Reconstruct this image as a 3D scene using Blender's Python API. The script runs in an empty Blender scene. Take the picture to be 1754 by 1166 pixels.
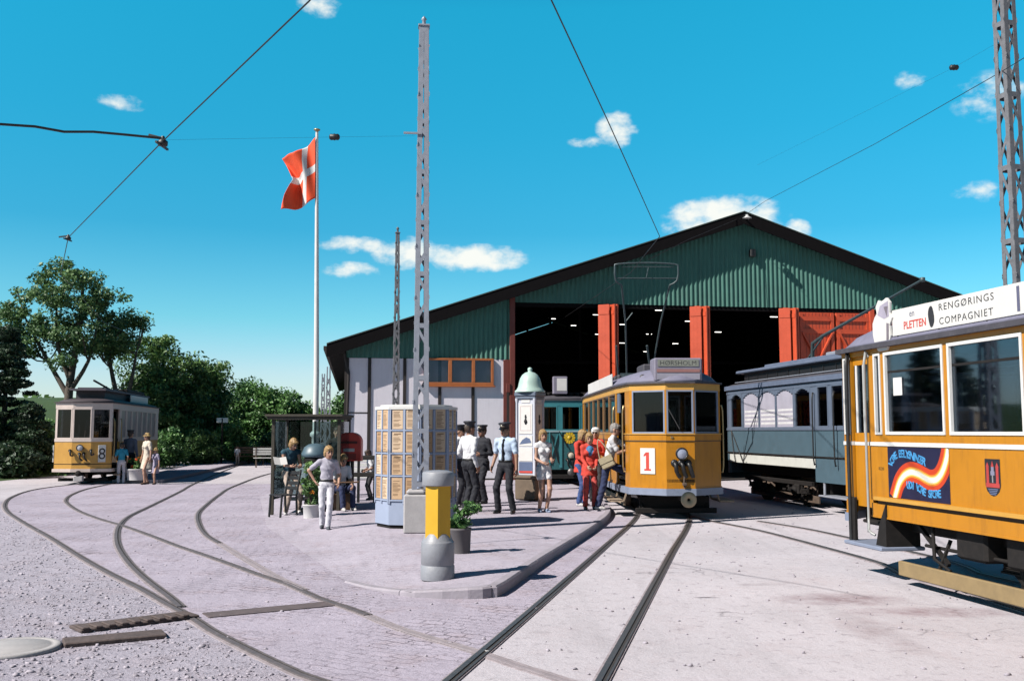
import bpy, math, random
import numpy as np
from math import sin, cos, pi, radians as R_, atan2, sqrt, hypot
from mathutils import Vector, Matrix

# ------------------------------------------------------------------ camera, sky, sun, exposure
S = bpy.context.scene
COL = S.collection
PITCH = math.atan((738-583)/1705.0)
EYE = 1.7
cam_d = bpy.data.cameras.new('camera'); cam_d.lens = 35.0; cam_d.sensor_width = 36.0
cam_d.clip_start = 0.05; cam_d.clip_end = 3000
cam = bpy.data.objects.new('camera', cam_d); COL.objects.link(cam)
cam.location = (0, 0, EYE); cam.rotation_euler = (pi/2+PITCH, 0, 0)
S.camera = cam

def ray(px, py):
    cx, cy = (px-877)/1705.0, (583-py)/1705.0
    return Vector((cx, cos(PITCH)-cy*sin(PITCH), sin(PITCH)+cy*cos(PITCH)))
def gp(px, py, z=0.0):
    d = ray(px, py); t = (z-EYE)/d.z
    return Vector((d.x*t, d.y*t, z))
def at(px, py, Y):
    d = ray(px, py); t = Y/d.y
    return Vector((d.x*t, Y, EYE+d.z*t))

SUN_EL, SUN_AZ = R_(42), R_(31)          # azimuth of the light's travel, from +X towards +Y
sun_dir = Vector((cos(SUN_EL)*cos(SUN_AZ), cos(SUN_EL)*sin(SUN_AZ), -sin(SUN_EL)))
sd = bpy.data.lights.new('sun', 'SUN'); sd.energy = 5.0; sd.angle = R_(0.5); sd.color = (1.0, 0.94, 0.86)
sun = bpy.data.objects.new('sun', sd); COL.objects.link(sun)
sun.rotation_euler = sun_dir.to_track_quat('-Z', 'Y').to_euler()
sun.location = (-20, -10, 30)

W_ = bpy.data.worlds.new('World'); S.world = W_; W_.use_nodes = True
def build_world():
    nt = W_.node_tree; N = nt.nodes; L = nt.links
    bg = N['Background']; bg.inputs['Strength'].default_value = 0.065
    sky = N.new('ShaderNodeTexSky'); sky.sky_type = 'NISHITA'; sky.sun_disc = False
    sky.sun_elevation = SUN_EL
    sky.sun_rotation = atan2(-sun_dir.x, -sun_dir.y)
    sky.air_density = 1.0; sky.dust_density = 0.3; sky.ozone_density = 3.0
    tint = N.new('ShaderNodeMix'); tint.data_type = 'RGBA'; tint.blend_type = 'MULTIPLY'
    tint.inputs[0].default_value = 1.0
    L.new(sky.outputs[0], tint.inputs[6])
    # clouds by direction
    tc = N.new('ShaderNodeTexCoord'); sep = N.new('ShaderNodeSeparateXYZ')
    L.new(tc.outputs['Generated'], sep.inputs[0])
    def M(op, a, b=None):
        n = N.new('ShaderNodeMath'); n.operation = op
        for i, v in enumerate((a, b)):
            if v is None: continue
            if isinstance(v, (int, float)): n.inputs[i].default_value = v
            else: L.new(v, n.inputs[i])
        return n.outputs[0]
    az = M('ARCTAN2', sep.outputs[0], sep.outputs[1])
    el = M('ARCSINE', sep.outputs[2])
    # printed-postcard sky: pale at the horizon, cyan above it, deep blue overhead
    rp = N.new('ShaderNodeValToRGB'); L.new(M('DIVIDE', el, R_(90)), rp.inputs[0])
    tints = [(0,(1.06,1.13,1.28)),(3.3,(.98,1.14,1.26)),(6.3,(.54,1.16,1.17)),(11.3,(.20,1.07,1.16)),(17,(.14,1.32,1.33)),(23.6,(.12,1.62,1.53)),(28,(.10,1.2,1.3)),(36,(.08,.30,.48)),(90,(.06,.15,.28))]
    while len(rp.color_ramp.elements) < len(tints): rp.color_ramp.elements.new(.5)
    for e_, (dg, c_) in zip(rp.color_ramp.elements, tints): e_.position = dg/90.0
    for e_, (dg, c_) in zip(rp.color_ramp.elements, tints): e_.color = (c_[0]/2, c_[1]/2, c_[2]/2, 1)
    dbl = N.new('ShaderNodeVectorMath'); dbl.operation = 'SCALE'; dbl.inputs['Scale'].default_value = 2.0
    L.new(rp.outputs[0], dbl.inputs[0])
    az_f = N.new('ShaderNodeMapRange'); az_f.inputs['From Min'].default_value = R_(50); az_f.inputs['From Max'].default_value = R_(110)
    az_f.inputs['To Min'].default_value = 1.0; az_f.inputs['To Max'].default_value = .55
    L.new(M('ABSOLUTE', az), az_f.inputs['Value'])
    dk = N.new('ShaderNodeVectorMath'); dk.operation = 'SCALE'; L.new(dbl.outputs[0], dk.inputs[0]); L.new(az_f.outputs[0], dk.inputs['Scale'])
    L.new(dk.outputs[0], tint.inputs[7])
    comb = N.new('ShaderNodeCombineXYZ'); L.new(az, comb.inputs[0]); L.new(M('MULTIPLY', el, 1.5), comb.inputs[1])
    nz = N.new('ShaderNodeTexNoise'); nz.inputs['Scale'].default_value = 38; nz.inputs['Detail'].default_value = 9
    nz.inputs['Roughness'].default_value = 0.58
    L.new(comb.outputs[0], nz.inputs['Vector'])
    clouds = [(1240,380,100,44,1),(1362,396,26,20,.8),(812,442,95,24,.95),(700,434,62,28,.95),(605,419,60,15,.7),(600,463,52,15,.6),
              (1056,222,36,30,.75),(1012,243,40,11,.45),(212,176,46,13,.5),(546,10,40,20,.6),(1695,165,55,36,.45),(1560,137,26,15,.4),(1670,328,34,18,.45)]
    tot = None
    for (px, py, rx, ry, s) in clouds:
        d = ray(px, py).normalized()
        a0, e0 = atan2(d.x, d.y), math.asin(d.z)
        dx = M('DIVIDE', M('SUBTRACT', az, a0), rx/1705.0*1.15); dy = M('DIVIDE', M('SUBTRACT', el, e0), ry/1705.0*1.15)
        # flat base: stretch the lower half
        r2 = M('ADD', M('MULTIPLY', dx, dx), M('MULTIPLY', dy, dy))
        m = M('MULTIPLY', M('MAXIMUM', M('SUBTRACT', 1.0, r2), 0.0), s)
        tot = m if tot is None else M('MAXIMUM', tot, m)
    field = M('ADD', tot, M('MULTIPLY', M('SUBTRACT', nz.outputs['Fac'], 0.5), 2.1))
    gate = M('MINIMUM', M('MULTIPLY', tot, 5.0), 1.0)
    ramp = N.new('ShaderNodeMapRange'); ramp.interpolation_type = 'SMOOTHSTEP'
    ramp.inputs['From Min'].default_value = 0.08; ramp.inputs['From Max'].default_value = 1.0
    L.new(field, ramp.inputs['Value'])
    fac = M('MULTIPLY', ramp.outputs[0], gate)
    mix = N.new('ShaderNodeMix'); mix.data_type = 'RGBA'
    L.new(fac, mix.inputs[0]); L.new(tint.outputs[2], mix.inputs[6]); mix.inputs[7].default_value = (7.9, 8.1, 7.7, 1)
    L.new(mix.outputs[2], bg.inputs['Color'])
build_world()
S.view_settings.view_transform = 'Standard'; S.view_settings.look = 'None'
S.view_settings.exposure = 0.9; S.view_settings.gamma = 1.0
try: S.view_settings.use_curve_mapping = False
except Exception: pass
S.cycles.max_bounces = 8; S.cycles.transparent_max_bounces = 16
S.cycles.use_denoising = True

rnd = random.Random(7)
rng = np.random.default_rng(7)

# ------------------------------------------------------------------ materials
MATS = {}
ALB = .63          # the photograph is exposed about a stop up; base colours stay real
def pm(name, c, r=.6, var=.12, sc=5, bump=0.0, bsc=60, metal=0.0, dirt=0.0, dirtc=(.10,.08,.07), spec=.5, coat=0.0, streak=0.0):
    if name in MATS: return MATS[name]
    m = bpy.data.materials.new(name); m.use_nodes = True; MATS[name] = m
    nt = m.node_tree; N = nt.nodes; L = nt.links; b = N['Principled BSDF']
    b.inputs['Metallic'].default_value = metal; b.inputs['Specular IOR Level'].default_value = spec
    b.inputs['Coat Weight'].default_value = coat; b.inputs['Coat Roughness'].default_value = .15
    tc = N.new('ShaderNodeTexCoord')
    n1 = N.new('ShaderNodeTexNoise'); n1.inputs['Scale'].default_value = sc; n1.inputs['Detail'].default_value = 6
    n1.inputs['Roughness'].default_value = .65
    L.new(tc.outputs['Object'], n1.inputs['Vector'])
    cr = N.new('ShaderNodeValToRGB')
    cr.color_ramp.elements[0].position = .3; cr.color_ramp.elements[1].position = .7
    c = [x*ALB for x in c]; dirtc = [x*ALB for x in dirtc]
    lo = [max(0, x*(1-var)) for x in c]; hi = [min(1, x*(1+var)) for x in c]
    cr.color_ramp.elements[0].color = (*lo, 1); cr.color_ramp.elements[1].color = (*hi, 1)
    L.new(n1.outputs['Fac'], cr.inputs[0]); out = cr.outputs[0]
    if dirt > 0:
        n2 = N.new('ShaderNodeTexNoise'); n2.inputs['Scale'].default_value = sc*2.7; n2.inputs['Detail'].default_value = 8
        n2.inputs['Roughness'].default_value = .75
        if streak:
            mp = N.new('ShaderNodeMapping'); mp.inputs['Scale'].default_value = (1.6,1.6,streak); L.new(tc.outputs['Object'], mp.inputs['Vector']); L.new(mp.outputs[0], n2.inputs['Vector'])
        else: L.new(tc.outputs['Object'], n2.inputs['Vector'])
        mr = N.new('ShaderNodeMapRange'); mr.inputs['From Min'].default_value = .5; mr.inputs['From Max'].default_value = .75
        mr.inputs['To Max'].default_value = dirt; L.new(n2.outputs['Fac'], mr.inputs['Value'])
        mx = N.new('ShaderNodeMix'); mx.data_type = 'RGBA'; L.new(mr.outputs[0], mx.inputs[0]); L.new(out, mx.inputs[6])
        mx.inputs[7].default_value = (*dirtc, 1); out = mx.outputs[2]
    L.new(out, b.inputs['Base Color'])
    rr = N.new('ShaderNodeMapRange'); rr.inputs['To Min'].default_value = max(.03, r-.1); rr.inputs['To Max'].default_value = min(1, r+.1)
    L.new(n1.outputs['Fac'], rr.inputs['Value']); L.new(rr.outputs[0], b.inputs['Roughness'])
    if bump > 0:
        n3 = N.new('ShaderNodeTexNoise'); n3.inputs['Scale'].default_value = bsc; n3.inputs['Detail'].default_value = 5
        L.new(tc.outputs['Object'], n3.inputs['Vector'])
        bp = N.new('ShaderNodeBump'); bp.inputs['Strength'].default_value = bump; bp.inputs['Distance'].default_value = .02
        L.new(n3.outputs['Fac'], bp.inputs['Height']); L.new(bp.outputs[0], b.inputs['Normal'])
    return m
def emis(name, c, s):
    m = bpy.data.materials.new(name); m.use_nodes = True; b = m.node_tree.nodes['Principled BSDF']
    b.inputs['Base Color'].default_value = (*c, 1); b.inputs['Emission Color'].default_value = (*c, 1); b.inputs['Emission Strength'].default_value = s
    return m
def glass_mat(name, tint=(.45,.5,.52), refl=1.0):
    m = bpy.data.materials.new(name); m.use_nodes = True; nt = m.node_tree; N = nt.nodes; L = nt.links
    N.remove(N['Principled BSDF'])
    tr = N.new('ShaderNodeBsdfTransparent'); tr.inputs[0].default_value = (*tint, 1)
    gl = N.new('ShaderNodeBsdfGlossy'); gl.inputs['Roughness'].default_value = .03; gl.inputs['Color'].default_value = (.9,.95,1,1)
    fr = N.new('ShaderNodeFresnel'); fr.inputs['IOR'].default_value = 1.5
    mu = N.new('ShaderNodeMath'); mu.operation = 'MULTIPLY'; mu.inputs[1].default_value = refl; L.new(fr.outputs[0], mu.inputs[0])
    mx = N.new('ShaderNodeMixShader'); L.new(mu.outputs[0], mx.inputs[0]); L.new(tr.outputs[0], mx.inputs[1]); L.new(gl.outputs[0], mx.inputs[2])
    L.new(mx.outputs[0], N['Material Output'].inputs['Surface'])
    return m
def leaf_mat(name, dark, light):
    m = bpy.data.materials.new(name); m.use_nodes = True; nt = m.node_tree; N = nt.nodes; L = nt.links; b = N['Principled BSDF']
    at_ = N.new('ShaderNodeAttribute'); at_.attribute_name = 'tone'
    mx = N.new('ShaderNodeMix'); mx.data_type = 'RGBA'; L.new(at_.outputs['Fac'], mx.inputs[0])
    mx.inputs[6].default_value = (*dark, 1); mx.inputs[7].default_value = (*light, 1)
    L.new(mx.outputs[2], b.inputs['Base Color']); b.inputs['Roughness'].default_value = .55
    tl = N.new('ShaderNodeBsdfTranslucent'); L.new(mx.outputs[2], tl.inputs[0])
    ms = N.new('ShaderNodeMixShader'); ms.inputs[0].default_value = .25
    L.new(b.outputs[0], ms.inputs[1]); L.new(tl.outputs[0], ms.inputs[2]); L.new(ms.outputs[0], N['Material Output'].inputs['Surface'])
    return m

yellow   = pm('yellow_paint', (.55,.225,.012), .36, .07, 2.5, spec=.35, dirt=.55, dirtc=(.27,.115,.018), coat=.12, bump=.03, bsc=8, streak=.25)
yellow_l = pm('yellow_pale_paint', (.68,.36,.07), .4, .08, 3, dirt=.4, dirtc=(.4,.2,.06), streak=.3)
goldtrim = pm('gold_trim', (.62,.33,.06), .35, .08, 4)
white    = pm('white_paint', (.76,.75,.74), .45, .05, 3, dirt=.2, dirtc=(.5,.48,.45))
cream    = pm('cream_paint', (.72,.68,.66), .45, .05, 4, dirt=.25, dirtc=(.45,.4,.38))
greyblue = pm('grey_blue_paint', (.25,.29,.40), .5, .08, 4, dirt=.3)
slate    = pm('slate_blue_paint', (.085,.145,.19), .45, .08, 3, dirt=.3, dirtc=(.08,.09,.1))
slate_l  = pm('pale_slate_paint', (.13,.165,.235), .5, .08, 4, dirt=.2)
teal     = pm('teal_paint', (.025,.13,.15), .45, .1, 3, dirt=.25)
teal_l   = pm('pale_teal_paint', (.04,.22,.26), .45, .1, 3)
roofgrey = pm('roof_canvas', (.20,.195,.28), .75, .12, 6, dirt=.4, bump=.1, bsc=30)
darkroof = pm('dark_roof_board', (.06,.055,.07), .7, .2, 5, dirt=.3, dirtc=(.2,.18,.2))
black    = pm('black_iron', (.012,.012,.014), .5, .3, 8)
under    = pm('sooty_iron', (.014,.012,.012), .8, .3, 8, dirt=.4, dirtc=(.05,.038,.032), spec=.25)
rust     = pm('rusty_iron', (.11,.075,.055), .8, .3, 12, dirt=.4, dirtc=(.05,.035,.03))
steel    = pm('worn_steel', (.16,.15,.15), .45, .2, 15, metal=.6)
railtop  = pm('rail_steel', (.30,.29,.30), .35, .2, 9, metal=.7)
railgroove = pm('rail_groove_shade', (.035,.03,.03), .95, .3, 20)  # near-black strip: the shade down the rail groove put in as colour
brass    = pm('brass', (.55,.40,.20), .35, .15, 10, metal=.7)
wood     = pm('brown_wood', (.16,.085,.045), .6, .25, 7)
woodpale = pm('weathered_plank', (.36,.27,.19), .75, .2, 6, dirt=.3, bump=.2)
seatwood = pm('varnished_seat_wood', (.13,.06,.03), .45, .2, 6)
floorw   = pm('tram_floor', (.06,.045,.035), .8, .2, 8)
inner    = pm('interior_panel', (.10,.075,.06), .6, .2, 5)
glass    = glass_mat('window_glass', (.68,.72,.76), .9)
glassd   = glass_mat('dark_window_glass', (.22,.26,.30), 1.0)
whitewash= pm('whitewashed_glass', (.45,.43,.52), .5, .08, 3)
redpaint = pm('red_door_paint', (.64,.085,.03), .5, .1, 3, dirt=.2, dirtc=(.25,.04,.02))
darkred  = pm('dark_red_timber', (.16,.028,.018), .6, .15, 4, dirt=.2)
mailred  = pm('mailbox_red', (.80,.06,.04), .35, .08, 4)
green_c  = pm('green_cladding', (.045,.175,.14), .6, .14, 1.3, dirt=.6, dirtc=(.025,.075,.065), streak=.12)
tar      = pm('tarred_board', (.006,.005,.006), .9, .3, 6, spec=.1)
roofing  = pm('roofing_felt', (.02,.02,.022), .9, .2, 3, spec=.1)
panel_w  = pm('pale_wall_panel', (.80,.76,.84), .7, .05, 2, dirt=.3, dirtc=(.52,.48,.56), streak=.25)
batten   = pm('dark_batten', (.022,.014,.012), .7, .2, 5)
orangew  = pm('orange_window_wood', (.42,.13,.035), .5, .15, 6)
concrete = pm('concrete', (.46,.44,.45), .85, .1, 7, bump=.15, bsc=40, dirt=.2, dirtc=(.3,.28,.28))
kerbst   = pm('kerb_stone', (.38,.345,.40), .85, .12, 5, bump=.2, bsc=30, dirt=.3, dirtc=(.22,.2,.2))
galv     = pm('galvanised_steel', (.38,.40,.47), .5, .1, 9, metal=.25, dirt=.3, dirtc=(.2,.2,.25))
galv_d   = pm('grimy_galvanised', (.20,.20,.22), .6, .2, 7, metal=.2, dirt=.6, dirtc=(.07,.05,.045))
paper    = pm('tan_notice_paper', (.60,.40,.24), .8, .1, 9)
paper_w  = pm('white_paper', (.75,.73,.72), .8, .05, 9)
kioskblue= pm('kiosk_blue_grey', (.36,.42,.57), .5, .06, 4, dirt=.2, dirtc=(.25,.28,.38))
bingrey  = pm('bin_grey', (.30,.31,.35), .5, .08, 6, dirt=.35, dirtc=(.17,.16,.17), bump=.1, bsc=30)
binyel   = pm('bin_yellow', (.75,.43,.02), .45, .06, 4, dirt=.2, dirtc=(.5,.28,.03))
domegrn  = pm('pale_green_dome', (.45,.60,.55), .45, .08, 5)
stone    = pm('brown_stone', (.16,.115,.08), .8, .2, 6, bump=.3)
flagred  = pm('flag_red', (1.0,.10,.025), .8, .05, 3)
flagwht  = pm('flag_white', (.8,.8,.8), .8, .04, 3)
bark     = pm('tree_bark', (.10,.08,.065), .9, .25, 6, bump=.5, bsc=14)
ink      = pm('black_ink', (.02,.02,.025), .7, .1, 5)
redink   = pm('red_ink', (.62,.05,.03), .6, .1, 5)
pot_w    = pm('white_pot', (.66,.64,.66), .8, .06, 5, dirt=.2, dirtc=(.45,.43,.42))
pot_d    = pm('dark_pot', (.12,.11,.12), .8, .15, 6, dirt=.3)
soil     = pm('potting_soil', (.04,.03,.02), .95, .3, 30)

# ------------------------------------------------------------------ object helpers
def tag(o, label=None, cat=None, group=None, kind=None):
    if label: o['label'] = label
    if cat: o['category'] = cat
    if group: o['group'] = group
    if kind: o['kind'] = kind
    return o
def thing(name, label, cat, loc=(0,0,0), rz=0.0, group=None):
    o = bpy.data.objects.new(name, None); COL.objects.link(o); o.location = loc; o.rotation_euler = (0,0,rz)
    o.empty_display_size = .2
    return tag(o, label, cat, group)
def link(name, me, mats, parent=None):
    me.name = name
    for m in mats: me.materials.append(m)
    o = bpy.data.objects.new(name, me); COL.objects.link(o)
    if parent: o.parent = parent
    return o
def kids(o): return [c for c in bpy.data.objects if c.parent == o]
def copy_tree(o, parent=None):
    c = o.copy(); COL.objects.link(c)
    if parent: c.parent = parent
    for ch in kids(o): copy_tree(ch, c)
    return c
def arr_mesh(V, F, MI=None, smooth=False):
    """numpy verts (n,3), faces (m,k)"""
    me = bpy.data.meshes.new('m'); V = np.asarray(V, np.float32); F = np.asarray(F, np.int32); m, k = F.shape
    me.vertices.add(len(V)); me.vertices.foreach_set('co', V.ravel())
    me.loops.add(m*k); me.loops.foreach_set('vertex_index', F.ravel())
    me.polygons.add(m); me.polygons.foreach_set('loop_start', np.arange(0, m*k, k, dtype=np.int32))
    try: me.polygons.foreach_set('loop_total', np.full(m, k, np.int32))
    except Exception: pass
    if MI is not None: me.polygons.foreach_set('material_index', np.asarray(MI, np.int32))
    if smooth: me.polygons.foreach_set('use_smooth', np.ones(m, bool))
    me.update(calc_edges=True); me.validate()
    return me

_tc = {}
def text_geo(s, bold=0.0, space=1.0):
    key = (s, bold, space)
    if key in _tc: return _tc[key]
    cu = bpy.data.curves.new('t', 'FONT'); cu.body = s; cu.size = 1; cu.resolution_u = 3; cu.offset = bold; cu.space_character = space
    ob = bpy.data.objects.new('t', cu); COL.objects.link(ob)
    dg = bpy.context.evaluated_depsgraph_get(); dg.update()
    me = bpy.data.meshes.new_from_object(ob.evaluated_get(dg))
    v = [tuple(p.co) for p in me.vertices]; f = [tuple(p.vertices) for p in me.polygons]
    bpy.data.objects.remove(ob); bpy.data.curves.remove(cu); bpy.data.meshes.remove(me)
    if not v: v = [(0,0,0)]
    xs = [p[0] for p in v]; ys = [p[1] for p in v]
    _tc[key] = (v, f, min(xs), max(xs), min(ys), max(ys)); return _tc[key]

class MB:
    def __init__(s): s.v = []; s.f = []; s.mi = []; s.sm = []; s.M = Matrix.Identity(4); s.mat = 0
    def at(s, loc=(0,0,0), rz=0, rx=0, ry=0):
        s.M = Matrix.Translation(loc) @ Matrix.Rotation(rz,4,'Z') @ Matrix.Rotation(rx,4,'X') @ Matrix.Rotation(ry,4,'Y'); return s
    def add(s, V, F, m=None, sm=False):
        b = len(s.v); m = s.mat if m is None else m
        for p in V: s.v.append(tuple(s.M @ Vector(p)))
        for f in F: s.f.append(tuple(i+b for i in f)); s.mi.append(m); s.sm.append(sm)
    def box(s, x0, x1, y0, y1, z0, z1, m=None):
        V = [(x0,y0,z0),(x1,y0,z0),(x1,y1,z0),(x0,y1,z0),(x0,y0,z1),(x1,y0,z1),(x1,y1,z1),(x0,y1,z1)]
        s.add(V, [(3,2,1,0),(4,5,6,7),(0,1,5,4),(1,2,6,5),(2,3,7,6),(3,0,4,7)], m)
    def bbox(s, x0, x1, y0, y1, z0, z1, b=.01, m=None):
        """box with chamfered edges"""
        V = []; 
        for z, i in ((z0, b), (z0+b, 0), (z1-b, 0), (z1, b)):
            a0, a1, c0, c1 = x0+i, x1-i, y0+i, y1-i; q = b if i == 0 else b*.6
            V += [(a0+q,c0,z),(a1-q,c0,z),(a1,c0+q,z),(a1,c1-q,z),(a1-q,c1,z),(a0+q,c1,z),(a0,c1-q,z),(a0,c0+q,z)]
        F = [tuple(range(7,-1,-1)), tuple(range(24,32))]
        for r in range(3):
            for k in range(8): F.append((r*8+k, r*8+(k+1)%8, r*8+8+(k+1)%8, r*8+8+k))
        s.add(V, F, m)
    def bar(s, a, b, w, h=None, m=None, up=(0,0,1)):
        """rectangular bar from a to b"""
        a = Vector(a); b = Vector(b); h = w if h is None else h; d = (b-a).normalized(); u = Vector(up)
        if abs(d.dot(u)) > .98: u = Vector((0,1,0))
        x = d.cross(u).normalized(); y = x.cross(d).normalized()
        V = []
        for p in (a, b):
            for (i, j) in ((-1,-1),(1,-1),(1,1),(-1,1)): V.append(p + x*(i*w/2) + y*(j*h/2))
        s.add(V, [(0,1,2,3),(7,6,5,4),(0,4,5,1),(1,5,6,2),(2,6,7,3),(3,7,4,0)], m)
    def tube(s, pts, r, n=8, m=None, caps=True, sm=True):
        pts = [Vector(p) for p in pts]; k = len(pts); rs = r if isinstance(r, (list, tuple)) else [r]*k
        V = []; x = None
        for i, p in enumerate(pts):
            d = (pts[min(i+1,k-1)]-pts[max(i-1,0)]).normalized()
            if x is None:
                u = Vector((0,0,1)) if abs(d.z) < .9 else Vector((1,0,0)); x = d.cross(u).normalized()
            else:
                x = (x - d*x.dot(d)).normalized()
            y = d.cross(x)
            for j in range(n):
                a = 2*pi*j/n; V.append(p + x*(cos(a)*rs[i]) + y*(sin(a)*rs[i]))
        F = []
        for i in range(k-1):
            for j in range(n): F.append((i*n+j, i*n+(j+1)%n, (i+1)*n+(j+1)%n, (i+1)*n+j))
        s.add(V, F, m, sm)
        if caps: s.add(V[:n], [tuple(range(n-1,-1,-1))], m); s.add(V[-n:], [tuple(range(n))], m)
    def lathe(s, prof, n=20, m=None, c=(0,0,0), sm=True, axis='Z', ph=0.0):
        """prof: list of (r, z)"""
        V = []
        for (r, z) in prof:
            for j in range(n):
                a = 2*pi*j/n+ph
                p = (r*cos(a), r*sin(a), z) if axis == 'Z' else ((r*cos(a), z, r*sin(a)) if axis == 'Y' else (z, r*cos(a), r*sin(a)))
                V.append((p[0]+c[0], p[1]+c[1], p[2]+c[2]))
        F = []
        for i in range(len(prof)-1):
            for j in range(n):
                q = (i*n+j, i*n+(j+1)%n, (i+1)*n+(j+1)%n, (i+1)*n+j)
                F.append(q if axis != 'Y' else q[::-1])
        s.add(V, F, m, sm)
        k = len(prof)
        if prof[0][0] > 1e-4: s.add(V[:n], [tuple(range(n-1,-1,-1))], m)
        if prof[-1][0] > 1e-4: s.add(V[(k-1)*n:], [tuple(range(n))], m)
    def prism(s, poly, z0, z1, m=None):
        n = len(poly); V = [(x,y,z0) for x,y in poly]+[(x,y,z1) for x,y in poly]
        s.add(V, [tuple(range(n-1,-1,-1)), tuple(range(n,2*n))]+[(i,(i+1)%n,(i+1)%n+n,i+n) for i in range(n)], m)
    def poly(s, V, m=None): s.add(V, [tuple(range(len(V)))], m)
    def text(s, t, size, loc, ux=(1,0,0), uy=(0,0,1), m=None, align='C', sx=1.0, bold=0.0, space=1.0):
        v, f, x0, x1, y0, y1 = text_geo(t, bold, space); h = max(y1-y0, .3); k = size/h
        ux = Vector(ux); uy = Vector(uy); o = Vector(loc); w = (x1-x0)
        ox = {'C': (x0+x1)/2, 'L': x0, 'R': x1}[align]
        s.add([o + ux*((p[0]-ox)*k*sx) + uy*((p[1]-(y0+y1)/2)*k) for p in v], f, m)
    def build(s, name, mats, parent=None, label=None):
        if not isinstance(mats, (list, tuple)): mats = [mats]
        me = bpy.data.meshes.new(name); me.from_pydata(s.v, [], s.f)
        me.polygons.foreach_set('material_index', s.mi); me.polygons.foreach_set('use_smooth', s.sm); me.update()
        o = link(name, me, mats, parent)
        if label: o['label'] = label
        return o

def spline(pts, step=.4):
    """Catmull-Rom through 2-D or 3-D points, resampled"""
    P = [Vector(p).to_3d() if len(p) == 2 else Vector(p) for p in pts]
    P = [P[0]*2-P[1]] + P + [P[-1]*2-P[-2]]; out = []
    for i in range(1, len(P)-2):
        a, b, c, d = P[i-1], P[i], P[i+1], P[i+2]; n = max(2, int((c-b).length/step))
        for j in range(n):
            t = j/n; out.append(.5*((2*b)+(c-a)*t+(2*a-5*b+4*c-d)*t*t+(3*b-a-3*c+d)*t**3))
    out.append(P[-2]); return out

# band walls round a plan polygon (counter-clockwise) -------------------------------------------
def mitre(pts, closed):
    n = len(pts); out = []
    for i in range(n):
        a = pts[(i-1) % n] if (closed or i > 0) else None; b = pts[i]; c = pts[(i+1) % n] if (closed or i < n-1) else None
        ns = []
        for p, q in ((a, b), (b, c)):
            if p is None or q is None: continue
            dx, dy = q[0]-p[0], q[1]-p[1]; l = hypot(dx, dy)
            if l > 1e-9: ns.append((dy/l, -dx/l))
        if len(ns) == 2:
            sx, sy = ns[0][0]+ns[1][0], ns[0][1]+ns[1][1]; d = 1+ns[0][0]*ns[1][0]+ns[0][1]*ns[1][1]
            out.append((sx/d, sy/d))
        else: out.append(ns[0])
    return out
def band(mb, pts, z0, z1, t, out=0.0, closed=False, m=None):
    nm = mitre(pts, closed); n = len(pts); V = []
    for (x, y), (a, b) in zip(pts, nm):
        V += [(x+a*out,y+b*out,z0),(x+a*out,y+b*out,z1),(x+a*(out-t),y+b*(out-t),z1),(x+a*(out-t),y+b*(out-t),z0)]
    F = []
    for i in range(n if closed else n-1):
        j = (i+1) % n
        for k in range(4):
            l = (k+1) % 4; F.append((4*i+k, 4*j+k, 4*j+l, 4*i+l))
    if not closed: F += [(0,1,2,3), (4*n-1,4*n-2,4*n-3,4*n-4)]
    mb.add(V, F, m)
def edge_pt(plan, i, d):
    a = plan[i]; b = plan[(i+1) % len(plan)]; l = hypot(b[0]-a[0], b[1]-a[1])
    return (a[0]+(b[0]-a[0])*d/l, a[1]+(b[1]-a[1])*d/l)
def elen(plan, i):
    a = plan[i]; b = plan[(i+1) % len(plan)]; return hypot(b[0]-a[0], b[1]-a[1])
def solids(mb, plan, openings, z0, z1, t, out=0.0, m=None):
    """openings: {edge: [(d0,d1),...]}; fills what is between them"""
    cuts = []
    for i in range(len(plan)):
        for (a, b) in sorted(openings.get(i, [])): cuts.append((i, a, b))
    if not cuts: band(mb, plan, z0, z1, t, out, True, m); return
    for k in range(len(cuts)):
        i, _, e = cuts[k]; j, st, _ = cuts[(k+1) % len(cuts)]
        pts = [edge_pt(plan, i, e)]; q = i
        wrap = (k+1 == len(cuts)) and (j <= i)
        while q != j or wrap:
            q = (q+1) % len(plan); pts.append(plan[q]); wrap = False
            if q == j: break
        p2 = edge_pt(plan, j, st)
        pts.append(p2)
        cl = [pts[0]]
        for p in pts[1:]:
            if hypot(p[0]-cl[-1][0], p[1]-cl[-1][1]) > 1e-3: cl.append(p)
        if len(cl) > 1: band(mb, cl, z0, z1, t, out, False, m)
def window(parent, plan, i, d0, d1, z0, z1, frame, gl, fw=.035, fo=.012, t=.05, name='window', arch=False, pane=True):
    a = edge_pt(plan, i, d0); b = edge_pt(plan, i, d1); ux, uy = b[0]-a[0], b[1]-a[1]; l = hypot(ux, uy); ux /= l; uy /= l
    mb = MB()
    def seg(u0, u1, q0, q1): band(mb, [(a[0]+ux*u0, a[1]+uy*u0), (a[0]+ux*u1, a[1]+uy*u1)], q0, q1, t+fo-.004, fo)
    seg(0, l, z0, z0+fw); seg(0, l, z1-fw, z1); seg(0, fw, z0+fw, z1-fw); seg(l-fw, l, z0+fw, z1-fw)
    if arch:   # curved spandrels in the top corners
        n = 8; nx, ny = uy, -ux
        for k in range(n):
            u0 = fw+(l-2*fw)*k/n; u1 = fw+(l-2*fw)*(k+1)/n; um = (u0+u1)/2
            h = .13*(abs(um-l/2)/(l/2))**2
            if h > .012: seg(u0, u1, z1-fw-h, z1-fw)
    w = mb.build(name, frame, parent)
    if pane:
        g = MB(); band(g, [(a[0]+ux*fw, a[1]+uy*fw), (a[0]+ux*(l-fw), a[1]+uy*(l-fw))], z0+fw, z1-fw, .006, -.02)
        g.build('pane', gl, w)
    return w
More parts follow.
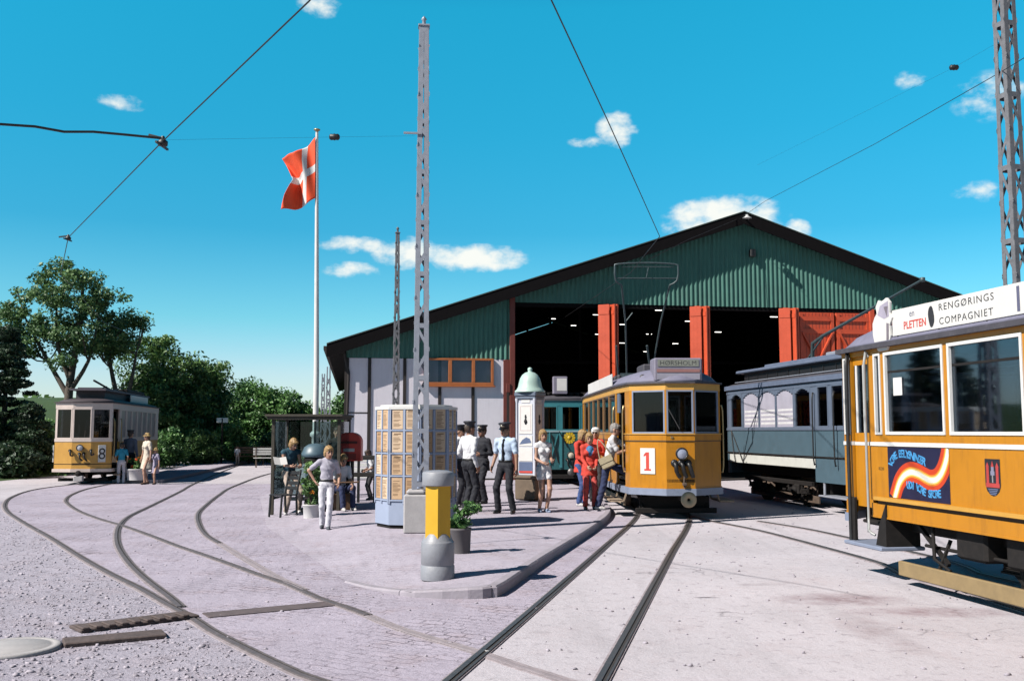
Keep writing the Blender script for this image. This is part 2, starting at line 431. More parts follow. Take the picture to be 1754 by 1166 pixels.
def smooth_plan(pl, n=2, q=.25):
    for _ in range(n):
        out = []
        for i in range(len(pl)):
            a, b = pl[i], pl[(i+1) % len(pl)]; l = hypot(b[0]-a[0], b[1]-a[1]); t = min(q, .35/l)
            out += [(a[0]+(b[0]-a[0])*t, a[1]+(b[1]-a[1])*t), (b[0]+(a[0]-b[0])*t, b[1]+(a[1]-b[1])*t)]
        pl = out
    return pl
def roof_loft(mb, plan, rings, m=None, sm=True):
    """rings: list of (inset, z)"""
    plan = smooth_plan(plan); n = len(plan); V = []
    ys = [p[1] for p in plan]; yc = (min(ys)+max(ys))/2; hl = (max(ys)-min(ys))/2
    for ins, z in rings:
        for (x, y) in plan:
            k = max(0.0, 1-ins/1.0) if ins > 0 else 1
            V.append((x*k if ins > 0 else x*(1-ins), yc+(y-yc)*(1-ins*1.0/hl), z))
    F = []
    for r in range(len(rings)-1):
        for i in range(n): F.append((r*n+i, r*n+(i+1)%n, (r+1)*n+(i+1)%n, (r+1)*n+i))
    F.append(tuple(range((len(rings)-1)*n, len(rings)*n))); F.append(tuple(range(n-1,-1,-1)))
    mb.add(V, F, m, sm)
# ------------------------------------------------------------------ ground
def ground_mat(name, base, dark, rough_amt=1.0, cobble=0.0, stain=None, reddish=.3):
    m = bpy.data.materials.new(name); m.use_nodes = True; nt = m.node_tree; N = nt.nodes; L = nt.links; b = N['Principled BSDF']
    base = tuple(x*ALB for x in base); dark = tuple(x*ALB*.9 for x in dark); stain = [(*q[:5], tuple(x*ALB for x in q[5])) for q in (stain or [])]
    b.inputs['Specular IOR Level'].default_value = .25
    g = N.new('ShaderNodeNewGeometry'); P = g.outputs['Position']
    def noise(sc, det=6, ro=.6):
        n = N.new('ShaderNodeTexNoise'); n.inputs['Scale'].default_value = sc; n.inputs['Detail'].default_value = det; n.inputs['Roughness'].default_value = ro
        L.new(P, n.inputs['Vector']); return n.outputs['Fac']
    def mr(v, a, c, d=0., e=1.):
        n = N.new('ShaderNodeMapRange'); n.inputs['From Min'].default_value = a; n.inputs['From Max'].default_value = c
        n.inputs['To Min'].default_value = d; n.inputs['To Max'].default_value = e; L.new(v, n.inputs['Value']); return n.outputs[0]
    def mix(f, a, c):
        n = N.new('ShaderNodeMix'); n.data_type = 'RGBA'
        if isinstance(f, float): n.inputs[0].default_value = f
        else: L.new(f, n.inputs[0])
        for s, v in ((6, a), (7, c)):
            if isinstance(v, tuple): n.inputs[s].default_value = (*v, 1)
            else: L.new(v, n.inputs[s])
        return n.outputs[2]
    def mth(op, a, c):
        n = N.new('ShaderNodeMath'); n.operation = op
        for i, v in enumerate((a, c)):
            if isinstance(v, (int, float)): n.inputs[i].default_value = v
            else: L.new(v, n.inputs[i])
        return n.outputs[0]
    c = mix(mr(noise(.35, 5), .35, .68), base, tuple(x*.84 for x in base))
    c = mix(mth('MULTIPLY', mr(noise(1.6, 8, .7), .52, .75), reddish), c, (.27, .20, .205))
    c = mix(mth('MULTIPLY', mr(noise(8, 9, .78), .54, .68), .8*rough_amt), c, dark)
    c = mix(mth('MULTIPLY', mr(noise(45, 4, .8), .55, .75), .5), c, dark)
    c = mix(mth('MULTIPLY', mr(noise(70, 3, .8), .58, .8), .35), c, (.50,.48,.50))
    mp = N.new('ShaderNodeMapping'); mp.inputs['Rotation'].default_value = (0,0,R_(-12)); mp.inputs['Scale'].default_value = (2.6,.22,1); L.new(P, mp.inputs['Vector'])
    ns = N.new('ShaderNodeTexNoise'); ns.inputs['Scale'].default_value = 1.0; ns.inputs['Detail'].default_value = 5; L.new(mp.outputs[0], ns.inputs['Vector'])
    c = mix(mth('MULTIPLY', mr(ns.outputs['Fac'], .55, .72), .38), c, tuple(x*.62 for x in base))
    c = mix(mth('MULTIPLY', mr(noise(.9, 9, .72), .60, .70), .45), c, tuple(x*.6 for x in base))
    vc = N.new('ShaderNodeTexVoronoi'); vc.feature = 'DISTANCE_TO_EDGE'; vc.inputs['Scale'].default_value = .42; vc.inputs['Randomness'].default_value = 1.0
    dv = N.new('ShaderNodeVectorMath'); dv.operation = 'ADD'; nv = N.new('ShaderNodeTexNoise'); nv.inputs['Scale'].default_value = 2.2; nv.inputs['Detail'].default_value = 6; L.new(P, nv.inputs['Vector']); L.new(P, dv.inputs[0]); L.new(nv.outputs['Color'], dv.inputs[1]); L.new(dv.outputs[0], vc.inputs['Vector'])
    c = mix(mth('MULTIPLY', mth('MULTIPLY', mr(vc.outputs['Distance'], .012, .0), mr(noise(.45, 3), .5, .62)), .55), c, tuple(x*.4 for x in dark))
    h = mth('ADD', mth('MULTIPLY', noise(30, 6, .7), .6), mth('MULTIPLY', noise(5, 5), 1.0))
    if cobble > 0:
        dn = N.new('ShaderNodeTexNoise'); dn.inputs['Scale'].default_value = 1.3; dn.inputs['Detail'].default_value = 3; L.new(P, dn.inputs['Vector'])
        dn2 = N.new('ShaderNodeTexNoise'); dn2.inputs['Scale'].default_value = 14; L.new(P, dn2.inputs['Vector'])
        dd = N.new('ShaderNodeVectorMath'); dd.operation = 'SCALE'; dd.inputs['Scale'].default_value = .28; L.new(dn.outputs['Color'], dd.inputs[0])
        dd2 = N.new('ShaderNodeVectorMath'); dd2.operation = 'SCALE'; dd2.inputs['Scale'].default_value = .06; L.new(dn2.outputs['Color'], dd2.inputs[0])
        a1 = N.new('ShaderNodeVectorMath'); L.new(P, a1.inputs[0]); L.new(dd.outputs[0], a1.inputs[1])
        a2 = N.new('ShaderNodeVectorMath'); L.new(a1.outputs[0], a2.inputs[0]); L.new(dd2.outputs[0], a2.inputs[1])
        mpb = N.new('ShaderNodeMapping'); mpb.inputs['Rotation'].default_value = (0,0,R_(28)); L.new(a2.outputs[0], mpb.inputs['Vector'])
        v = N.new('ShaderNodeTexBrick'); v.inputs['Scale'].default_value = 1.0; v.inputs['Brick Width'].default_value = .19; v.inputs['Row Height'].default_value = .125
        v.inputs['Mortar Size'].default_value = .016; v.inputs['Mortar Smooth'].default_value = .7; v.inputs['Color1'].default_value = (0,0,0,1); v.inputs['Color2'].default_value = (1,1,1,1)
        L.new(mpb.outputs[0], v.inputs['Vector'])
        e = mth('SUBTRACT', 1.0, v.outputs['Fac'])
        sepb = N.new('ShaderNodeSeparateColor'); L.new(v.outputs['Color'], sepb.inputs[0])
        c = mix(mth('MULTIPLY', sepb.outputs[0], .26), c, tuple(x*.66 for x in base))
        gate = mr(noise(.8, 5), .42, .62, .12, .85)
        c = mix(mth('MULTIPLY', mth('SUBTRACT', 1.0, e), mth('MULTIPLY', gate, cobble)), c, tuple(x*.55 for x in dark))
        h = mth('ADD', h, mth('MULTIPLY', mth('MULTIPLY', e, gate), .8*cobble))
    for (sx, sy, rx, ry, am, sc) in (stain or []):
        sp = N.new('ShaderNodeSeparateXYZ'); L.new(P, sp.inputs[0])
        dx = mth('DIVIDE', mth('SUBTRACT', sp.outputs[0], sx), rx); dy = mth('DIVIDE', mth('SUBTRACT', sp.outputs[1], sy), ry)
        r2 = mth('ADD', mth('MULTIPLY', dx, dx), mth('MULTIPLY', dy, dy))
        f = mth('MULTIPLY', mth('MAXIMUM', mth('SUBTRACT', 1.0, r2), 0.0), mr(noise(3.5, 7, .7), .3, .65))
        c = mix(mth('MULTIPLY', f, am), c, sc)
    L.new(c, b.inputs['Base Color']); b.inputs['Roughness'].default_value = .92
    bp = N.new('ShaderNodeBump'); bp.inputs['Strength'].default_value = .55*rough_amt; bp.inputs['Distance'].default_value = .035
    L.new(h, bp.inputs['Height']); L.new(bp.outputs[0], b.inputs['Normal'])
    return m
st1 = gp(1440, 1025); st2 = gp(1610, 1047); st3 = gp(1500, 1080); st4 = gp(1300, 1000); st5 = gp(1212, 1022)
STAINS = [(st1.x, st1.y, .75, .45, .8, (.22,.13,.15)), (st2.x, st2.y, 1.0, .3, .75, (.22,.12,.14)), (st3.x, st3.y, .3, 1.0, .5, (.30,.22,.24)), (st4.x, st4.y, .3, .12, .5, (.2,.16,.17)), (st5.x, st5.y, .16, .05, 1.0, (.05,.04,.05))]
g_base = ground_mat('pale_gravel', (.64,.60,.655), (.25,.22,.25), .8, 0, STAINS)
g_rough = ground_mat('rough_gravel', (.54,.50,.59), (.14,.12,.15), 1.7, 0, None, .35)
g_cob = ground_mat('dusty_cobbles', (.55,.495,.60), (.19,.155,.19), 1.0, .6, None, .6)
g_pave = ground_mat('pavement_slabs', (.565,.515,.61), (.25,.21,.25), .8, .4, None, .55)
g_grass = ground_mat('meadow', (.055,.105,.03), (.03,.06,.02), .8, 0, None, 0.0)

mb = MB(); mb.poly([(-900,-60,-.004),(900,-60,-.004),(900,1500,-.004),(-900,1500,-.004)])
tag(mb.build('ground', g_base), kind='structure')

# rail centre lines from the plan of the yard ------------------------------------------------------
def px_line(p): return [gp(*q) for q in p]
L1 = px_line([(547,1166),(496,1146),(445,1122),(393,1096),(359,1078),(328,1057),(284,1033),(239,1007),(188,982),(137,953),(85,920),(51,901),(31,889),(14,877),(8,865),(17,853),(44,842),(80,835)])
L1 = [L1[0]*2-L1[1]*1.0+Vector((.6,-.45,0))] + L1 + [Vector((-14.05,32.9,0)), Vector((-14.7,36,0)), Vector((-15.7,42,0)), Vector((-17.4,52,0))]
L2 = px_line([(956,1161),(897,1143),(820,1117),(689,1078),(630,1054),(599,1042),(547,1025),(496,1002),(445,985),(393,966),(342,948),(301,934),(257,917),(209,900),(171,889),(137,876),(118,864),(113,856),(123,847),(150,837)])
L2d = [Vector((1.3,5.6,0))] + L2[:5]; L2 = L2[4:] + [Vector((-13.05,33.0,0)), Vector((-13.7,36.2,0)), Vector((-14.7,42.2,0)), Vector((-16.4,52,0))]
L3 = px_line([(310,1040),(291,1023),(263,1002),(239,982),(219,961),(203.5,937),(200,917),(205,900),(222,884),(257,867),(308,842),(342,824),(410,797)])
L3 = L3 + [Vector((-14.6,60,0)), Vector((-16.0,72,0))]
L4 = px_line([(520,1010),(496,999),(462,982),(410,951),(376,930.5),(354,917),(342,900),(339,881),(352,866),(376,847),(400,833),(458,812)])
L4d = L4[:5]; L4 = L4[4:] + [Vector((-10.2,50,0)), Vector((-13.2,60,0)), Vector((-14.8,72,0))]
L5 = px_line([(770,1166),(830,1115),(900,1055),(963,1000),(1030,941),(1090,885)])
L5 = [L5[0]*2-L5[1]] + L5 + [Vector((2.72,23,0)), Vector((2.63,28,0)), Vector((1.9,33.8,0)), Vector((.2,45,0))]
L6 = px_line([(1030,1166),(1075,1084),(1110,1020),(1148,950),(1180,890)])
L6 = [L6[0]*2-L6[1]] + L6 + [Vector((3.75,22.9,0)), Vector((3.66,28,0)), Vector((2.92,34,0)), Vector((1.2,45,0))]
L7 = px_line([(1754,1046),(1650,1013),(1545,985),(1510,966),(1400,935),(1300,909),(1215,892)])
L7 = [L7[0]*2-L7[1], *L7, Vector((3.42,21,0))]
off = Vector((.99,.157,0))
L8 = [p + off*1.0 for p in L7[:5]] + [gp(1455,922), gp(1380,906), gp(1300,893)]
TRK = [0.0]
railbrown = pm('brown_worn_rail', (.13,.11,.115), .65, .25, 9, dirt=.5, dirtc=(.33,.29,.31))
raildust = pm('dust_covered_rail', (.33,.285,.31), .85, .2, 6, dirt=.8, dirtc=(.47,.43,.48))
raildust_e = pm('dusty_rail_edge', (.34,.29,.31), .95, .3, 9, dirt=1.0, dirtc=(.50,.46,.52))
def track(label, lines, bed=.13):
    t = thing('tram_track', label, 'track', (0,0,0), 0, 'tram tracks set in the yard')
    for ln in lines:
        worn = False
        if isinstance(ln, tuple): ln = ln[0]; worn = True
        c = spline(ln, .35); TRK[0] += .0007; zo = TRK[0]
        mb = MB()
        def strip(o0, o1, z0, z1, m):
            V = []; n = len(c)
            for i, p in enumerate(c):
                d = (c[min(i+1,n-1)]-c[max(i-1,0)]); d.z = 0; d.normalize(); nn = Vector((d.y,-d.x,0))
                V += [p+nn*o0+Vector((0,0,z0)), p+nn*o0+Vector((0,0,z1+zo)), p+nn*o1+Vector((0,0,z1+zo)), p+nn*o1+Vector((0,0,z0))]
            F = []
            for i in range(n-1):
                for k in range(3): F.append((4*i+k, 4*i+4+k, 4*i+5+k, 4*i+k+1))
            mb.add(V, [f[::-1] for f in F], m)
        strip(-bed/2, bed/2, -.01, .0008, 2)
        if worn: strip(-.03, .004, -.01, .0045, 0); strip(.004, .022, -.01, .0025, 1); strip(.022, .034, -.01, .0042, 0)
        else: strip(-.036, .008, -.01, .012, 0); strip(.008, .034, -.01, .0045, 1); strip(.034, .048, -.01, .010, 0)
        mb.build('rail', [raildust, pm('dusty_groove', (.27,.23,.25), .95, .2, 9), raildust_e] if worn else ([steel, railgroove, raildust_e] if bed < .125 else [railbrown, railgroove, raildust_e]), t)
    return t
t_left = track('tram track running diagonally from bottom left to the yellow and white tram', [L1, L2, (L2d,)])
t_branch = track('branch tram track curving off between the left tram stop and the island', [L3, L4, (L4d,)])
t_mid = track('straight double rail track leading up to the tram with number 1', [L5, L6], .12)
jt = gp(830,1116); mb = MB(); mb.bbox(-.045,.045,-.006,.006,.008,.0165,.001); o = mb.build('rail_joint', pm('joint_pale',(.5,.48,.48),.5)); o.location = jt; o.rotation_euler = (0,0,R_(-38)); o.parent = t_mid
t_right = track('tram track beneath the yellow tram with the roof advertisement', [L7, L8], .12)

# dusty cobbled strip between the left rails and the island; rough gravel at the far left -----------
def sheet(name, outline, mat, z, kind='structure'):
    mb = MB(); mb.poly([(p[0], p[1], z) for p in outline]); o = mb.build(name, mat); tag(o, kind=kind); return o
cob = [(p.x, p.y) for p in spline(L1[1:-4], .6)]
cob_r = [(-.6,5.2),(1.6,9.5),(2.2,14),(2.62,18.5),(2.3,20.2),(.6,13.2),(-.1,10.3),(-.6,10.0),(-1.2,10.3),(-1.9,11.3),(-4.4,18),(-7.3,26),(-9.9,33)]
# one sheet built as rows so that it stays well shaped
def rows_sheet(name, left, right, y0, y1, step, zf, mat):
    def xi(poly, y):
        for (a, b) in zip(poly[:-1], poly[1:]):
            if (a[1]-y)*(b[1]-y) <= 0 and a[1] != b[1]: return a[0]+(b[0]-a[0])*(y-a[1])/(b[1]-a[1])
        return poly[0][0] if abs(y-poly[0][1]) < abs(y-poly[-1][1]) else poly[-1][0]
    mb = MB(); ys = np.arange(y0, y1+1e-6, step); V = []; K = 14
    for y in ys:
        a, b = xi(left, y), xi(right, y)
        for k in range(K+1):
            x = a+(b-a)*k/K; V.append((x, y, zf(x, y)))
    F = [(i*(K+1)+k, i*(K+1)+k+1, (i+1)*(K+1)+k+1, (i+1)*(K+1)+k) for i in range(len(ys)-1) for k in range(K)]
    mb.add(V, F, 0, False); o = mb.build(name, mat); tag(o, kind='structure'); return o
leftL = sorted([(p.x, p.y) for p in spline(L1[1:-3], .5)], key=lambda q: q[1])
rows_sheet('cobbled_road', [(x+.02, y) for x, y in leftL], sorted([(p.x-.02, p.y) for p in spline(L5[:-4], .5)], key=lambda q: q[1])+[(1.2,20.5),(-3.5,22),(-6.2,28),(-7.0,33)], 6.0, 32.5, .5, lambda x, y: -.0005, g_cob)
rough_l = [(x-.09, y) for x, y in leftL if y < 25]
rows_sheet('gravel_verge', [(-30,4),(-30,26)], rough_l, 5.0, 24.5, .5, lambda x, y: -.0008, g_rough)

# island pavement ----------------------------------------------------------------------------------
PL = [(-.42,10.3),(-1.0,10.4),(-1.49,10.9),(-1.85,11.4),(-4.35,17.9),(-6.5,25.9),(-7.3,33)]
PR = [(-.42,10.3),(-.25,10.42),(-.12,10.65),(.37,12.83),(1.34,16.94),(1.95,20.1),(2.1,23),(2.0,28),(1.5,33)]
def lerp_y(poly, y):
    for a, b in zip(poly[:-1], poly[1:]):
        if a[1] <= y <= b[1]: return a[0]+(b[0]-a[0])*(y-a[1])/(b[1]-a[1])
    return poly[-1][0] if y > poly[-1][1] else poly[0][0]
def pav_z(x, y):
    xl = lerp_y(PL, y); t = max(0.0, min(1.0, (x-xl)/1.6)); t = t*t*(3-2*t)
    if y < 11.4:
        t2 = max(0.0, min(1.0, (x+1.9)/1.7)); t = t2*t2*(3-2*t2)
    return .004+.10*t
rows_sheet('pavement', PL, [(x-.075, y+.0) for x, y in PR], 10.45, 33, .3, lambda x, y: pav_z(x, y), g_pave)
def kerb():
    path = [(-1.9,11.45),(-1.49,10.9),(-1.0,10.42),(-.45,10.32),(-.2,10.42),(-.08,10.7)] + [(x+.02,y) for x, y in PR[3:]]
    c = spline(path, .2); mb = MB(); run = 0; seg = []
    def flush(seg):
        if len(seg) < 2: return
        V = []
        for i, p in enumerate(seg):
            d = seg[min(i+1,len(seg)-1)]-seg[max(i-1,0)]; d.z = 0; d.normalize(); n = Vector((-d.y,d.x,0))
            z = pav_z(p.x-.05, p.y)+.012; b = .018
            V += [p+Vector((0,0,-.03)), p+Vector((0,0,z-b)), p+n*b+Vector((0,0,z)), p+n*.11+Vector((0,0,z)), p+n*.11+Vector((0,0,-.03))]
        F = []
        for i in range(len(seg)-1):
            for k in range(4): F.append((5*i+k, 5*i+5+k, 5*i+6+k, 5*i+k+1))
        F = [f[::-1] for f in F] + [(4,3,2,1,0)[::-1], tuple(5*(len(seg)-1)+k for k in range(5))[::-1]]
        mb.add(V, F)
    for a, b in zip(c[:-1], c[1:]):
        if not seg: seg = [a]
        seg.append(b); run += (b-a).length
        if run > 1.0:
            seg[-1] = seg[-1] - (b-a).normalized()*.012; flush(seg); seg = [b.copy()]; run = 0
    flush(seg)
    tag(mb.build('kerb', kerbst), kind='structure')
kerb()
# left stop platform
rows_sheet('stop_platform', [(-13.1,33),(-13.7,38),(-15.4,50),(-17,60)], [(-11.6,33),(-12.2,38),(-14,51),(-15,60)], 33, 58, .5, lambda x, y: .11, g_pave)
mb = MB(); c = [Vector((-11.6,32.98,0)), Vector((-12.2,38,0)), Vector((-14,51,0)), Vector((-15,60,0))]
for a, b in zip(c[:-1], c[1:]): mb.bar(a+Vector((0.06,0,.05)), b+Vector((.06,0,.05)), .12, .125)
mb.bar((-13.1,32.95,.05),(-11.6,32.95,.05), .12, .125)
tag(mb.build('platform_kerb', kerbst), kind='structure')
# concrete apron before the shed
# grass land beyond --------------------------------------------------------------------------------
def hill_z(x, y):
    a = max(0.0, min(1.0, (y-44)/45)); b = max(0.0, min(1.0, (-16.5-x)/10))
    e = max(0.0, min(1.0, (y-30)/14))
    return -.02 + .5*max(0, min(1,(y-52)/4)) + 3.2*a*a*(3-2*a)*b + 1.6*max(0,min(1,(y-60)/25))*(1-b) + .9*b*e
def hill():
    xs = np.concatenate([np.arange(-160,-20,6), np.arange(-20,16,1.2), np.arange(20,160,8)]); ys = np.concatenate([np.arange(27,90,1.3), np.arange(90,420,12)])
    mb = MB(); V = []
    nx = len(xs)
    for y in ys:
        for x in xs:
            z = hill_z(x, y)
            lim = -16.4 - max(0, (y-33))*.17
            if x > lim and y < 57: z = -.3
            V.append((x, y, z + (.05*sin(x*2.1+y)*cos(y*1.7) if z > .05 else 0)))
    F = [(j*nx+i, j*nx+i+1, (j+1)*nx+i+1, (j+1)*nx+i) for j in range(len(ys)-1) for i in range(nx-1)]
    mb.add(V, F, 0, True); tag(mb.build('hill', g_grass), kind='structure')
hill()
# pebbles and clods ---------------------------------------------------------------------------------
def scatter_stones():
    ico_v = []; ph = (1+sqrt(5))/2
    base = np.array([(-1,ph,0),(1,ph,0),(-1,-ph,0),(1,-ph,0),(0,-1,ph),(0,1,ph),(0,-1,-ph),(0,1,-ph),(ph,0,-1),(ph,0,1),(-ph,0,-1),(-ph,0,1)])/sqrt(1+ph*ph)
    fac = np.array([(0,11,5),(0,5,1),(0,1,7),(0,7,10),(0,10,11),(1,5,9),(5,11,4),(11,10,2),(10,7,6),(7,1,8),(3,9,4),(3,4,2),(3,2,6),(3,6,8),(3,8,9),(4,9,5),(2,4,11),(6,2,10),(8,6,7),(9,8,1)])
    V = []; F = []; n = 0
    def put(x, y, z, s):
        nonlocal n
        v = base*(1+rng.uniform(-.5,.4,(12,1))); a = rng.uniform(0,6.28); c, q = cos(a), sin(a)
        v = v@np.array([[c,-q,0],[q,c,0],[0,0,1]]); v = v*np.array([s*rng.uniform(.8,1.5), s, s*rng.uniform(.4,.8)])+np.array([x,y,z+s*.15])
        V.append(v); F.append(fac+n); n += 12
    k = 0
    while k < 4200:
        y = 5.6+ (rng.random()**1.6)*17; x = rng.uniform(-.55*y-.5, 1)
        xl = lerp_y(leftL, y)
        if x > xl-.12: continue
        put(x, y, 0, abs(rng.normal(.005,.0065))+.004); k += 1
    for _ in range(900):
        y = rng.uniform(5.5, 22); x = rng.uniform(-.5*y, .5*y)
        if x > lerp_y(PL, y)-.15 and y > 10.2 and x < lerp_y(PR, y)+.1: continue
        put(x, y, 0, abs(rng.normal(.006,.006))+.004)
    o = link('gravel', arr_mesh(np.concatenate(V), np.concatenate(F)), [pm('grey_stones', (.44,.40,.46), .95, .4, 9)])
    tag(o, kind='stuff')
scatter_stones()
# sleepers lying in the gravel
def plank(name, label, pa, pb, w, h, mat, z=0.0, teeth=False, cat='plank'):
    a = gp(*pa); b = gp(*pb); d = (b-a); l = d.length
    mb = MB(); mb.bbox(0, l, -w/2, w/2, 0, h, .008)
    if teeth:
        n = int(l/.11)
        for i in range(n): mb.bbox(i*.11+.01, i*.11+.07, -w/2-.012, w/2*.2, h, h+.018, .006)
    o = mb.build(name, mat); o.location = (a.x, a.y, z); o.rotation_euler = (0,0,atan2(d.y,d.x)); tag(o, label, cat); return o
dirtwood = pm('old_sleeper_wood', (.11,.08,.075), .9, .3, 9, dirt=.5, dirtc=(.05,.035,.04), bump=.4, bsc=25)
plank('wooden_sleeper', 'notched brown timber lying across the gravel at bottom left', (128,1080), (330,1054), .30, .03, dirtwood, 0, True)
plank('wooden_sleeper', 'short dark timber lying just in front of the notched one', (108,1104), (282,1088), .26, .035, dirtwood, 0)
plank('drain_strip', 'flat brown drain cover strip lying between the two left rails', (352,1054), (566,1034), .26, .006, pm('brown_drain_iron', (.13,.10,.105), .9, .25, 10, dirt=.4), 0.0, False, 'drain cover')
mb = MB(); p = gp(20,1112); mb.lathe([(.0,-.01),(.36,-.01),(.36,.02),(.345,.03),(.31,.03),(.305,.026),(.28,.026),(.275,.03),(0,.032)], 36)
o = mb.build('manhole_cover', concrete); o.location = p; tag(o, 'round pale concrete manhole lid at the bottom left corner', 'manhole lid')

# ------------------------------------------------------------------ tram shed
TH = R_(9.0)
shed = thing('tram_shed', 'wide dark gabled tram shed with green corrugated gable and red folding doors', 'tram shed', (0,33.7,0), TH)
AU, AZ, SL = 8.2, 9.35, .338
def roofz(u): return AZ - SL*abs(u-AU)
UL, UR = -6.16, 22.56
OV, DEEP = .45, 34.0
def build_shed():
    mb = MB()      # roof: two slabs
    th = .16
    for (u0, u1) in ((UL, AU), (AU, UR)):
        z0, z1 = roofz(u0), roofz(u1)
        V = [(u0,-OV,z0),(u1,-OV,z1),(u1,DEEP,z1),(u0,DEEP,z0),(u0,-OV,z0-th),(u1,-OV,z1-th),(u1,DEEP,z1-th),(u0,DEEP,z0-th)]
        mb.add(V, [(0,1,2,3),(7,6,5,4),(0,4,5,1),(2,6,7,3)] + ([(3,7,4,0)] if u0 == UL else [(1,5,6,2)]))
    roof = mb.build('roof', roofing, shed)
    mb = MB()      # verge boards with a metal drip edge
    for (u0, u1) in ((UL-.02, AU), (AU, UR+.02)):
        z0, z1 = roofz(u0)+.02, roofz(u1)+.02; h = .42
        V = [(u0,-OV-.05,z0-h),(u1,-OV-.05,z1-h),(u1,-OV-.05,z1),(u0,-OV-.05,z0),(u0,-OV-.003,z0-h),(u1,-OV-.003,z1-h),(u1,-OV-.003,z1),(u0,-OV-.003,z0)]
        mb.add(V, [(0,1,2,3),(7,6,5,4),(3,2,6,7),(1,0,4,5),(0,3,7,4),(2,1,5,6)])
        V = [(p[0],p[1]-(.02 if i<4 else -.02),z) for i, (p, z) in enumerate(zip(V, [z0+.004,z1+.004,z1+.04,z0+.04]*2))]
        mb.add(V, [(0,1,2,3),(7,6,5,4),(3,2,6,7),(1,0,4,5)], 1)
    mb.build('verge_board', [tar, pm('roof_edge_strip', (.06,.08,.07), .5, .1)], roof)
    mb = MB()
    mb.box(UL-.12, UL-.02, -OV, DEEP, roofz(UL)-.16, roofz(UL)-.04)
    mb.tube([(UL+.55,-.07,roofz(UL)-.25),(UL+.7,-.07,3.6),(UL+.62,-.07,.1)], .045, 8)
    mb.build('gutter', batten, roof)
    # green corrugated cladding on the gable
    mb = MB(); du = .0275; V = []; F = []
    us = np.arange(-5.55, 21.9, du)
    def zl(u): return 4.12 if u < .0 else (6.07 if u < 16.45 else 4.12)
    prev = None
    for u in us:
        v = -.03+.022*sin(2*pi*u/.165); a = zl(u); b = roofz(u)-.18
        if b <= a+.02: prev = None; continue
        i = len(V); V += [(u, v, a), (u, v, b)]
        if prev is not None and abs(V[prev][2]-a) < .2: F.append((prev, i, i+1, prev+1))
        prev = i
    mb.add(V, F, 0, False)
    mb.build('gable_cladding', green_c, shed)
    # wall with pale panels and dark battens, left of the doors
    mb = MB()
    posts = [-5.52, -4.78, -3.62, -2.45, -1.33, -.12]
    for a, b in zip(posts[:-1], posts[1:]): mb.bbox(a+.05, b-.05, -.02, .06, .12, 4.11, .006)
    mb.build('wall_panel', panel_w, shed)
    mb = MB()
    for i, u in enumerate(posts):
        w = .09 if 0 < i < 5 else .14
        top = 4.10 if i in (0,1,2) else 3.25
        mb.box(u-w/2, u+w/2, -.06, .05, .02, top)
    mb.box(-5.6,-.05,-.04,.08,0,.13); 
    for (a, b) in ((-5.45,-4.83),): mb.box(a, b, -.028, .0, 2.28, 2.32)
    mb.build('batten', batten, shed)
    # corner boarding behind eave
    # side walls, back wall, floor
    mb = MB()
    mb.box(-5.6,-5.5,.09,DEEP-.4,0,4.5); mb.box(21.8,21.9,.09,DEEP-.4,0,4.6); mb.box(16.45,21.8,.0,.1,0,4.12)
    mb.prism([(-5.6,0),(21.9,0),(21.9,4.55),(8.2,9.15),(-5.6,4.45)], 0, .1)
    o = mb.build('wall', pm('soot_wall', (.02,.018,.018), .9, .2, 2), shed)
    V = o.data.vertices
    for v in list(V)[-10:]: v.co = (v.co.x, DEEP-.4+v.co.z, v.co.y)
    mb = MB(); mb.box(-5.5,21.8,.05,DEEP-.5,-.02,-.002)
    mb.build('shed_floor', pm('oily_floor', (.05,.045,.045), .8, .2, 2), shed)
    # office strip window
    ow = MB(); u0, u1, z0, z1 = -2.95, -.64, 3.22, 4.13
    for (a, b, c, d) in ((u0,u1,z0,z0+.1),(u0,u1,z1-.07,z1),(u0,u0+.09,z0+.1,z1-.07),(u1-.09,u1,z0+.1,z1-.07),(-2.17,-2.05,z0+.1,z1-.07),(-1.38,-1.27,z0+.1,z1-.07)):
        ow.bbox(a, b, -.13, -.025, c, d, .008)
    ow.bbox(u0-.05,u1+.05,-.18,-.02,z0-.05,z0-.001,.008)
    ow = ow.build('office_window', orangew, shed)
    for (a, b) in ((u0+.09,-2.17),(-2.05,-1.38),(-1.27,u1-.09)):
        g = MB(); g.box(a, b, -.075, -.068, z0+.1, z1-.07); g.build('pane', glass, ow)
    bk = MB(); bk.box(u0+.05,u1-.05,-.019,-.016,z0+.08,z1-.05); bk.build('room_backing', pm('blue_dark_room', (.12,.20,.32), .8, .25, 2), ow)  # flat blue sheet behind the panes: the dim room put in as colour
    pb = MB(); pb.box(-1.22,-.98,-.062,-.045,z0+.1,z0+.2); pb.box(-.98+.1,-.78,-.064,-.05,z0+.1,z0+.36); pb.build('notice', paper_w, ow)
    # door posts and lintel
    bays = [0, 3.28, 6.56, 9.84, 13.12, 16.4]
    for i, u in enumerate(bays):
        mb = MB()
        mb.bbox(u-.09, u+.09, -.12, .1, 0, 6.25 if i == 0 else 6.06, .01)
        if i == 0: mb.bbox(u-.30,u-.10,-.05,.06,0,4.1,.01); mb.bbox(u-.22,u-.08,-.16,-.1,3.0,3.3,.01)
        mb.build('door_post', darkred if i == 0 else redpaint, shed)
    mb = MB(); mb.box(.09,16.31,-.0,.14,5.93,6.14); mb.build('lintel', tar, shed)
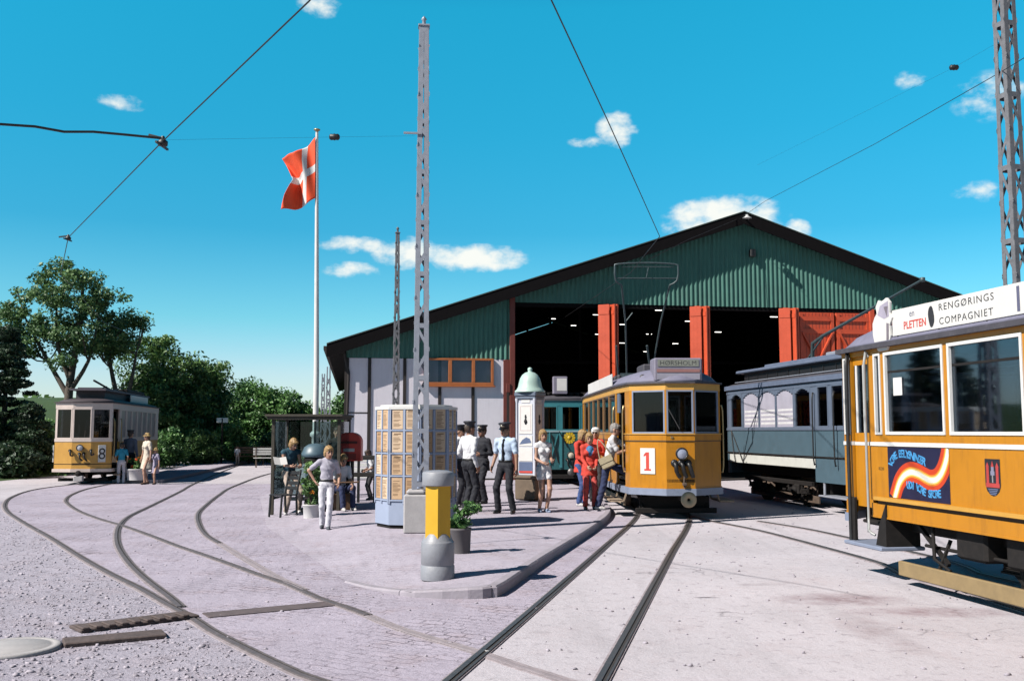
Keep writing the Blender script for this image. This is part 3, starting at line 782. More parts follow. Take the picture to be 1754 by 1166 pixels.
    # folded door leaves stacked beside posts
    def leaf(u, w, ang, v=-.16, m=redpaint):
        d = MB(); d.at((u, v, 0), ang); d.bbox(0, w, -.035, .035, .06, 6.02, .01)
        for k in range(1, int(w/.12)): d.box(k*.12-.004, k*.12+.004, -.038, -.034, .1, 5.98)
        for z in (.3, 2.9, 5.75): d.box(.02, w-.02, -.05, -.036, z-.07, z+.07)
        return d.build('door_leaf', m, shed)
    for u in (3.28, 6.56, 9.84):
        leaf(u-.30, .40, R_(-28)); leaf(u+.09, .36, R_(-70), -.14); leaf(u+.24, .34, R_(-78), -.1)
    # closed leaves with cross braces
    for u in (9.93+.42, 13.2):
        for (a, b) in ((u, u+1.36 if u > 11 else u+1.34), (u+1.4, u+3.1 if u > 11 else u+2.7)):
            d = MB(); d.bbox(a, b, -.02, .05, .06, 5.92, .008)
            n = int((b-a)/.13)
            for k in range(1, n): d.box(a+k*.13-.006, a+k*.13+.006, -.024, -.018, .1, 5.9, 1)
            for z in (.25, 3.0, 5.7, 5.25): d.box(a+.02, b-.02, -.075, -.022, z-.08, z+.08)
            d.box(a+.02,a+.14,-.07,-.022,.08,5.9); d.box(b-.14,b-.02,-.07,-.022,.08,5.9)
            d.bar((a+.1,-.06,3.1),(b-.1,-.06,5.2), .05, .13, up=(0,1,0)); d.bar((a+.1,-.062,5.2),(b-.1,-.062,3.1), .05, .13, up=(0,1,0))
            d.build('door_leaf', [redpaint, darkred], shed)
    # lamp on the ridge and the row lamps inside
    mb = MB(); mb.bar((AU-.05,-OV-.05,AZ-.15),(AU-.05,-OV-.40,AZ-.12), .04); 
    mb.lathe([(0,.12),(.04,.11),(.06,.05),(.15,.0),(.16,-.02),(0,-.03)], 16, 1, (AU-.05,-OV-.40,AZ-.26))
    mb.build('ridge_lamp', [black, pm('lamp_enamel', (.6,.6,.6), .3)], shed)
    mb = MB(); mb.bbox(AU+.32,AU+.52,-.22,-.02,7.85,8.12,.02); mb.build('lamp_shadow_box', black, shed)  # black box added in place of the ridge lamp's shadow on the gable
    tube = emis('strip_light', (1,.95,.88), 2.0)
    for v in (9.0, 16.0, 23.0, 29.0):
        for u in (2.0, 4.6, 8.6, 10.2, 11.8, 13.4):
            if (v in (9.0,23.0) and u < 7): continue
            l = MB(); z = roofz(u)-.75; l.bbox(u-.2, u+.2, v-.06, v+.06, z, z+.05, .01); l.box(u-.17, u+.17, v-.035, v+.035, z-.025, z-.001, 1)
            l.bar((u,v,z+.07),(u,v,roofz(u)-.16),.02)
            l.build('ceiling_lamp', [black, tube], shed)
    for v in (5., 11., 17., 23., 29.):    # trusses
        t = MB()
        t.bar((-5.4,v,4.35),(21.7,v,4.5),.12); 
        for (a, b) in ((-5.4, AU), (AU, 21.7)): t.bar((a,v,roofz(a)-.3),(b,v,roofz(b)-.3),.14)
        for u in (-1, 3.5, 8.2, 13, 17.5): t.bar((u,v,4.45),(u,v,roofz(u)-.3),.1)
        t.build('roof_truss', tar, shed)
build_shed()

# ------------------------------------------------------------------ masts, flag, wires
def lattice(name, label, base, h, w0, w1, mat, group='lattice overhead line masts', pitch=.42, ww=.05, rz=.25, cap=True):
    t = thing(name, label, 'mast', base, rz, group)
    mb = MB()
    def c(sx, sy, z): k = (w0+(w1-w0)*z/h)/2; return Vector((sx*k, sy*k, z))
    for sx, sy in ((-1,-1),(1,-1),(1,1),(-1,1)):
        mb.bar(c(sx,sy,0)+Vector((-sx*ww/2,0,0)), c(sx,sy,h)+Vector((-sx*ww/2,0,0)), ww, .008, up=(0,1,0))
        mb.bar(c(sx,sy,0)+Vector((0,-sy*ww/2,0)), c(sx,sy,h)+Vector((0,-sy*ww/2,0)), .008, ww, up=(0,1,0))
    mb.build('corner_angle', mat, t)
    mb = MB()
    for (p, q) in (((-1,-1),(1,-1)),((1,-1),(1,1)),((1,1),(-1,1)),((-1,1),(-1,-1))):
        z = .12; s = 0
        while z < h-pitch:
            a, b = (p, q) if s % 2 == 0 else (q, p)
            mb.bar(c(*a,z), c(*b,z+pitch), .045, .007, up=(p[0]+q[0],p[1]+q[1],0))
            if s % 2 == 0: mb.bar(c(*p,z)+Vector((0,0,-.04)), c(*q,z)+Vector((0,0,-.04)), .007, .075)
            z += pitch; s += 1
    mb.build('lattice_bar', mat, t)
    if cap:
        mb = MB(); mb.bbox(-w1/2-.02,w1/2+.02,-w1/2-.02,w1/2+.02,h,h+.03,.005); mb.lathe([(0.03,h+.03),(.03,h+.12),(.05,h+.14),(.0,h+.2)],10); mb.build('cap', mat, t)
    return t
pz = pav_z(-1.58, 16)
bb = gp(711, 913, pz); bb.y += .14
blk = MB(); blk.bbox(-.19,.19,-.19,.19,0,.60,.02); blk.bbox(-.15,.15,-.15,.15,.60,.68,.03)
o = blk.build('concrete_block', concrete); o.location = (bb.x, bb.y, pz); o.rotation_euler = (0,0,.05); tag(o, 'square concrete footing block at the base of the tall pale lattice mast', 'footing')
MH = at(722, 27, bb.y).z-pz-.68
mast = lattice('lattice_mast', 'tall pale grey lattice mast standing on a concrete block beside the notice kiosk', (bb.x+.06, bb.y+.02, pz+.68), MH-.2, .26, .15, galv, ww=.075, rz=0.12)
mb = MB(); mb.bar((-.02,-.1,5.75),(-.32,-.1,5.75),.03); mb.build('wire_bracket', galv, mast)
b2 = gp(678, 800); b2 = Vector((at(678,700,28).x, 28, 0.1))
lattice('lattice_mast', 'thin rust brown lattice mast rising behind the notice kiosk', (b2.x, b2.y, .1), at(680,388,28).z-.3, .22, .10, galv_d, rz=.2, ww=.045, pitch=.36)
b3 = Vector((7.42,14.5,0))
lattice('lattice_mast', 'massive grimy lattice mast rising behind the tram roof advertisement', (b3.x, b3.y, 0), 10.5, .28, .20, galv_d, rz=.3, ww=.07, pitch=.55)
for (px, Y, top, lab) in ((562, 44, 628, 'far thin pale lattice mast nearer the shed eaves'), (553, 52, 640, 'farthest thin pale lattice mast beside the flagpole')):
    lattice('lattice_mast', lab, (at(px,700,Y).x, Y, 0), at(px,top,Y).z, .26, .16, galv, cap=False, rz=.2, pitch=.5)

fy = 24.0; fx = at(541, 700, fy).x
fp = thing('flagpole', 'tall white wooden flagpole rising behind the glass shelter', 'flagpole', (fx, fy, .1))
mb = MB(); ft = at(543,226,fy); mb.tube([(0,0,0),(0,0,3),(ft.x-fx,0,ft.z-.1)], [.075,.065,.035], 12); mb.build('pole', white, fp)
mb = MB(); mb.lathe([(.0,-.02),(.035,-.02),(.035,.02),(.075,.035),(.08,.06),(.04,.075),(0,.08)], 14, c=(ft.x-fx,0,ft.z-.1)); mb.build('finial', brass, fp)
mb = MB(); mb.bbox(-.12,.12,-.10,.10,0,1.15,.02); mb.lathe([(.085,1.15),(.085,1.45),(.13,1.48),(.13,1.55),(.08,1.6)],14); mb.build('base_housing', white, fp)
def flag():
    # hoist along the pole; fly to the left, gathered by a light breeze
    nu, nv = 40, 32; V = []; MI = []; F = []
    H = [at(541,238,fy), at(540,345,fy)]
    out_px = [(0,[(541,236),(526,252),(505,266),(480,268)]),(.25,[(541,262),(525,272),(509,287),(489,283)]),(.5,[(541,288),(526,300),(515,307),(503,309)]),(.75,[(541,314),(525,326),(509,333),(492,338)]),(1,[(541,340),(524,351),(505,360),(486,363)])]
    def pix(u, v):
        k = min(3, int(v*4)); f = v*4-k
        def row(r):
            p = out_px[r][1]; q = min(2, int(u*3)); g = u*3-q
            return (p[q][0]+(p[q+1][0]-p[q][0])*g, p[q][1]+(p[q+1][1]-p[q][1])*g)
        a, b = row(k), row(k+1); return (a[0]+(b[0]-a[0])*f, a[1]+(b[1]-a[1])*f)
    for j in range(nv+1):
        for i in range(nu+1):
            u, v = i/nu, j/nv; x, y = pix(u, v)
            p = at(x, y, fy); p.y += .28*u*sin(u*7.5+v*4.2)-.05; V.append((p.x-fx, p.y-fy, p.z-.1))
    for j in range(nv):
        for i in range(nu):
            u, v = (i+.5)/nu, (j+.5)/nv
            F.append((j*(nu+1)+i, (j+1)*(nu+1)+i, (j+1)*(nu+1)+i+1, j*(nu+1)+i+1))
            MI.append(1 if (.30 < u < .46 or .43 < v < .57) else 0)
    me = arr_mesh(V, F, MI, True); o = link('flag', me, [flagred, flagwht]); o.location = (fx, fy, .1)
    md = o.modifiers.new('cloth_thickness', 'SOLIDIFY'); md.thickness = .006
    tag(o, 'red flag with a white cross flying from the tall white flagpole', 'flag')
flag()

def wire(label, pts, r=.011, name='overhead_wire', grp='overhead wires above the yard', sag=0.0):
    if sag:
        a, b = Vector(pts[0]), Vector(pts[-1]); n = 14
        pts = [a+(b-a)*(i/n)-Vector((0,0,sag*4*(i/n)*(1-i/n))) for i in range(n+1)]
    mb = MB(); mb.tube(pts, r, 6); o = mb.build(name, black); tag(o, label, 'wire', grp); return o
w1 = [at(580,-60,7.4), at(530,2,8.1), at(278,243,12.2), at(117,407,18.0), at(104,470,23), Vector((-13.6,33,5.3)), Vector((-16,50,5.2))]
wire('trolley wire crossing the upper left sky down towards the yellow and white tram', w1, .008)
w2 = [at(915,-60,8.0), at(945,2,8.8), at(1040,205,12.6), at(1130,405,19.5), Vector((2.9,24,5.55)), Vector((1.6,36,5.6))]
wire('trolley wire running from the top centre to the shed roof', w2, .008)
p_c = Vector((at(277,240,12.2)))
wire('thick sagging span wire entering at the left edge of the sky', [at(-40,208,11.0), at(0,213,11.2), at(60,217,11.4), at(110,226,11.6), at(160,226,11.8), at(215,231,12.0), at(276,237,12.18)], .016, 'span_wire')
mtop = at(710,233,bb.y)
wire('thin span wire from the tall mast to the trolley wire hanger', [mtop, at(573,235,14.6), p_c], .0013, 'span_wire')
wire('long wire from the shed ridge up to the right hand mast', [Vector((8.0*cos(TH)+.4*sin(TH), 33.7+8*sin(TH)-.45, 9.1)), at(1310,345,32), at(1500,246,22), at(1712,125,14.6), at(1780,84,12.5)], .006)
wire('sloping stay wire below the left roof edge of the shed', [Vector((8.0*cos(TH), 33.7+8*sin(TH)-.5, 9.1)), at(1180,410,33.2), at(1110,445,32)], .012, 'stay_wire')
# hanger clamps and insulators
def hanger(px, py, Y, label, arm=(-60,4), s=1.0):
    p = at(px, py, Y); mb = MB(); mb.lathe([(.02*s,-.06*s),(.06*s,-.05*s),(.065*s,0),(.03*s,.03*s),(.02*s,.07*s)], 10); q = at(px+arm[0], py+arm[1], Y)-p; mb.bar((0,0,.04*s),(q.x, 0, q.z+.04*s), .03*s); mb.bar((-.02,-.18*s,-.05*s),(.0,.18*s,-.05*s),.025*s)
    o = mb.build('wire_hanger', black); o.location = p; tag(o, label, 'wire hanger', 'wire hangers on the trolley wire')
hanger(279,243,12.2,'dark wire hanger where the thick span wire meets the trolley wire', (-24,-6))
hanger(117,407,18,'small dark wire hanger at the low end of the left trolley wire', (-16,2), .8)
def insul(px, py, Y, s, label):
    mb = MB(); mb.lathe([(.0,-.09),(.03,-.085),(.055,-.06),(.05,-.02),(.06,0),(.05,.02),(.055,.06),(.03,.085),(0,.09)], 12, axis='X'); o = mb.build('insulator', black); o.location = at(px,py,Y); o.scale = (s,s,s); tag(o, label, 'insulator', 'insulators on the span wires')
insul(573,235,14.6,.9,'dark insulator on the span wire beside the flagpole top')
insul(1634,116,16.0,.85,'round dark insulator in the sky left of the massive mast')
wire('fine span wire carrying the insulator left of the massive mast', [at(1297,283,24), at(1634,116,16.0), at(1715,70,14.5)], .0013, 'span_wire')
# ------------------------------------------------------------------ vegetation
LEAF = {'dark': leaf_mat('dark_leaves', (.028,.07,.02), (.15,.27,.075)), 'mid': leaf_mat('mid_leaves', (.03,.085,.024), (.13,.27,.07)),
        'airy': leaf_mat('airy_leaves', (.03,.075,.025), (.15,.26,.09)), 'spruce': leaf_mat('spruce_needles', (.010,.026,.014), (.04,.085,.035)),
        'bright': leaf_mat('bright_leaves', (.04,.10,.02), (.13,.24,.07)), 'flower': leaf_mat('flower_petals', (.55,.05,.02), (.7,.35,.03))}
def leaves(name, centers, spread, n_per, size, mat, parent, flat=.5, tone_c=None, kind=None):
    """centers (k,3), spread (k,3): leaf quads gathered in clumps"""
    k = len(centers); N_ = k*n_per
    c = np.repeat(np.asarray(centers), n_per, 0); sp = np.repeat(np.asarray(spread), n_per, 0)
    d = rng.normal(size=(N_,3)); d /= np.linalg.norm(d, axis=1, keepdims=True); rad = rng.random((N_,1))**.45
    p = c + d*rad*sp
    nrm = rng.normal(size=(N_,3)) + d*.7 + np.array([0,0,flat]); nrm /= np.linalg.norm(nrm, axis=1, keepdims=True)
    a = np.cross(nrm, rng.normal(size=(N_,3))); a /= np.linalg.norm(a, axis=1, keepdims=True); b = np.cross(nrm, a)
    s = size*rng.uniform(.6, 1.35, (N_,1)); w = s*rng.uniform(.4,.62,(N_,1))
    V = np.empty((N_,4,3)); V[:,0] = p-a*s; V[:,1] = p-b*w+nrm*s*.12; V[:,2] = p+a*s; V[:,3] = p+b*w+nrm*s*.12
    tone = np.clip(np.repeat(rng.random(k)*.75, n_per)+rng.normal(0,.16,N_), 0, 1)
    me = arr_mesh(V.reshape(-1,3), np.arange(N_*4).reshape(-1,4))
    at_ = me.attributes.new('tone', 'FLOAT', 'FACE'); at_.data.foreach_set('value', tone.astype(np.float32))
    o = link(name, me, [LEAF[mat]], parent)
    if kind: o['kind'] = kind
    return o
def tree(name, label, loc, blobs, clumps, n_per, size, mat, trunk=None, limbs=True, group=None, csize=.5, cat='tree', fill=.8):
    """blobs: (x,y,z,rx,ry,rz) local ellipsoids that make the crown"""
    t = thing(name, label, cat, loc, 0, group)
    vol = np.array([b[3]*b[4]*b[5] for b in blobs]); vol = vol/vol.sum(); C = []; SP = []
    for b, f in zip(blobs, vol):
        for _ in range(max(3, int(clumps*f))):
            d = rng.normal(size=3); d /= np.linalg.norm(d); r = rng.random()**(1/3.0*(1-fill)+.18)
            C.append((b[0]+d[0]*r*b[3], b[1]+d[1]*r*b[4], b[2]+d[2]*r*b[5])); q = csize*rng.uniform(.6,1.4); SP.append((q, q, q*.6))
    leaves('crown', C, SP, n_per, size, mat, t)
    if trunk:
        mb = MB()
        for pts, r0, r1 in trunk:
            c = spline(pts, .5); n = len(c); mb.tube(c, [r0+(r1-r0)*i/(n-1) for i in range(n)], 7)
        if limbs:
            idx = rng.choice(len(C), min(len(C), 26), replace=False)
            tops = [Vector(p) for pts, _, _ in trunk for p in pts[1:]]
            for i in idx:
                e = Vector(C[i]); a = min(tops, key=lambda q: (q-e).length+(2 if q.z > e.z else 0)); m = (a+e)/2+Vector((0,0,-.15))
                mb.tube(spline([a, m, e], .5), .035, 5)
        mb.build('trunk', bark, t)
    return t
def P(px, py, Y): return at(px, py, Y)
def blob(px, py, rx, ry, Y, base, dy=1.0, yo=0.0):
    """crown ellipsoid given where it stands in the yard's plan and its real size"""
    c = at(px, py, Y); k = Y/1705.0
    return (c.x-base[0], yo, c.z-base[2], rx*k, max(rx, ry)*k*dy, ry*k)
# tall airy tree behind the yellow and white tram
B = Vector((at(112,700,47).x, 47, .6))
tree('ash_tree', 'tall airy tree with open crown rising behind the yellow and white tram', B,
     [blob(125,500,70,42,47,B), blob(60,545,52,48,47,B), blob(150,560,55,50,47,B), blob(95,590,60,45,47,B), blob(30,520,28,30,47,B), blob(185,510,30,28,47,B),blob(120,470,34,26,47,B),blob(20,560,34,34,47,B)], 180, 95, .085, 'airy',
     [([(0,0,0),(.1,0,2),(.15,.1,3.6),(.5,.1,6.2),(.6,0,8.2)], .26, .07), ([(.15,.1,2.6),(-1.0,.2,4.4),(-1.8,0,5.9)], .14, .05), ([(.15,.1,3.4),(-.4,-.2,5.2),(-.6,0,7.0)], .12, .04), ([(.2,0,3.0),(1.0,0,4.4),(1.3,.1,6.0)], .12, .04)], csize=.48)
B = Vector((at(205,700,49).x, 49, .6))
tree('ash_tree', 'smaller airy tree with forked pale trunk right of the tall one', B,
     [blob(205,575,42,36,49,B), blob(225,550,26,20,49,B), blob(180,600,28,28,49,B)], 62, 95, .085, 'airy',
     [([(0,0,0),(-.1,0,2.4),(-.5,0,4.2),(-.6,0,5.4)], .2, .06), ([(.05,0,1.6),(.5,0,3.4),(.7,.1,5.0)], .15, .05)], csize=.52)
# dark spruces at the left margin
def spruce(px, Y, top, wid, lab):
    B = Vector((at(px,700,Y).x, Y, 0.1)); h = at(px, top, Y).z; C = []; SP = []; n = 190
    for i in range(n):
        f = rng.random()**.75; r = wid*(1-f)*(.75+.35*rng.random())+.15; a = rng.random()*6.28; rr = r*sqrt(rng.random()*.8+.2)
        C.append((cos(a)*rr, sin(a)*rr, .3+f*(h-.5)-.15*rr)); SP.append((.34,.34,.10))
    t = thing('spruce_tree', lab, 'tree', B, 0, 'dark spruces at the left margin'); leaves('crown', C, SP, 190, .062, 'spruce', t, 0.1)
    mb = MB(); mb.tube([(0,0,-.3),(0,0,h*.5),(0,0,h-.1)], [.16,.09,.02], 7); mb.build('trunk', bark, t)
spruce(8, 39, 555, 1.9, 'dark spruce standing at the left edge of the photo')
spruce(-55, 38, 590, 2.1, 'dark spruce half outside the left edge of the photo')
spruce(50, 38.5, 690, 1.2, 'low dark spruce between the edge spruces and the tram front')
# shrubs and dense trees right of the tram
def bush(name, label, px, py_base, Y, blobs_px, clumps, mat, csize=.5, n_per=70, size=.10, group=None, trunk=True):
    B = Vector((at(px,py_base,Y).x, Y, hill_z(at(px,py_base,Y).x, Y) if Y > 40 else 0.0))
    tr = [([(0,0,-.2),(.05,0,.8),(.1,0,2.0)], .16, .06)] if trunk else None
    return tree(name, label, B, [blob(*q, Y, B, 1.0, yo) for (*q, yo) in blobs_px], clumps, n_per, size, mat, tr, False, group, csize)
bush('broadleaf_tree', 'tall dense dark tree just right of the yellow and white tram', 268, 780, 52, [(265,625,52,48,0),(255,690,50,60,0),(290,700,50,70,0),(300,640,38,40,.4),(262,595,30,22,0)], 190, 'dark', .65, 110, .10, 'dense trees along the road')
bush('broadleaf_tree', 'broad dense tree between the tallest dark tree and the tram stop sign', 348, 780, 54, [(345,665,44,42,0),(330,715,45,55,0),(360,700,35,60,0),(372,640,22,20,0)], 170, 'dark', .65, 110, .10, 'dense trees along the road')
bush('broadleaf_tree', 'rounded green tree left of the flagpole beyond the road', 432, 785, 60, [(432,698,50,42,0),(402,700,28,34,0),(460,712,42,46,0),(425,750,55,36,0)], 200, 'mid', .65, 110, .105, 'dense trees along the road')
bush('broadleaf_tree', 'low sloping tree just left of the flagpole', 500, 785, 62, [(490,715,42,42,0),(520,722,32,34,0),(500,755,54,30,0)], 140, 'mid', .6, 110, .105, 'dense trees along the road')
bush('broadleaf_tree', 'low tree squeezed between flagpole and shed corner', 575, 785, 64, [(578,722,26,38,0),(555,745,36,34,0),(592,700,14,22,0)], 90, 'mid', .6, 110, .105, 'dense trees along the road')
for (px, pb, Y, bl, lab, mt) in (
    (232, 800, 45, [(225,770,22,30,0),(245,782,18,20,0)], 'leafy shrub just behind the passengers by the yellow and white tram', 'mid'),
    (285, 795, 47, [(282,765,28,34,0),(300,780,20,18,0)], 'leafy shrub beneath the tallest dark tree', 'mid'),
    (340, 792, 49, [(338,765,30,30,0),(360,775,18,18,0)], 'leafy shrub left of the tram stop sign', 'dark'),
    (398, 790, 52, [(400,758,24,30,0),(418,772,20,18,0)], 'bright shrub right of the tram stop sign', 'bright'),
    (66, 830, 39.5, [(68,770,26,42,0),(40,790,28,30,0)], 'dark shrub beside the front of the yellow and white tram', 'dark'),
    (28, 830, 36.5, [(20,795,42,36,0)], 'black green shrub low at the left edge', 'spruce'),
    (470, 790, 55, [(470,765,26,22,0)], 'dark shrub behind the glass shelter', 'dark')):
    bush('shrub', lab, px, pb, Y, bl, 55, mt, .4, 80, .09, 'shrubs along the edge of the trees', False)
# far wood on the left horizon
C = [(x, 150+rng.uniform(-8,8), 2.5+rng.uniform(0,3.2)) for x in np.arange(-160,-40,1.2)]; 
o = leaves('far_wood', C, [(2.2,2,2)]*len(C), 40, .55, 'dark', None, .3); tag(o, kind='stuff')
C = [(x, 120+rng.uniform(-5,5), 1.5+rng.uniform(0,2.5)) for x in np.arange(-62,10,1.0)]
o = leaves('far_hedgerow', C, [(1.8,1.6,1.6)]*len(C), 45, .42, 'mid', None, .3); tag(o, kind='stuff')
# rough grass at the foot of the trees
C = [(x, y, hill_z(x,y)+.08) for x, y in [(rng.uniform(-21,-6), rng.uniform(52.5,60)) for _ in range(150)]+[(rng.uniform(-30,-17.5-(0)), rng.uniform(38,60)) for _ in range(260)]]
o = leaves('grass', C, [(.8,.8,.16)]*len(C), 45, .09, 'bright', None, .1); tag(o, kind='stuff')

# ------------------------------------------------------------------ notice kiosk
kz = pav_z(-1.6, 17); KC = Vector((at(713,780,17.15).x, 17.15, kz))
def kiosk():
    t = thing('notice_kiosk', 'grey blue octagonal notice kiosk covered with rows of tan papers', 'notice kiosk', KC, 0)
    r = .685; H = 2.10-kz; a0 = R_(-90-80.0)
    pts = [(r*cos(a0+k*pi/4), r*sin(a0+k*pi/4)) for k in range(8)]
    def ring(s, z0, z1, mb, m=0): mb.prism([(x*s, y*s) for x, y in pts], z0, z1, m)
    mb = MB(); ring(1, .06, H-.04, mb); mb.build('body', kioskblue, t)
    mb = MB(); ring(.95, 0, .06, mb); mb.build('plinth', under, t)
    mb = MB(); ring(1.035, H-.04, H+.01, mb); ring(.9, H+.01, H+.04, mb); mb.build('cap', white, t)
    fr = MB(); 
    for k in range(8):
        a, b = Vector((*pts[k],0)), Vector((*pts[(k+1)%8],0)); ux = (b-a).normalized(); nn = Vector((ux.y,-ux.x,0)); w = (b-a).length
        if nn.y > .75: continue
        mb = MB(); rows = [(1.63,1.96),(1.25,1.58),(.88,1.20),(.48,.83)]
        M = Matrix(((ux.x, nn.x, 0, a.x), (ux.y, nn.y, 0, a.y), (0,0,1,0), (0,0,0,1)))
        mb.M = M; fr.M = M
        for (z0, z1) in rows:
            for (u0, u1) in ((.05, w/2-.03), (w/2+.03, w-.05)):
                mb.box(u0, u1, .004, .008, z0, z1, rnd.choice((0,0,2,3)))
                z = z1-.05
                while z > z0+.03:
                    e = rnd.uniform(.55,.95); mb.box(u0+.02, u0+.02+(u1-u0-.04)*e, .0085, .0095, z-.006, z+.003, 1); z -= rnd.choice((.022,.022,.022,.04))
                if rnd.random() < .5: mb.box(u0+.03, u1-.03, .0085, .0095, z1-.04, z1-.022, 1)
            fr.bbox(.02, w-.02, .0, .022, z0-.035, z0-.012, .004)
        fr.bbox(.0, .03, .0, .02, .40, H-.05, .004); fr.bbox(w/2-.02, w/2+.02, .0, .02, .40, H-.05, .004); fr.bbox(w-.03, w, .0, .02, .40, H-.05, .004)
        mb.build('notice_sheet', [paper, pm('faded_ink', (.22,.13,.07), .8), pm('pale_tan_paper', (.70,.52,.36), .8, .1, 9), pm('brown_tan_paper', (.50,.31,.17), .8, .12, 9)], t)
    fr.build('frame', kioskblue, t)
    return t
kiosk()
# ------------------------------------------------------------------ clock-style advertising column
cz = .12; CC = Vector((at(908,780,23.4).x, 23.4, cz))
def column():
    t = thing('advertising_column', 'white square poster column with pale green bell dome and brown stone base', 'poster column', CC, R_(-27))
    mb = MB(); mb.bbox(-.30,.30,-.30,.30,0,.52,.03); mb.bbox(-.33,.33,-.33,.33,.52,.60,.02); mb.build('base', stone, t)
    mb = MB(); mb.bbox(-.25,.25,-.25,.25,.60,2.62,.01)
    for sx in (-1,1):
        for sy in (-1,1): mb.lathe([(.04,.6),(.04,.68),(.03,.72),(.03,2.4),(.045,2.46),(.045,2.5)], 10, 0, (sx*.255,sy*.255,0))
    mb.build('shaft', pm('column_white', (.60,.62,.72), .5, .06, 4), t)
    mb = MB(); mb.bbox(-.29,.29,-.29,.29,2.48,2.55,.015); mb.bbox(-.31,.31,-.31,.31,2.55,2.66,.02); mb.build('cornice', slate_l, t)
    mb = MB(); n = 20; V = []
    prof = [(.40,2.66),(.40,2.69),(.35,2.73),(.315,2.80),(.295,2.90),(.265,3.0),(.21,3.09),(.13,3.15),(.06,3.17),(.05,3.20),(.065,3.23),(.05,3.27),(0,3.29)]
    mb.lathe(prof, 20); mb.build('dome', domegrn, t)
    t.scale = (.9,.9,.935)
    blk, blu = ink, pm('poster_blue', (.10,.14,.26), .6)
    for (face, rz) in ((0,0),(1,-pi/2),(2,pi/2)):
        mb = MB(); mb.at((0,0,0), rz)
        mb.box(-.19,.19,-.262,-.252,1.62,2.36,0)
        for (a,b,c,d) in ((-.15,.15,2.30,2.31),(-.15,.15,1.70,1.71),(-.15,-.14,1.71,2.30),(.14,.15,1.71,2.30)): mb.box(a,b,-.265,-.2625,c,d,3)
        mb.lathe([(0,2.10),(.02,2.09),(.03,2.04),(.018,2.0),(.05,1.93),(.02,1.86),(0,1.85)], 8, 1, (0,-.262,0))
        mb.box(-.19,.19,-.262,-.252,1.32,1.58,0); mb.poly([(-.18,-.264,1.36),(.17,-.264,1.40),(.12,-.264,1.50),(.02,-.264,1.54),(-.1,-.264,1.47)],2)
        mb.box(-.19,.19,-.262,-.252,.95,1.29,0); mb.box(-.19,.19,-.262,-.252,.66,.93,2); mb.box(-.19,.19,-.264,-.262,.66,.71,4)
        mb.box(-.12,.12,-.262,-.252,2.39,2.46,0); mb.text('1902', .035, (0,-.264,2.425), (1,0,0), (0,0,1), 1) if False else None
        mb.build('poster', [paper_w, blk, blu, pm('poster_border', (.55,.42,.42), .8), redink], t)
column()
# ------------------------------------------------------------------ litter bin bollard
bz = pav_z(-.82, 11.15); BC = Vector((at(750,900,11.2).x, 11.2, bz))
def bin_():
    t = thing('litter_bin', 'round grey and yellow litter bin column standing near the kerb corner', 'litter bin', BC, 0)
    mb = MB(); mb.lathe([(.186,0),(.188,.01),(.188,.145),(.180,.155),(.180,.165),(.185,.17),(.184,.40),(.176,.415),(.150,.42)], 32); mb.build('base', bingrey, t)
    mb = MB(); mb.lathe([(.158,.40),(.158,1.03)], 6, 0, sm=False, ph=R_(-90+4)); mb.build('body', binyel, t)
    mb = MB(); mb.lathe([(.176,.414),(.165,.43),(.139,.50)], 32); mb.build('foot_collar', bingrey, t)
    mb = MB(); mb.lathe([(.150,1.02),(.176,1.025),(.178,1.03),(.178,1.16),(.168,1.175),(.10,1.19),(0,1.195)], 32); mb.build('lid', bingrey, t)
bin_()
# ------------------------------------------------------------------ planters
def planter(label, loc, r, h, potmat, plant_label, bl, clumps, mat, size=.035, n_per=40, cs=.09, flowers=0, taper=.92):
    t = thing('planter', label, 'planter', loc, 0, 'planters on the paving')
    mb = MB(); mb.lathe([(r*taper,0),(r,h*.9),(r*1.05,h*.92),(r*1.05,h),(r*.93,h),(r*.9,h*.9),(0,h*.88)], 28); mb.build('pot', potmat, t)
    mb = MB(); mb.lathe([(r*.9,h*.86),(r*.9,h*.9),(0,h*.93)], 20); mb.build('soil', soil, t)
    p = thing('potted_plant', plant_label, 'plant', (loc[0],loc[1],loc[2]+h*.9), 0, 'plants in the planters')
    C = []; SP = []
    for (x,y,z,rx,ry,rz) in bl:
        for _ in range(clumps):
            d = rng.normal(size=3); d /= np.linalg.norm(d); q = rng.random()**.4; C.append((x+d[0]*q*rx, y+d[1]*q*ry, max(.01, z+d[2]*q*rz))); SP.append((cs,cs,cs*.7))
    leaves('foliage', C, SP, n_per, size, mat, p)
    if flowers:
        idx = rng.choice(len(C), flowers); leaves('flowers', [(C[i][0]*1.08,C[i][1]*1.08-.05,C[i][2]+.05) for i in idx], [(.05,.05,.04)]*flowers, 16, size*.8, 'flower', p, kind='stuff')
    mb = MB()
    for i in range(0, len(C), 3): mb.tube([(0,0,0), tuple(Vector(C[i])*.5+Vector((0,0,.02))), C[i]], .006, 5)
    mb.build('stem', bark, p)
p = gp(787, 950, .09); p.y += .12
planter('small dark round planter just behind the yellow litter bin', p, .145, .34, pot_d, 'small leafy bush growing in the dark planter behind the litter bin', [(0,0,.18,.14,.14,.16),(.12,0,.30,.12,.12,.10),(-.05,0,.08,.16,.14,.08)], 10, 'mid', .035, 24, .07, 0)
p = gp(531, 888, .05); p.y += .15
planter('white round planter at the feet of the reading youth', p, .165, .26, pot_w, 'tall dark bush growing in the white planter by the reading youth', [(0,0,.35,.20,.20,.33),(.02,0,.65,.16,.16,.20)], 26, 'dark', .035, 40, .08, 2)
p = gp(231, 822, .11); p.y += .2
planter('white round flower planter on the left tram stop platform', p, .34, .36, pot_w, 'orange and red flowers growing in the white planter at the tram stop', [(0,0,.22,.36,.36,.22)], 22, 'bright', .05, 35, .1, 30)

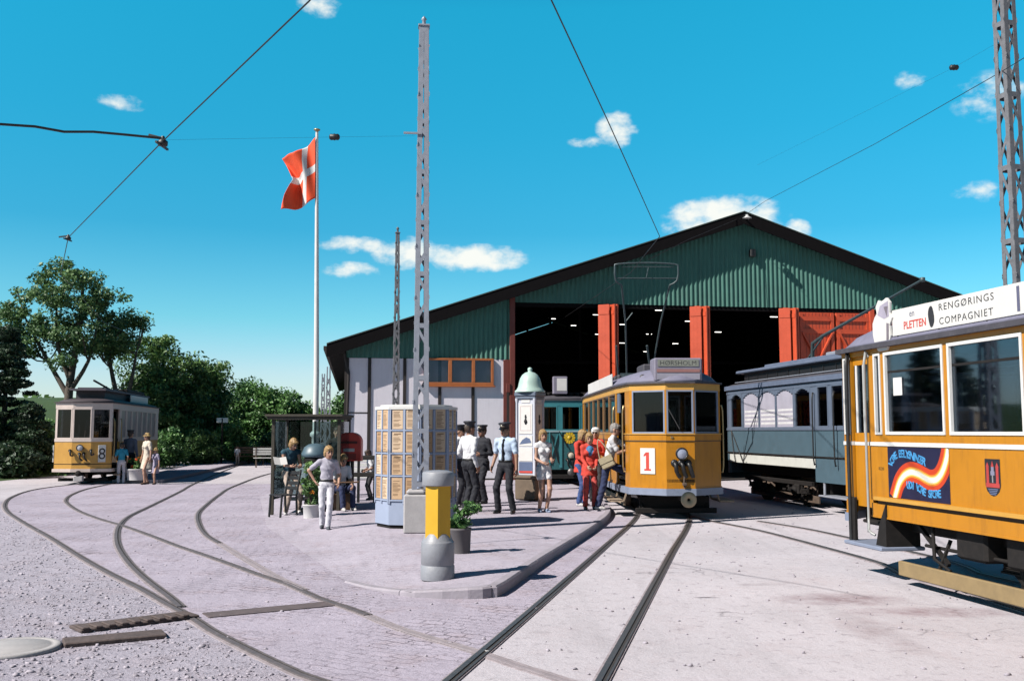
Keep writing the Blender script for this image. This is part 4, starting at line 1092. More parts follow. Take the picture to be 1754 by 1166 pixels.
# ------------------------------------------------------------------ round iron pump, shelter, mailbox, benches, stop sign
PC = Vector((at(541,760,20.4).x, 20.4, pav_z(-4.0,20.4)))
t = thing('iron_pedestal', 'round dark cast iron pedestal with pale grey domed top behind the boys', 'pedestal', PC)
mb = MB(); mb.lathe([(.27,0),(.27,.06),(.22,.10),(.20,.30),(.20,.95),(.23,1.0),(.24,1.06),(.21,1.10)], 24); mb.build('body', under, t)
mb = MB(); mb.lathe([(.26,1.10),(.285,1.13),(.285,1.17),(.26,1.22),(.23,1.30),(.14,1.36),(0,1.38)], 24); mb.build('top', slate, t)
mb = MB(); mb.bbox(-.17,.02,-.215,-.19,.35,.92,.01); mb.build('plate', slate, t)
q = gp(478, 884, .04)
t = thing('iron_chair', 'dark iron chair with slatted back beside the youth at the shelter', 'chair', (q.x+.02, q.y+.25, pav_z(q.x,q.y)), R_(-40))
mb = MB()
for k in range(4): mb.bbox(-.2,.2,-.2+k*.1,-.12+k*.1,.42,.445,.006)
mb.build('seat', black, t)
mb = MB()
for k in range(4): mb.bbox(-.2,.2,.2+.02*k,.225+.02*k,.52+k*.1,.59+k*.1,.006)
mb.build('backrest', black, t)
for sx in (-1,1):
    mb = MB(); mb.tube([(sx*.18,-.2,0),(sx*.18,-.17,.43)],.022,8); mb.build('leg', black, t)
    mb = MB(); mb.tube([(sx*.18,.2,0),(sx*.18,.18,.43),(sx*.18,.28,.92)],.022,8); mb.build('leg', black, t)
# glass shelter
sx, sy = at(464,800,20.3).x, 20.3
t = thing('glass_shelter', 'low dark timber and glass shelter with flat roof behind the boys', 'shelter', (sx, sy, .02), R_(0))
wS = at(587,711,20.3).x - sx; hS = at(464,711,20.3).z-.02
mb = MB(); mb.bbox(-.12,wS+.02,-.10,1.32,hS-.03,hS+.02,.008); mb.box(-.08,wS-.02,-.07,1.28,hS-.08,hS-.03); mb.build('roof', pm('shelter_timber', (.05,.042,.03), .8, .3, 9), t)
for (x, y) in ((0,0),(wS-.1,0),(0,1.2),(wS-.1,1.2)):
    mb = MB(); mb.bbox(x,x+.065,y,y+.065,0,hS-.08,.006); mb.build('post', pm('shelter_timber', (0,0,0)), t)
gsh = glass_mat('shelter_glass', (.55,.66,.66), 1.0)
for (x0, x1, y0, y1) in ((.1,.62,1.23,1.24),(.66,1.12,1.23,1.24),(1.16,wS-.12,1.23,1.24),(.04,.05,.12,1.17),(wS-.06,wS-.05,.12,1.17)):
    mb = MB(); mb.box(x0,x1,y0,y1,.3,hS-.12); mb.build('pane', gsh, t)
mb = MB()
for x in (.62,1.12): mb.box(x,x+.04,1.21,1.26,.05,hS-.1)
mb.box(.09,wS-.1,1.21,1.26,.2,.28); mb.build('mullion', pm('shelter_metal', (.10,.16,.17), .4, .1), t)
# mailbox
mx = at(604,760,21.6); MC = Vector((mx.x, 21.6, pav_z(mx.x,21.6)))
t = thing('mailbox', 'red post box with rounded top and white label', 'mailbox', MC)
def mailbox():
    zb, zt = 1.06-MC.z, 1.67-MC.z; w = .205; n = 14
    def outline(k, zoff=0): 
        pts = [(-w*k, zb), (w*k, zb)]+[(w*k*cos(a), zt-w+ w*k*sin(a)) for a in [pi*i/n for i in range(n+1)]]
        return pts
    o = outline(1); mb = MB(); N = len(o)
    mb.add([(x,-.14,z) for x,z in o]+[(x,.14,z) for x,z in o], [tuple(range(N)), tuple(range(2*N-1,N-1,-1))]+[((i+1)%N, i, i+N, (i+1)%N+N) for i in range(N)])
    i2 = outline(.82); i1 = outline(.97)
    mb.add([(x,-.158,z) for x,z in i1]+[(x,-.158,z+(.03 if k<2 else 0)) for k,(x,z) in enumerate(i2)]+[(x,-.14,z) for x,z in i1], [((i+1)%N, i, i+N, (i+1)%N+N)[::-1] for i in range(N)]+[(i,(i+1)%N,(i+1)%N+2*N,i+2*N) for i in range(N)])
    mb.build('box', mailred, t)
    mb = MB(); mb.bbox(-.125,.125,-.165,-.142,zt-.24,zt-.19,.005); mb.build('slot_flap', darkred, t)
    mb = MB(); mb.box(-.065,.065,-.150,-.1415,zb+.20,zb+.27); mb.build('label_plate', paper_w, t)
    mb = MB(); mb.tube([(0,.0,0),(0,.0,zb)], .04, 10); mb.bbox(-.1,.1,-.1,.1,0,.03,.01); mb.build('post', black, t)
    mb = MB(); mb.box(-.10,.10,-.1475,-.1415,zb+.03,zb+.16); mb.build('notice', pm('mail_notice', (.3,.03,.02), .5), t)
mailbox()
def bench(label, loc, rz, L=1.5, slats=white, legs=black, grp='benches on the paving'):
    t = thing('bench', label, 'bench', loc, rz, grp)
    for k, y in enumerate((-.18,-.06,.06)):
        pass
    mb = MB()
    for y in (-.22,-.11,0,.11): mb.bbox(-L/2,L/2,y-.045,y+.045,.43,.46,.006)
    mb.build('seat', slats, t)
    mb = MB()
    for z in (.62,.74,.86): mb.bbox(-L/2,L/2,.20+(z-.6)*.2,.225+(z-.6)*.2,z-.045,z+.045,.005)
    mb.build('backrest', slats, t)
    for s in (-1,1):
        mb = MB(); x = s*(L/2-.12); mb.bar((x,-.24,0),(x,-.2,.43),.045); mb.bar((x,.14,0),(x,.25,.92),.045,up=(0,1,0)); mb.bar((x,-.24,.41),(x,.16,.41),.04); mb.build('leg', legs, t)
    return t
q = gp(622, 850, .08); bench('white slatted bench on the paving below the post box', (q.x, q.y+.2, pav_z(q.x,q.y)), R_(4), 1.15)
# dark barrier rails in front of it
q = gp(612, 862, .08)
t = thing('barrier_rail', 'dark double barrier rail beside the post box', 'barrier', (q.x, q.y, pav_z(q.x,q.y)), R_(2))
mb = MB()
for z in (1.0,.62): mb.bbox(-.42,.42,-.03,.03,z-.05,z+.05,.01)
mb.build('rail', pm('barrier_black', (.02,.018,.016), .6), t)
for x in (-.36,.02,.38):
    mb = MB(); mb.bbox(x-.03,x+.03,-.025,.025,0,1.05,.006); mb.build('post', black, t)
# benches far away at the road end
for (px, py, rz, lab, m) in ((428,796,20,'brown bench far down the road left of the shelter', wood),(447,794,24,'pale bench far down the road beside the shelter', woodpale),(462,800,18,'white bench far down the road touching the shelter', white)):
    q = gp(px, py); bench(lab, (q.x,q.y,0), R_(rz), 1.5, m, rust, 'benches far down the road')
# tram stop sign
q = gp(379, 797); t = thing('stop_sign', 'tram stop pole with white plate at the far road edge', 'stop sign', (q.x,q.y,0))
h = at(379,716,q.y).z; mb = MB(); mb.tube([(0,0,0),(0,0,h)], .045, 8); mb.build('pole', under, t)
mb = MB(); mb.bbox(-.28,.28,-.03,.03,h-.22,h+.02,.01); mb.build('plate', white, t)
q = gp(264, 800); t = thing('wooden_post', 'pale bare pole standing against the dark trees right of the tram', 'pole', (q.x,q.y+6,.1))
mb = MB(); mb.tube([(0,0,0),(0,0,at(264,638,q.y+6).z)], [.09,.07], 8); mb.build('pole', galv, t); mb = MB(); mb.bbox(-.1,.1,-.1,.1,0,.12,.01); mb.build('footing', concrete, t)
# ------------------------------------------------------------------ trams
def plan_taper(L, w=.9, W=1.0, c=.28, d=.8, pl=1.9):
    return [(-c,0),(c,0),(w,d),(W,pl),(W,L-pl),(w,L-d),(c,L),(-c,L),(-w,L-d),(-W,L-pl),(-W,pl),(-w,d)]
def wheel(parent, x, y, r=.36):
    mb = MB(); s = 1 if x > 0 else -1
    mb.lathe([(0,-.06),(.07,-.065),(.09,-.03),(r*.75,-.02),(r*.82,-.05),(r,-.055),(r+.005,.03),(r+.025,.035),(r+.025,.055),(r*.7,.05),(0,.05)] if s < 0 else
             [(0,-.05),(r*.7,-.05),(r+.025,-.055),(r+.025,-.035),(r+.005,-.03),(r,.055),(r*.82,.05),(r*.75,.02),(.09,.03),(.07,.065),(0,.06)], 26, 0, (x,y,r+.0), axis='X')
    return mb.build('wheel', [rust], parent)
def truck(parent, yc, wb, W=.62, boards=True, col=rust, bw=None, L_board=None):
    tr = bpy.data.objects.new('truck', None); 
    mb = MB()
    for s in (-1,1):
        x = s*W
        mb.bbox(x-.04,x+.04,yc-wb/2-.75,yc+wb/2+.75,.48,.58,.01)
        for y in (yc-wb/2, yc+wb/2):
            mb.bbox(x-.08,x+.08,y-.13,y+.13,.26,.50,.03); mb.lathe([(0,-.05),(.09,-.045),(.1,0),(.1,.05)][::1],14,None,(x+s*.1,y,.36),axis='X')
            mb.bar((x,y-.22,.2),(x,y-.22,.5),.05); mb.bar((x,y+.22,.2),(x,y+.22,.5),.05); mb.bar((x,y-.24,.2),(x,y+.24,.2),.05)
            for k in (-1,1):      # leaf springs
                for q in range(4): mb.bbox(x-.045,x+.045,y+k*(.32)-.2+q*.03,y+k*.32+.2-q*.03,.30+q*.028,.322+q*.028,.004)
                mb.tube([(x,y+k*.5,.34),(x,y+k*.52,.5)],.02,6)
        mb.bar((x,yc-wb/2+.2,.2),(x,yc+wb/2-.2,.2),.05,.06)
        mb.bar((x,yc-wb/2-.6,.5),(x,yc-wb/2-.2,.22),.04); mb.bar((x,yc+wb/2+.6,.5),(x,yc+wb/2+.2,.22),.04)
    for y in (yc-wb/2, yc+wb/2): mb.tube([(-W,y,.36),(W,y,.36)],.06,8); mb.bbox(-.35,.35,y-.3,y+.25,.2,.6,.05)
    mb.bbox(-.4,.4,yc-.5,yc+.5,.22,.55,.03)
    tk = mb.build('truck', under, parent)
    for y in (yc-wb/2, yc+wb/2):
        for x in (-.5,.5): wheel(tk, x, y)
    if boards:
        bx = bw or W+.14; lb = L_board or wb/2+.9
        for s in (-1,1):
            b = MB(); b.bbox(s*bx-.025,s*bx+.025,yc-lb,yc+lb,.10,.26,.008)
            for k in (-.8,0,.8): b.bar((s*(bx-.03),yc+k*lb,.18),(s*(bx-.2),yc+k*lb,.55),.03,m=1)
            b.build('guard_board', [col, under], tk)
    return tk
def seats(parent, y0, y1, W, zf, step=.82):
    mb = MB(); y = y0
    while y < y1:
        for s in (-1,1):
            x0, x1 = (s*(W-.82), s*(W-.06)) if s > 0 else (s*(W-.06), s*(W-.82))
            mb.bbox(x0,x1,y,y+.4,zf+.40,zf+.46,.015); mb.bbox(x0,x1,y+.37,y+.42,zf+.46,zf+.92,.015); mb.bar(((x0+x1)/2,y+.2,zf),((x0+x1)/2,y+.2,zf+.4),.08)
        y += step
    return mb.build('seat_bench', seatwood, parent)
def bulkhead(parent, y, W, zf, zt, mat):
    mb = MB(); mb.box(-W,-.38,y-.02,y+.02,zf,zf+.95); mb.box(.38,W,y-.02,y+.02,zf,zf+.95)
    for x in (-W+.04,-.38,.38,W-.04): mb.box(x-.04,x+.04,y-.022,y+.022,zf+.95,zt)
    mb.box(-W,W,y-.024,y+.024,zt-.25,zt)
    return mb.build('bulkhead', mat, parent)
def headlight(parent, x, y, z, r=.095, m2=None):
    mb = MB(); mb.lathe([(r*.75,.0),(r,-.03),(r*1.05,-.10),(r*1.15,-.12),(r*1.15,-.14),(r*.95,-.14),(r*.9,-.125)], 20, 0, (x,y,z), axis='Y')
    h = mb.build('headlight', black, parent)
    g = MB(); g.lathe([(r*.93,-.125),(r*.6,-.14),(0,-.147)], 20, 0, (x,y,z), axis='Y'); g.build('lens', m2 or pm('lamp_lens', (.35,.38,.50), .12, .05, 5, coat=.5), h)
    return h
def grip(parent, pts, r=.014, m=None, name='grab_rail'):
    mb = MB(); mb.tube(spline(pts,.15), r, 8); return mb.build(name, m or steel, parent)
def hoses(parent, x, y, z, n=3, L=.26, k_=1.0):
    mb = MB()
    for k in range(n):
        a = (k-(n-1)/2)*.45; xx = x+(k-(n-1)/2)*.13
        mb.lathe([(.0,0),(.045*k_,0),(.05*k_,-.05),(.03*k_,-.07)][::1], 12, 0, (xx,y,z), axis='Y')
        mb.tube(spline([(xx,y-.03,z),(xx+.02,y-.09,z-.04),(xx+.03+.04*k/n,y-.07,z-.15),(xx+.10,y-.03,z-L)],.05), .028*k_, 8)
    return mb.build('coupling_hose', black, parent)

# ---- tram with number 1
def tram_one():
    X0 = at(1166,800,19.25); L = 10.4
    t = thing('tram', 'yellow tram with red 1 on its front and a round buffer, people boarding', 'tram', (X0.x, 19.25, 0), R_(1.6), 'old trams in the yard')
    pl = plan_taper(L, d=.52, c=.275); sill, head, cant = 1.655, 2.49, 2.62; th = .05
    nwin = 6; ls = L-3.8
    wins = {0:[(.015,.535)], 1:[(.02,.75)], 11:[(.06,.79)], 5:[(.06,.75)], 6:[(.035,.5)], 7:[(.06,.75)]}
    for e in (3,9): wins[e] = [(.06+i*ls/nwin+.03, .06+(i+1)*ls/nwin-.06) for i in range(nwin)]
    doors = {2:[(.15,.98)], 10:[(.12,.95)], 4:[(.15,.98)], 8:[(.12,.95)]}
    up = {**wins, **doors}
    body = MB()
    solids(body, pl, doors, .62, 1.50, th, 0, 0)
    solids(body, pl, doors, 1.50, 1.52, th, .014, 1); solids(body, pl, doors, 1.52, sill-.02, th, .012, 0); solids(body, pl, doors, sill-.02, sill, th, .03, 3)
    solids(body, pl, doors, sill-.03, sill, .04, .024, 1) if False else None
    solids(body, pl, up, sill, head, th, 0, 0)
    band(body, pl, head, cant, th, .004, True, 3)
    solids(body, pl, doors, .60, .625, th, .012, 0)
    body.build('body', [yellow, pm('belt_moulding', (.09,.045,.015), .5, .1), cream, yellow_l], t)
    mb = MB(); band(mb, pl, .47, .60, .07, .035, True); mb.build('skirt_strip', greyblue, t)
    for e in wins:
        for (a, b) in wins[e]:
            window(t, pl, e, a, b, sill, head, greyblue if e in (0,1,11) else pm('window_brown', (.20,.12,.06), .4), glassd, .03, .006)
    # roof with a canvas skin, clerestory-free dome
    mb = MB(); band(mb, pl, cant, cant+.035, .3, .05, True); mb.build('roof_edge', darkroof, t)
    mb = MB(); roof_loft(mb, pl, [(-.03,cant+.036),(.02,cant+.09),(.10,cant+.17),(.24,cant+.25),(.45,cant+.31),(.75,cant+.34)]); roof = mb.build('roof', roofgrey, t)
    mb = MB(); mb.prism([(x*.97,y+.0) for x,y in pl], .72, .78); mb.build('floor', floorw, t)
    seats(t, 2.1, L-2.3, 1.0, .78); bulkhead(t, 1.95, .93, .78, cant, inner); bulkhead(t, L-1.95, .93, .78, cant, inner)
    mb = MB(); mb.bbox(-.5,-.15,.62,.85,.78,1.62,.04); mb.lathe([(.03,1.62),(.03,1.68),(.1,1.69),(.1,1.71),(0,1.72)],12,0,(-.33,.73,0)); mb.lathe([(.02,.78),(.02,1.75),(.16,1.76),(.16,1.78),(0,1.78)],14,0,(.35,.6,0)); mb.build('controller', under, t)
    # dark inner ceiling
    mb = MB(); mb.prism([(x*.95,L/2+(y-L/2)*.97) for x,y in pl], cant-.03, cant-.005); mb.build('ceiling', inner, t)
    # underframe and truck
    mb = MB(); mb.bbox(-.55,.55,.5,L-.5,.42,.70,.02); mb.build('underframe', under, t)
    truck(t, L/2, 2.7, .6, True, woodpale, .72, 2.6)
    mb = MB()   # life guard slats under the front
    for s in (-1,1): mb.bar((s*.7,.9,.45),(s*.62,.55,.12),.04)
    mb.bbox(-.8,.8,.5,.56,.10,.20,.01); mb.bbox(-.7,.7,.7,.75,.12,.42,.01); mb.build('lifeguard', under, t)
    # front details
    pb = MB(); pb.at((-.587,.26,1.12), atan2(-.52,.625)); pb.bbox(-.165,.165,-.018,-.004,-.25,.25,.004)
    pb.M = pb.M; 
    for (a,b,c,d) in ((-.035,.035,-.17,.17),): pb.box(a,b,-.0195,-.0185,c,d,1)
    pb.poly([(-.035,-.0195,.17),(-.085,-.0195,.12),(-.085,-.0195,.085),(-.035,-.0195,.11)],1); pb.box(-.075,.075,-.0196,-.0186,-.185,-.15,1)
    pb.build('number_plate', [white, redink], t)
    headlight(t, .0, -.0, 1.27, .105)
    hoses(t, .0, -.01, 1.09, 3, .27, 1.45)
    mb = MB(); mb.tube([(.05,-.02,.98),(.06,-.05,.86),(.05,-.06,.70),(.06,-.04,.62)],.018,8); mb.bbox(.02,.10,-.09,-.02,.66,.72,.01); mb.build('coupling_chain', rust, t)
    mb = MB(); mb.lathe([(.025,-.40),(.03,-.43),(.06,-.452),(.105,-.458),(.14,-.44),(.15,-.41),(.135,-.38),(.05,-.37),(.045,.3)], 24, 0, (.06,0,.42), axis='Y'); mb.lathe([(.0,-.405),(.028,-.405),(.028,-.38)],12,1,(.06,0,.42),axis='Y'); mb.bbox(0.0,.12,-.3,.3,.36,.48,.02,1); mb.build('buffer', [pm('buffer_tan',(.50,.38,.24),.55,.15,12), under], t)
    mb = MB(); mb.bbox(-.19,-.14,-.03,-.0,1.56,1.60,.005); mb.lathe([(.0,-.04),(.025,-.035),(.025,.0)],10,0,(.45,.2,1.58),axis='Y'); mb.lathe([(.0,-.04),(.025,-.035),(.025,.0)],10,0,(-.45,.2,1.58),axis='Y'); mb.build('front_lamp_socket', brass, t)
    mb = MB(); mb.bar((-.23,-.045,2.12),(-.02,-.045,1.74),.012); mb.build('wiper', steel, t)
    # destination box on the roof
    bx = MB(); y0, y1 = .10, .60; bx.bbox(-.47,.47,y0,y1,cant+.04,3.12,.025)
    bx.bbox(-.44,.44,y0-.012,y0+.02,3.00,3.10,.004, 1) if False else None
    box = bx.build('destination_box', pm('box_lilac_grey', (.24,.22,.29), .5, .08, 5, dirt=.3), roof)
    mb = MB(); mb.box(-.40,.40,y0-.012,y0-.004,2.955,3.085,0); mb.text('HØRSHOLM', .085, (0,y0-.0125,3.02), m=1, sx=1.1); mb.box(-.42,.42,y0-.010,y0-.004,2.84,2.90,2); mb.box(-.42,.42,y0-.012,y0-.004,2.70,2.82,3)
    mb.build('destination_blind', [pm('blind_grey', (.24,.25,.22), .6), ink, pm('blind_red', (.34,.16,.15), .6), pm('blind_pale', (.36,.34,.42), .5)], box)
    for s in (-1,1): mb = MB(); mb.lathe([(.0,-.06),(.07,-.05),(.075,.0),(.05,.08),(0,.09)],14,0,(s*.62,.55,cant+.13),axis='Y'); mb.build('roof_lamp', black if s<0 else galv, roof)
    # side boards along the roof edge
    for (a, b) in ((2.2,4.4),(4.5,7.0)):
        mb = MB(); mb.bbox(-1.04,-1.01,a,b,cant+.04,cant+.30,.005); mb.build('roof_advert_board', white, roof)
    mb = MB(); mb.bbox(-.93,-.87,1.0,1.02,1.9,2.55,.01) if False else None
    # door: leaf folded back, steps, grab rails
    mb = MB(); a = edge_pt(pl,10,.16); b = edge_pt(pl,10,.40); band(mb,[a,b],2.08,2.48,.03,-.01); mb.build('door_panel', slate_l, t)
    for e in (10,2):
        a = edge_pt(pl,e,.06); b = edge_pt(pl,e,1.02); s = -1 if e == 10 else 1
        grip(t, [(a[0]+s*.02,a[1],.9),(a[0]+s*.06,a[1],1.0),(a[0]+s*.06,a[1],2.1),(a[0]+s*.02,a[1],2.2)], .016, brass); grip(t, [(b[0]+s*.02,b[1],.9),(b[0]+s*.06,b[1],1.0),(b[0]+s*.06,b[1],2.1),(b[0]+s*.02,b[1],2.2)], .016, brass)
        mb = MB(); mb.bbox(min(a[0],a[0]+s*.28),max(a[0],a[0]+s*.28),a[1]+.05,b[1]-.05,.30,.34,.008); mb.bar((a[0],a[1]+.1,.32),(a[0]-s*.1,a[1]+.1,.6),.03); mb.bar((a[0],b[1]-.1,.32),(a[0]-s*.1,b[1]-.1,.6),.03); mb.build('step', woodpale, t)
    # bow collector
    bc = MB(); zc = cant+.36
    for x in (-.55,.55):
        bc.bar((x,3.6,zc),(x,6.2,zc),.06); 
    for y in (3.8,4.9,6.0): bc.bar((-.62,y,zc+.03),(.62,y,zc+.03),.05)
    bc.tube([(-.5,5.0,zc),(-.62,4.5,zc+.75)],.025,6); bc.tube([(.3,5.0,zc),(.1,4.4,zc+.75)],.025,6)
    bc.tube([(-.3,5.0,zc+.05),(-.42,4.3,zc+1.3),(-.62,3.5,5.05)],.022,6); bc.tube([(.3,5.0,zc+.05),(.42,4.3,zc+1.3),(.5,3.5,5.05)],.022,6)
    bc.tube([(-.42,4.3,zc+1.3),(-.25,4.3,zc+1.52)],.015,6)
    bc.tube(spline([(-.62,3.5,5.05),(-.76,3.45,5.15),(-.78,3.4,5.45),(-.70,3.4,5.52),(0,3.4,5.55),(.60,3.4,5.52),(.68,3.4,5.45),(.66,3.45,5.15),(.5,3.5,5.05)],.15),.022,6)
    bc.tube([(-.76,3.45,5.2),(.66,3.45,5.2)],.014,6); bc.tube([(-.62,3.42,5.46),(.58,3.42,5.46)],.012,6); bc.tube([(0,3.42,5.46),(-.05,3.44,5.22)],.010,6)
    bc.build('bow_collector', [pm('collector_steel', (.07,.10,.11), .5, .2, 9, metal=.3)], roof)
    mb = MB()
    for i in range(8): mb.lathe([(.03,zc-.08),(.07,zc-.06),(.03,zc-.03),(.07,zc),(.03,zc+.03)],10,0,(-.62 if i%2 else .62, 3.7+i*.33,0))
    mb.bbox(-.35,.2,2.2,3.1,cant+.34,cant+.52,.03); mb.build('roof_equipment', darkroof, roof)
    return t
tram_one()

# ---- foreground yellow tram with advertising
def tram_right():
    # near side plane passes (4.594, 9.545) heading (-.156,.988); far corner at s=0
    hx, hy = -sin(TH), cos(TH)
    F = Vector((4.594,9.545,0)); k = (12.5-9.545)/hy; Fc = F + Vector((hx,hy,0))*k     # corner of side and far taper
    L = 10.6; nrm = Vector((hy,-hx,0))          # to the right
    org = Fc + nrm*1.0 - Vector((hx,hy,0))*(L-.55)
    t = thing('tram', 'large yellow tram at right with white roof sign and painted rainbow advert', 'tram', (org.x, org.y, 0), TH, 'old trams in the yard')
    pl = plan_taper(L, w=.97, W=1.0, c=.35, d=.55, pl=1.35); sill, head, cant = 1.66, 2.60, 2.66; th = .05
    # local y = (L-.55) - s ; edge 8 runs from (-c..)(-w,L-d) to (-W,L-pl); edge 9 from (-W,L-pl) to (-W,pl)
    e8 = elen(pl,8)      # .80 long: s 0..0.8
    doors = {8:[(.22,.66)]}; wins = {7:[(.06,.72)], 8:[(.03,.19)]}
    ls = L-2.7; w = []; w.append((.02,.17)); d = .25
    while d+1.16 < ls: w.append((d, d+1.17)); d += 1.25
    wins[9] = w
    wins[3] = [(.1+i*1.25,1.2+i*1.25) for i in range(6)]; wins[2] = [(.1,.7)]; wins[4] = [(.1,.7)]; wins[1] = [(.06,.72)]; wins[5] = [(.06,.72)]; wins[6] = [(.06,.64)]; wins[0] = [(.06,.64)]; wins[10] = [(.06,.7)]; wins[11] = [(.06,.72)]
    up = {k_: sorted(wins.get(k_,[])+doors.get(k_,[])) for k_ in set(wins)|set(doors)}
    b = MB()
    solids(b, pl, doors, .90, 1.53, th, 0, 0)
    solids(b, pl, doors, 1.53, 1.575, th, .012, 1); solids(b, pl, doors, 1.575, sill, th, 0, 0)
    solids(b, pl, up, sill, head, th, 0, 0); band(b, pl, head, cant, th, .006, True, 0)
    # lower panel set in under the ledge, and the gold ledge mouldings
    side = [pl[9],(pl[10][0],pl[10][1])]
    solids(b, pl, doors, .72, .862, .04, -.004, 0); solids(b, pl, doors, .70, .72, .04, .004, 0)
    a0 = (-1.0, L-1.35); a1 = (-1.0, 1.35)
    band(b, [a0,a1], .905, .945, .05, .045, False, 2); band(b, [a0,a1], .862, .9, .04, -.012, False, 3)  # dark strip below the ledge: its shadow put in as colour
    solids(b, pl, doors, .862, .9, .05, -.01, 3) if False else None
    b.build('body', [yellow, white, goldtrim, pm('ledge_shade_strip', (.08,.04,.015), .8)], t)
    mb = MB(); band(mb, [pl[5],pl[6],pl[7],pl[8],edge_pt(pl,8,.2)], .60, .70, .06, .02); mb.build('end_buffer_beam', greyblue, t)
    for e in wins:
        for (p, q) in wins[e]: window(t, pl, e, p, q, sill, head, white, glass, .034 if q-p > .3 else .026, .012)
    # top vent lights: thin rail across each large window and sticker
    mb = MB()
    for (p, q) in w[1:]: band(mb, [edge_pt(pl,9,p+.05), edge_pt(pl,9,q-.05)], 2.36, 2.385, .02, -.012)
    mb.build('window_rail', under, t)
    s = MB(); band(s, [edge_pt(pl,9,.42), edge_pt(pl,9,.60)], 2.10, 2.30, .004, -.008); s.build('window_notice', paper_w, t)
    # doorway: leaf with white frame, steps, poles
    dl = MB(); p0 = edge_pt(pl,8,.235); p1 = edge_pt(pl,8,.655); off_ = .03
    dl.at((off_,0,0)); band(dl,[p0,p1],.80,1.53,.03,0,False,0); band(dl,[p0,p1],1.53,1.57,.032,.004,False,1); band(dl,[p0,p1],1.57,1.68,.03,0,False,0); band(dl,[p0,p1],2.5,2.64,.03,0,False,0)
    for (u, v) in ((.28,.32),(.47,.50),(.62,.655)): band(dl,[edge_pt(pl,8,u),edge_pt(pl,8,v)],1.68,2.5,.03,0,False,1)
    band(dl,[edge_pt(pl,8,.32),edge_pt(pl,8,.47)],1.68,2.5,.006,-.01,False,2); band(dl,[edge_pt(pl,8,.50),edge_pt(pl,8,.62)],1.68,2.5,.006,-.01,False,2)
    dl.build('door', [yellow, white, glass], t)
    def pole(sd, z0, m, out=.07, r=.014, foot=True):
        p = edge_pt(pl,8,sd) if sd < e8 else edge_pt(pl,9,sd-e8)
        x = p[0]; y = p[1]
        pts = [(x-.005,y,2.58),(x-out,y,2.5),(x-out,y,z0+.22),(x-out-.02,y-.03,z0+.05),(x-out+.02,y-.10,z0)] if foot else [(x-.005,y,2.58),(x-out,y,2.5),(x-out,y,z0)]
        grip(t, pts, r, m, 'grab_pole')
    pole(.21,.36,black,.05,.024,False); pole(.70,.50,pm('pole_pale',(.35,.36,.36),.4,.1),.06,.016)
    st = MB(); y1 = L-.55-.16; y0 = L-.55-.98
    st.bbox(-1.10,-.55,y0-.05,y1,.34,.385,.01); st.bbox(-1.0,-.96,y0+.05,y1-.35,.385,.86,.01,1) if False else None
    st.prism([(y0,.385),(y0+.42,.385),(y0+.22,.86),(y0,.86)],0,.02,1) if False else None
    st.add([(-1.02,y0-.03,.385),(-1.02,y0+.20,.385),(-1.02,y0+.12,.62),(-1.02,y0-.03,.86),(-.6,y0-.03,.385),(-.6,y0+.20,.385),(-.6,y0+.12,.62),(-.6,y0-.03,.86)],[(0,1,2,3),(7,6,5,4),(0,4,5,1),(1,5,6,2),(2,6,7,3),(3,7,4,0)],1)
    st.bbox(-1.02,-.97,y1-.12,y1-.02,.385,.90,.01,1); st.bbox(-.9,-.6,y0,y1-.1,.6,.64,.01,1)
    st.build('step', [greyblue, under], t)
    # roof: dome end, canvas
    mb = MB(); band(mb, pl, cant, cant+.055, .3, .075, True); mb.build('roof_edge', darkroof, t)
    mb = MB(); roof_loft(mb, pl, [(-.05,cant+.056),(0,cant+.10),(.08,cant+.19),(.22,cant+.27),(.42,cant+.32),(.75,cant+.34)]); roof = mb.build('roof', roofgrey, t)
    # roof sign
    yA = L-.55-1.28; yB = yA-4.2; zb, zt = 2.765, 3.06; xs = -1.0
    sg = MB(); sg.bbox(xs-.012,xs+.012,yB,yA,zb,zt,.004)
    X = (0,-1,0); Z = (0,0,1); xf = xs-.0135
    sg.text('RENGØRINGS', .072, (xf,yA-.92,2.985), X, Z, 1, 'L', 1.25, .0, 1.2); sg.text('COMPAGNIET', .072, (xf,yA-.92,2.84), X, Z, 1, 'L', 1.2, .0, 1.2)
    sg.text('en', .05, (xf,yA-.36,2.975), X, Z, 3, 'L', 1.0); sg.text('PLETTEN', .085, (xf,yA-.24,2.865), X, Z, 2, 'L', .95, .02)
    n = 20; sg.poly([(xf,yA-.775-.055*cos(2*pi*i/n)*(1+.15*sin(4*pi*i/n)),2.905+.115*sin(2*pi*i/n)*-1) for i in range(n)],1)
    sg.box(xf-.001,xf+.001,yB+1.62,yB+1.66,zb+.04,zt-.04,3) if False else sg.box(xf-.001,xf+.0005,yA-2.20,yA-2.16,zb+.03,zt-.03,3)
    for k in range(6): sg.bar((xs+.02,yA-.1-k*.8,zt-.06),(xs+.24,yA-.1-k*.8,cant+.26),.018,m=4)
    for k in range(6): sg.bar((xs,yA-.1-k*.8,zb+.01),(xs+.02,yA-.1-k*.8,cant+.05),.025,m=4)
    sg.build('roof_sign', [pm('sign_white', (.74,.72,.70), .5, .04, 3), ink, redink, pm('sign_grey_ink', (.12,.12,.2), .6), under], roof)
    # cut-out board at the end of the sign
    cu = MB(); yc = yA+.16
    out = [(-.20,2.70),(-.13,2.62),(.05,2.62),(.12,2.70),(.15,2.78),(.13,2.90),(.19,2.98),(.14,3.04),(.15,3.16),(.08,3.22),(-.02,3.19),(-.10,3.21),(-.16,3.14),(-.14,3.06),(-.19,3.02),(-.24,2.95),(-.24,2.82)]
    V = [(xs-.03,yc-y,z) for y,z in out]+[(xs-.005,yc-y,z) for y,z in out]; N_ = len(out)
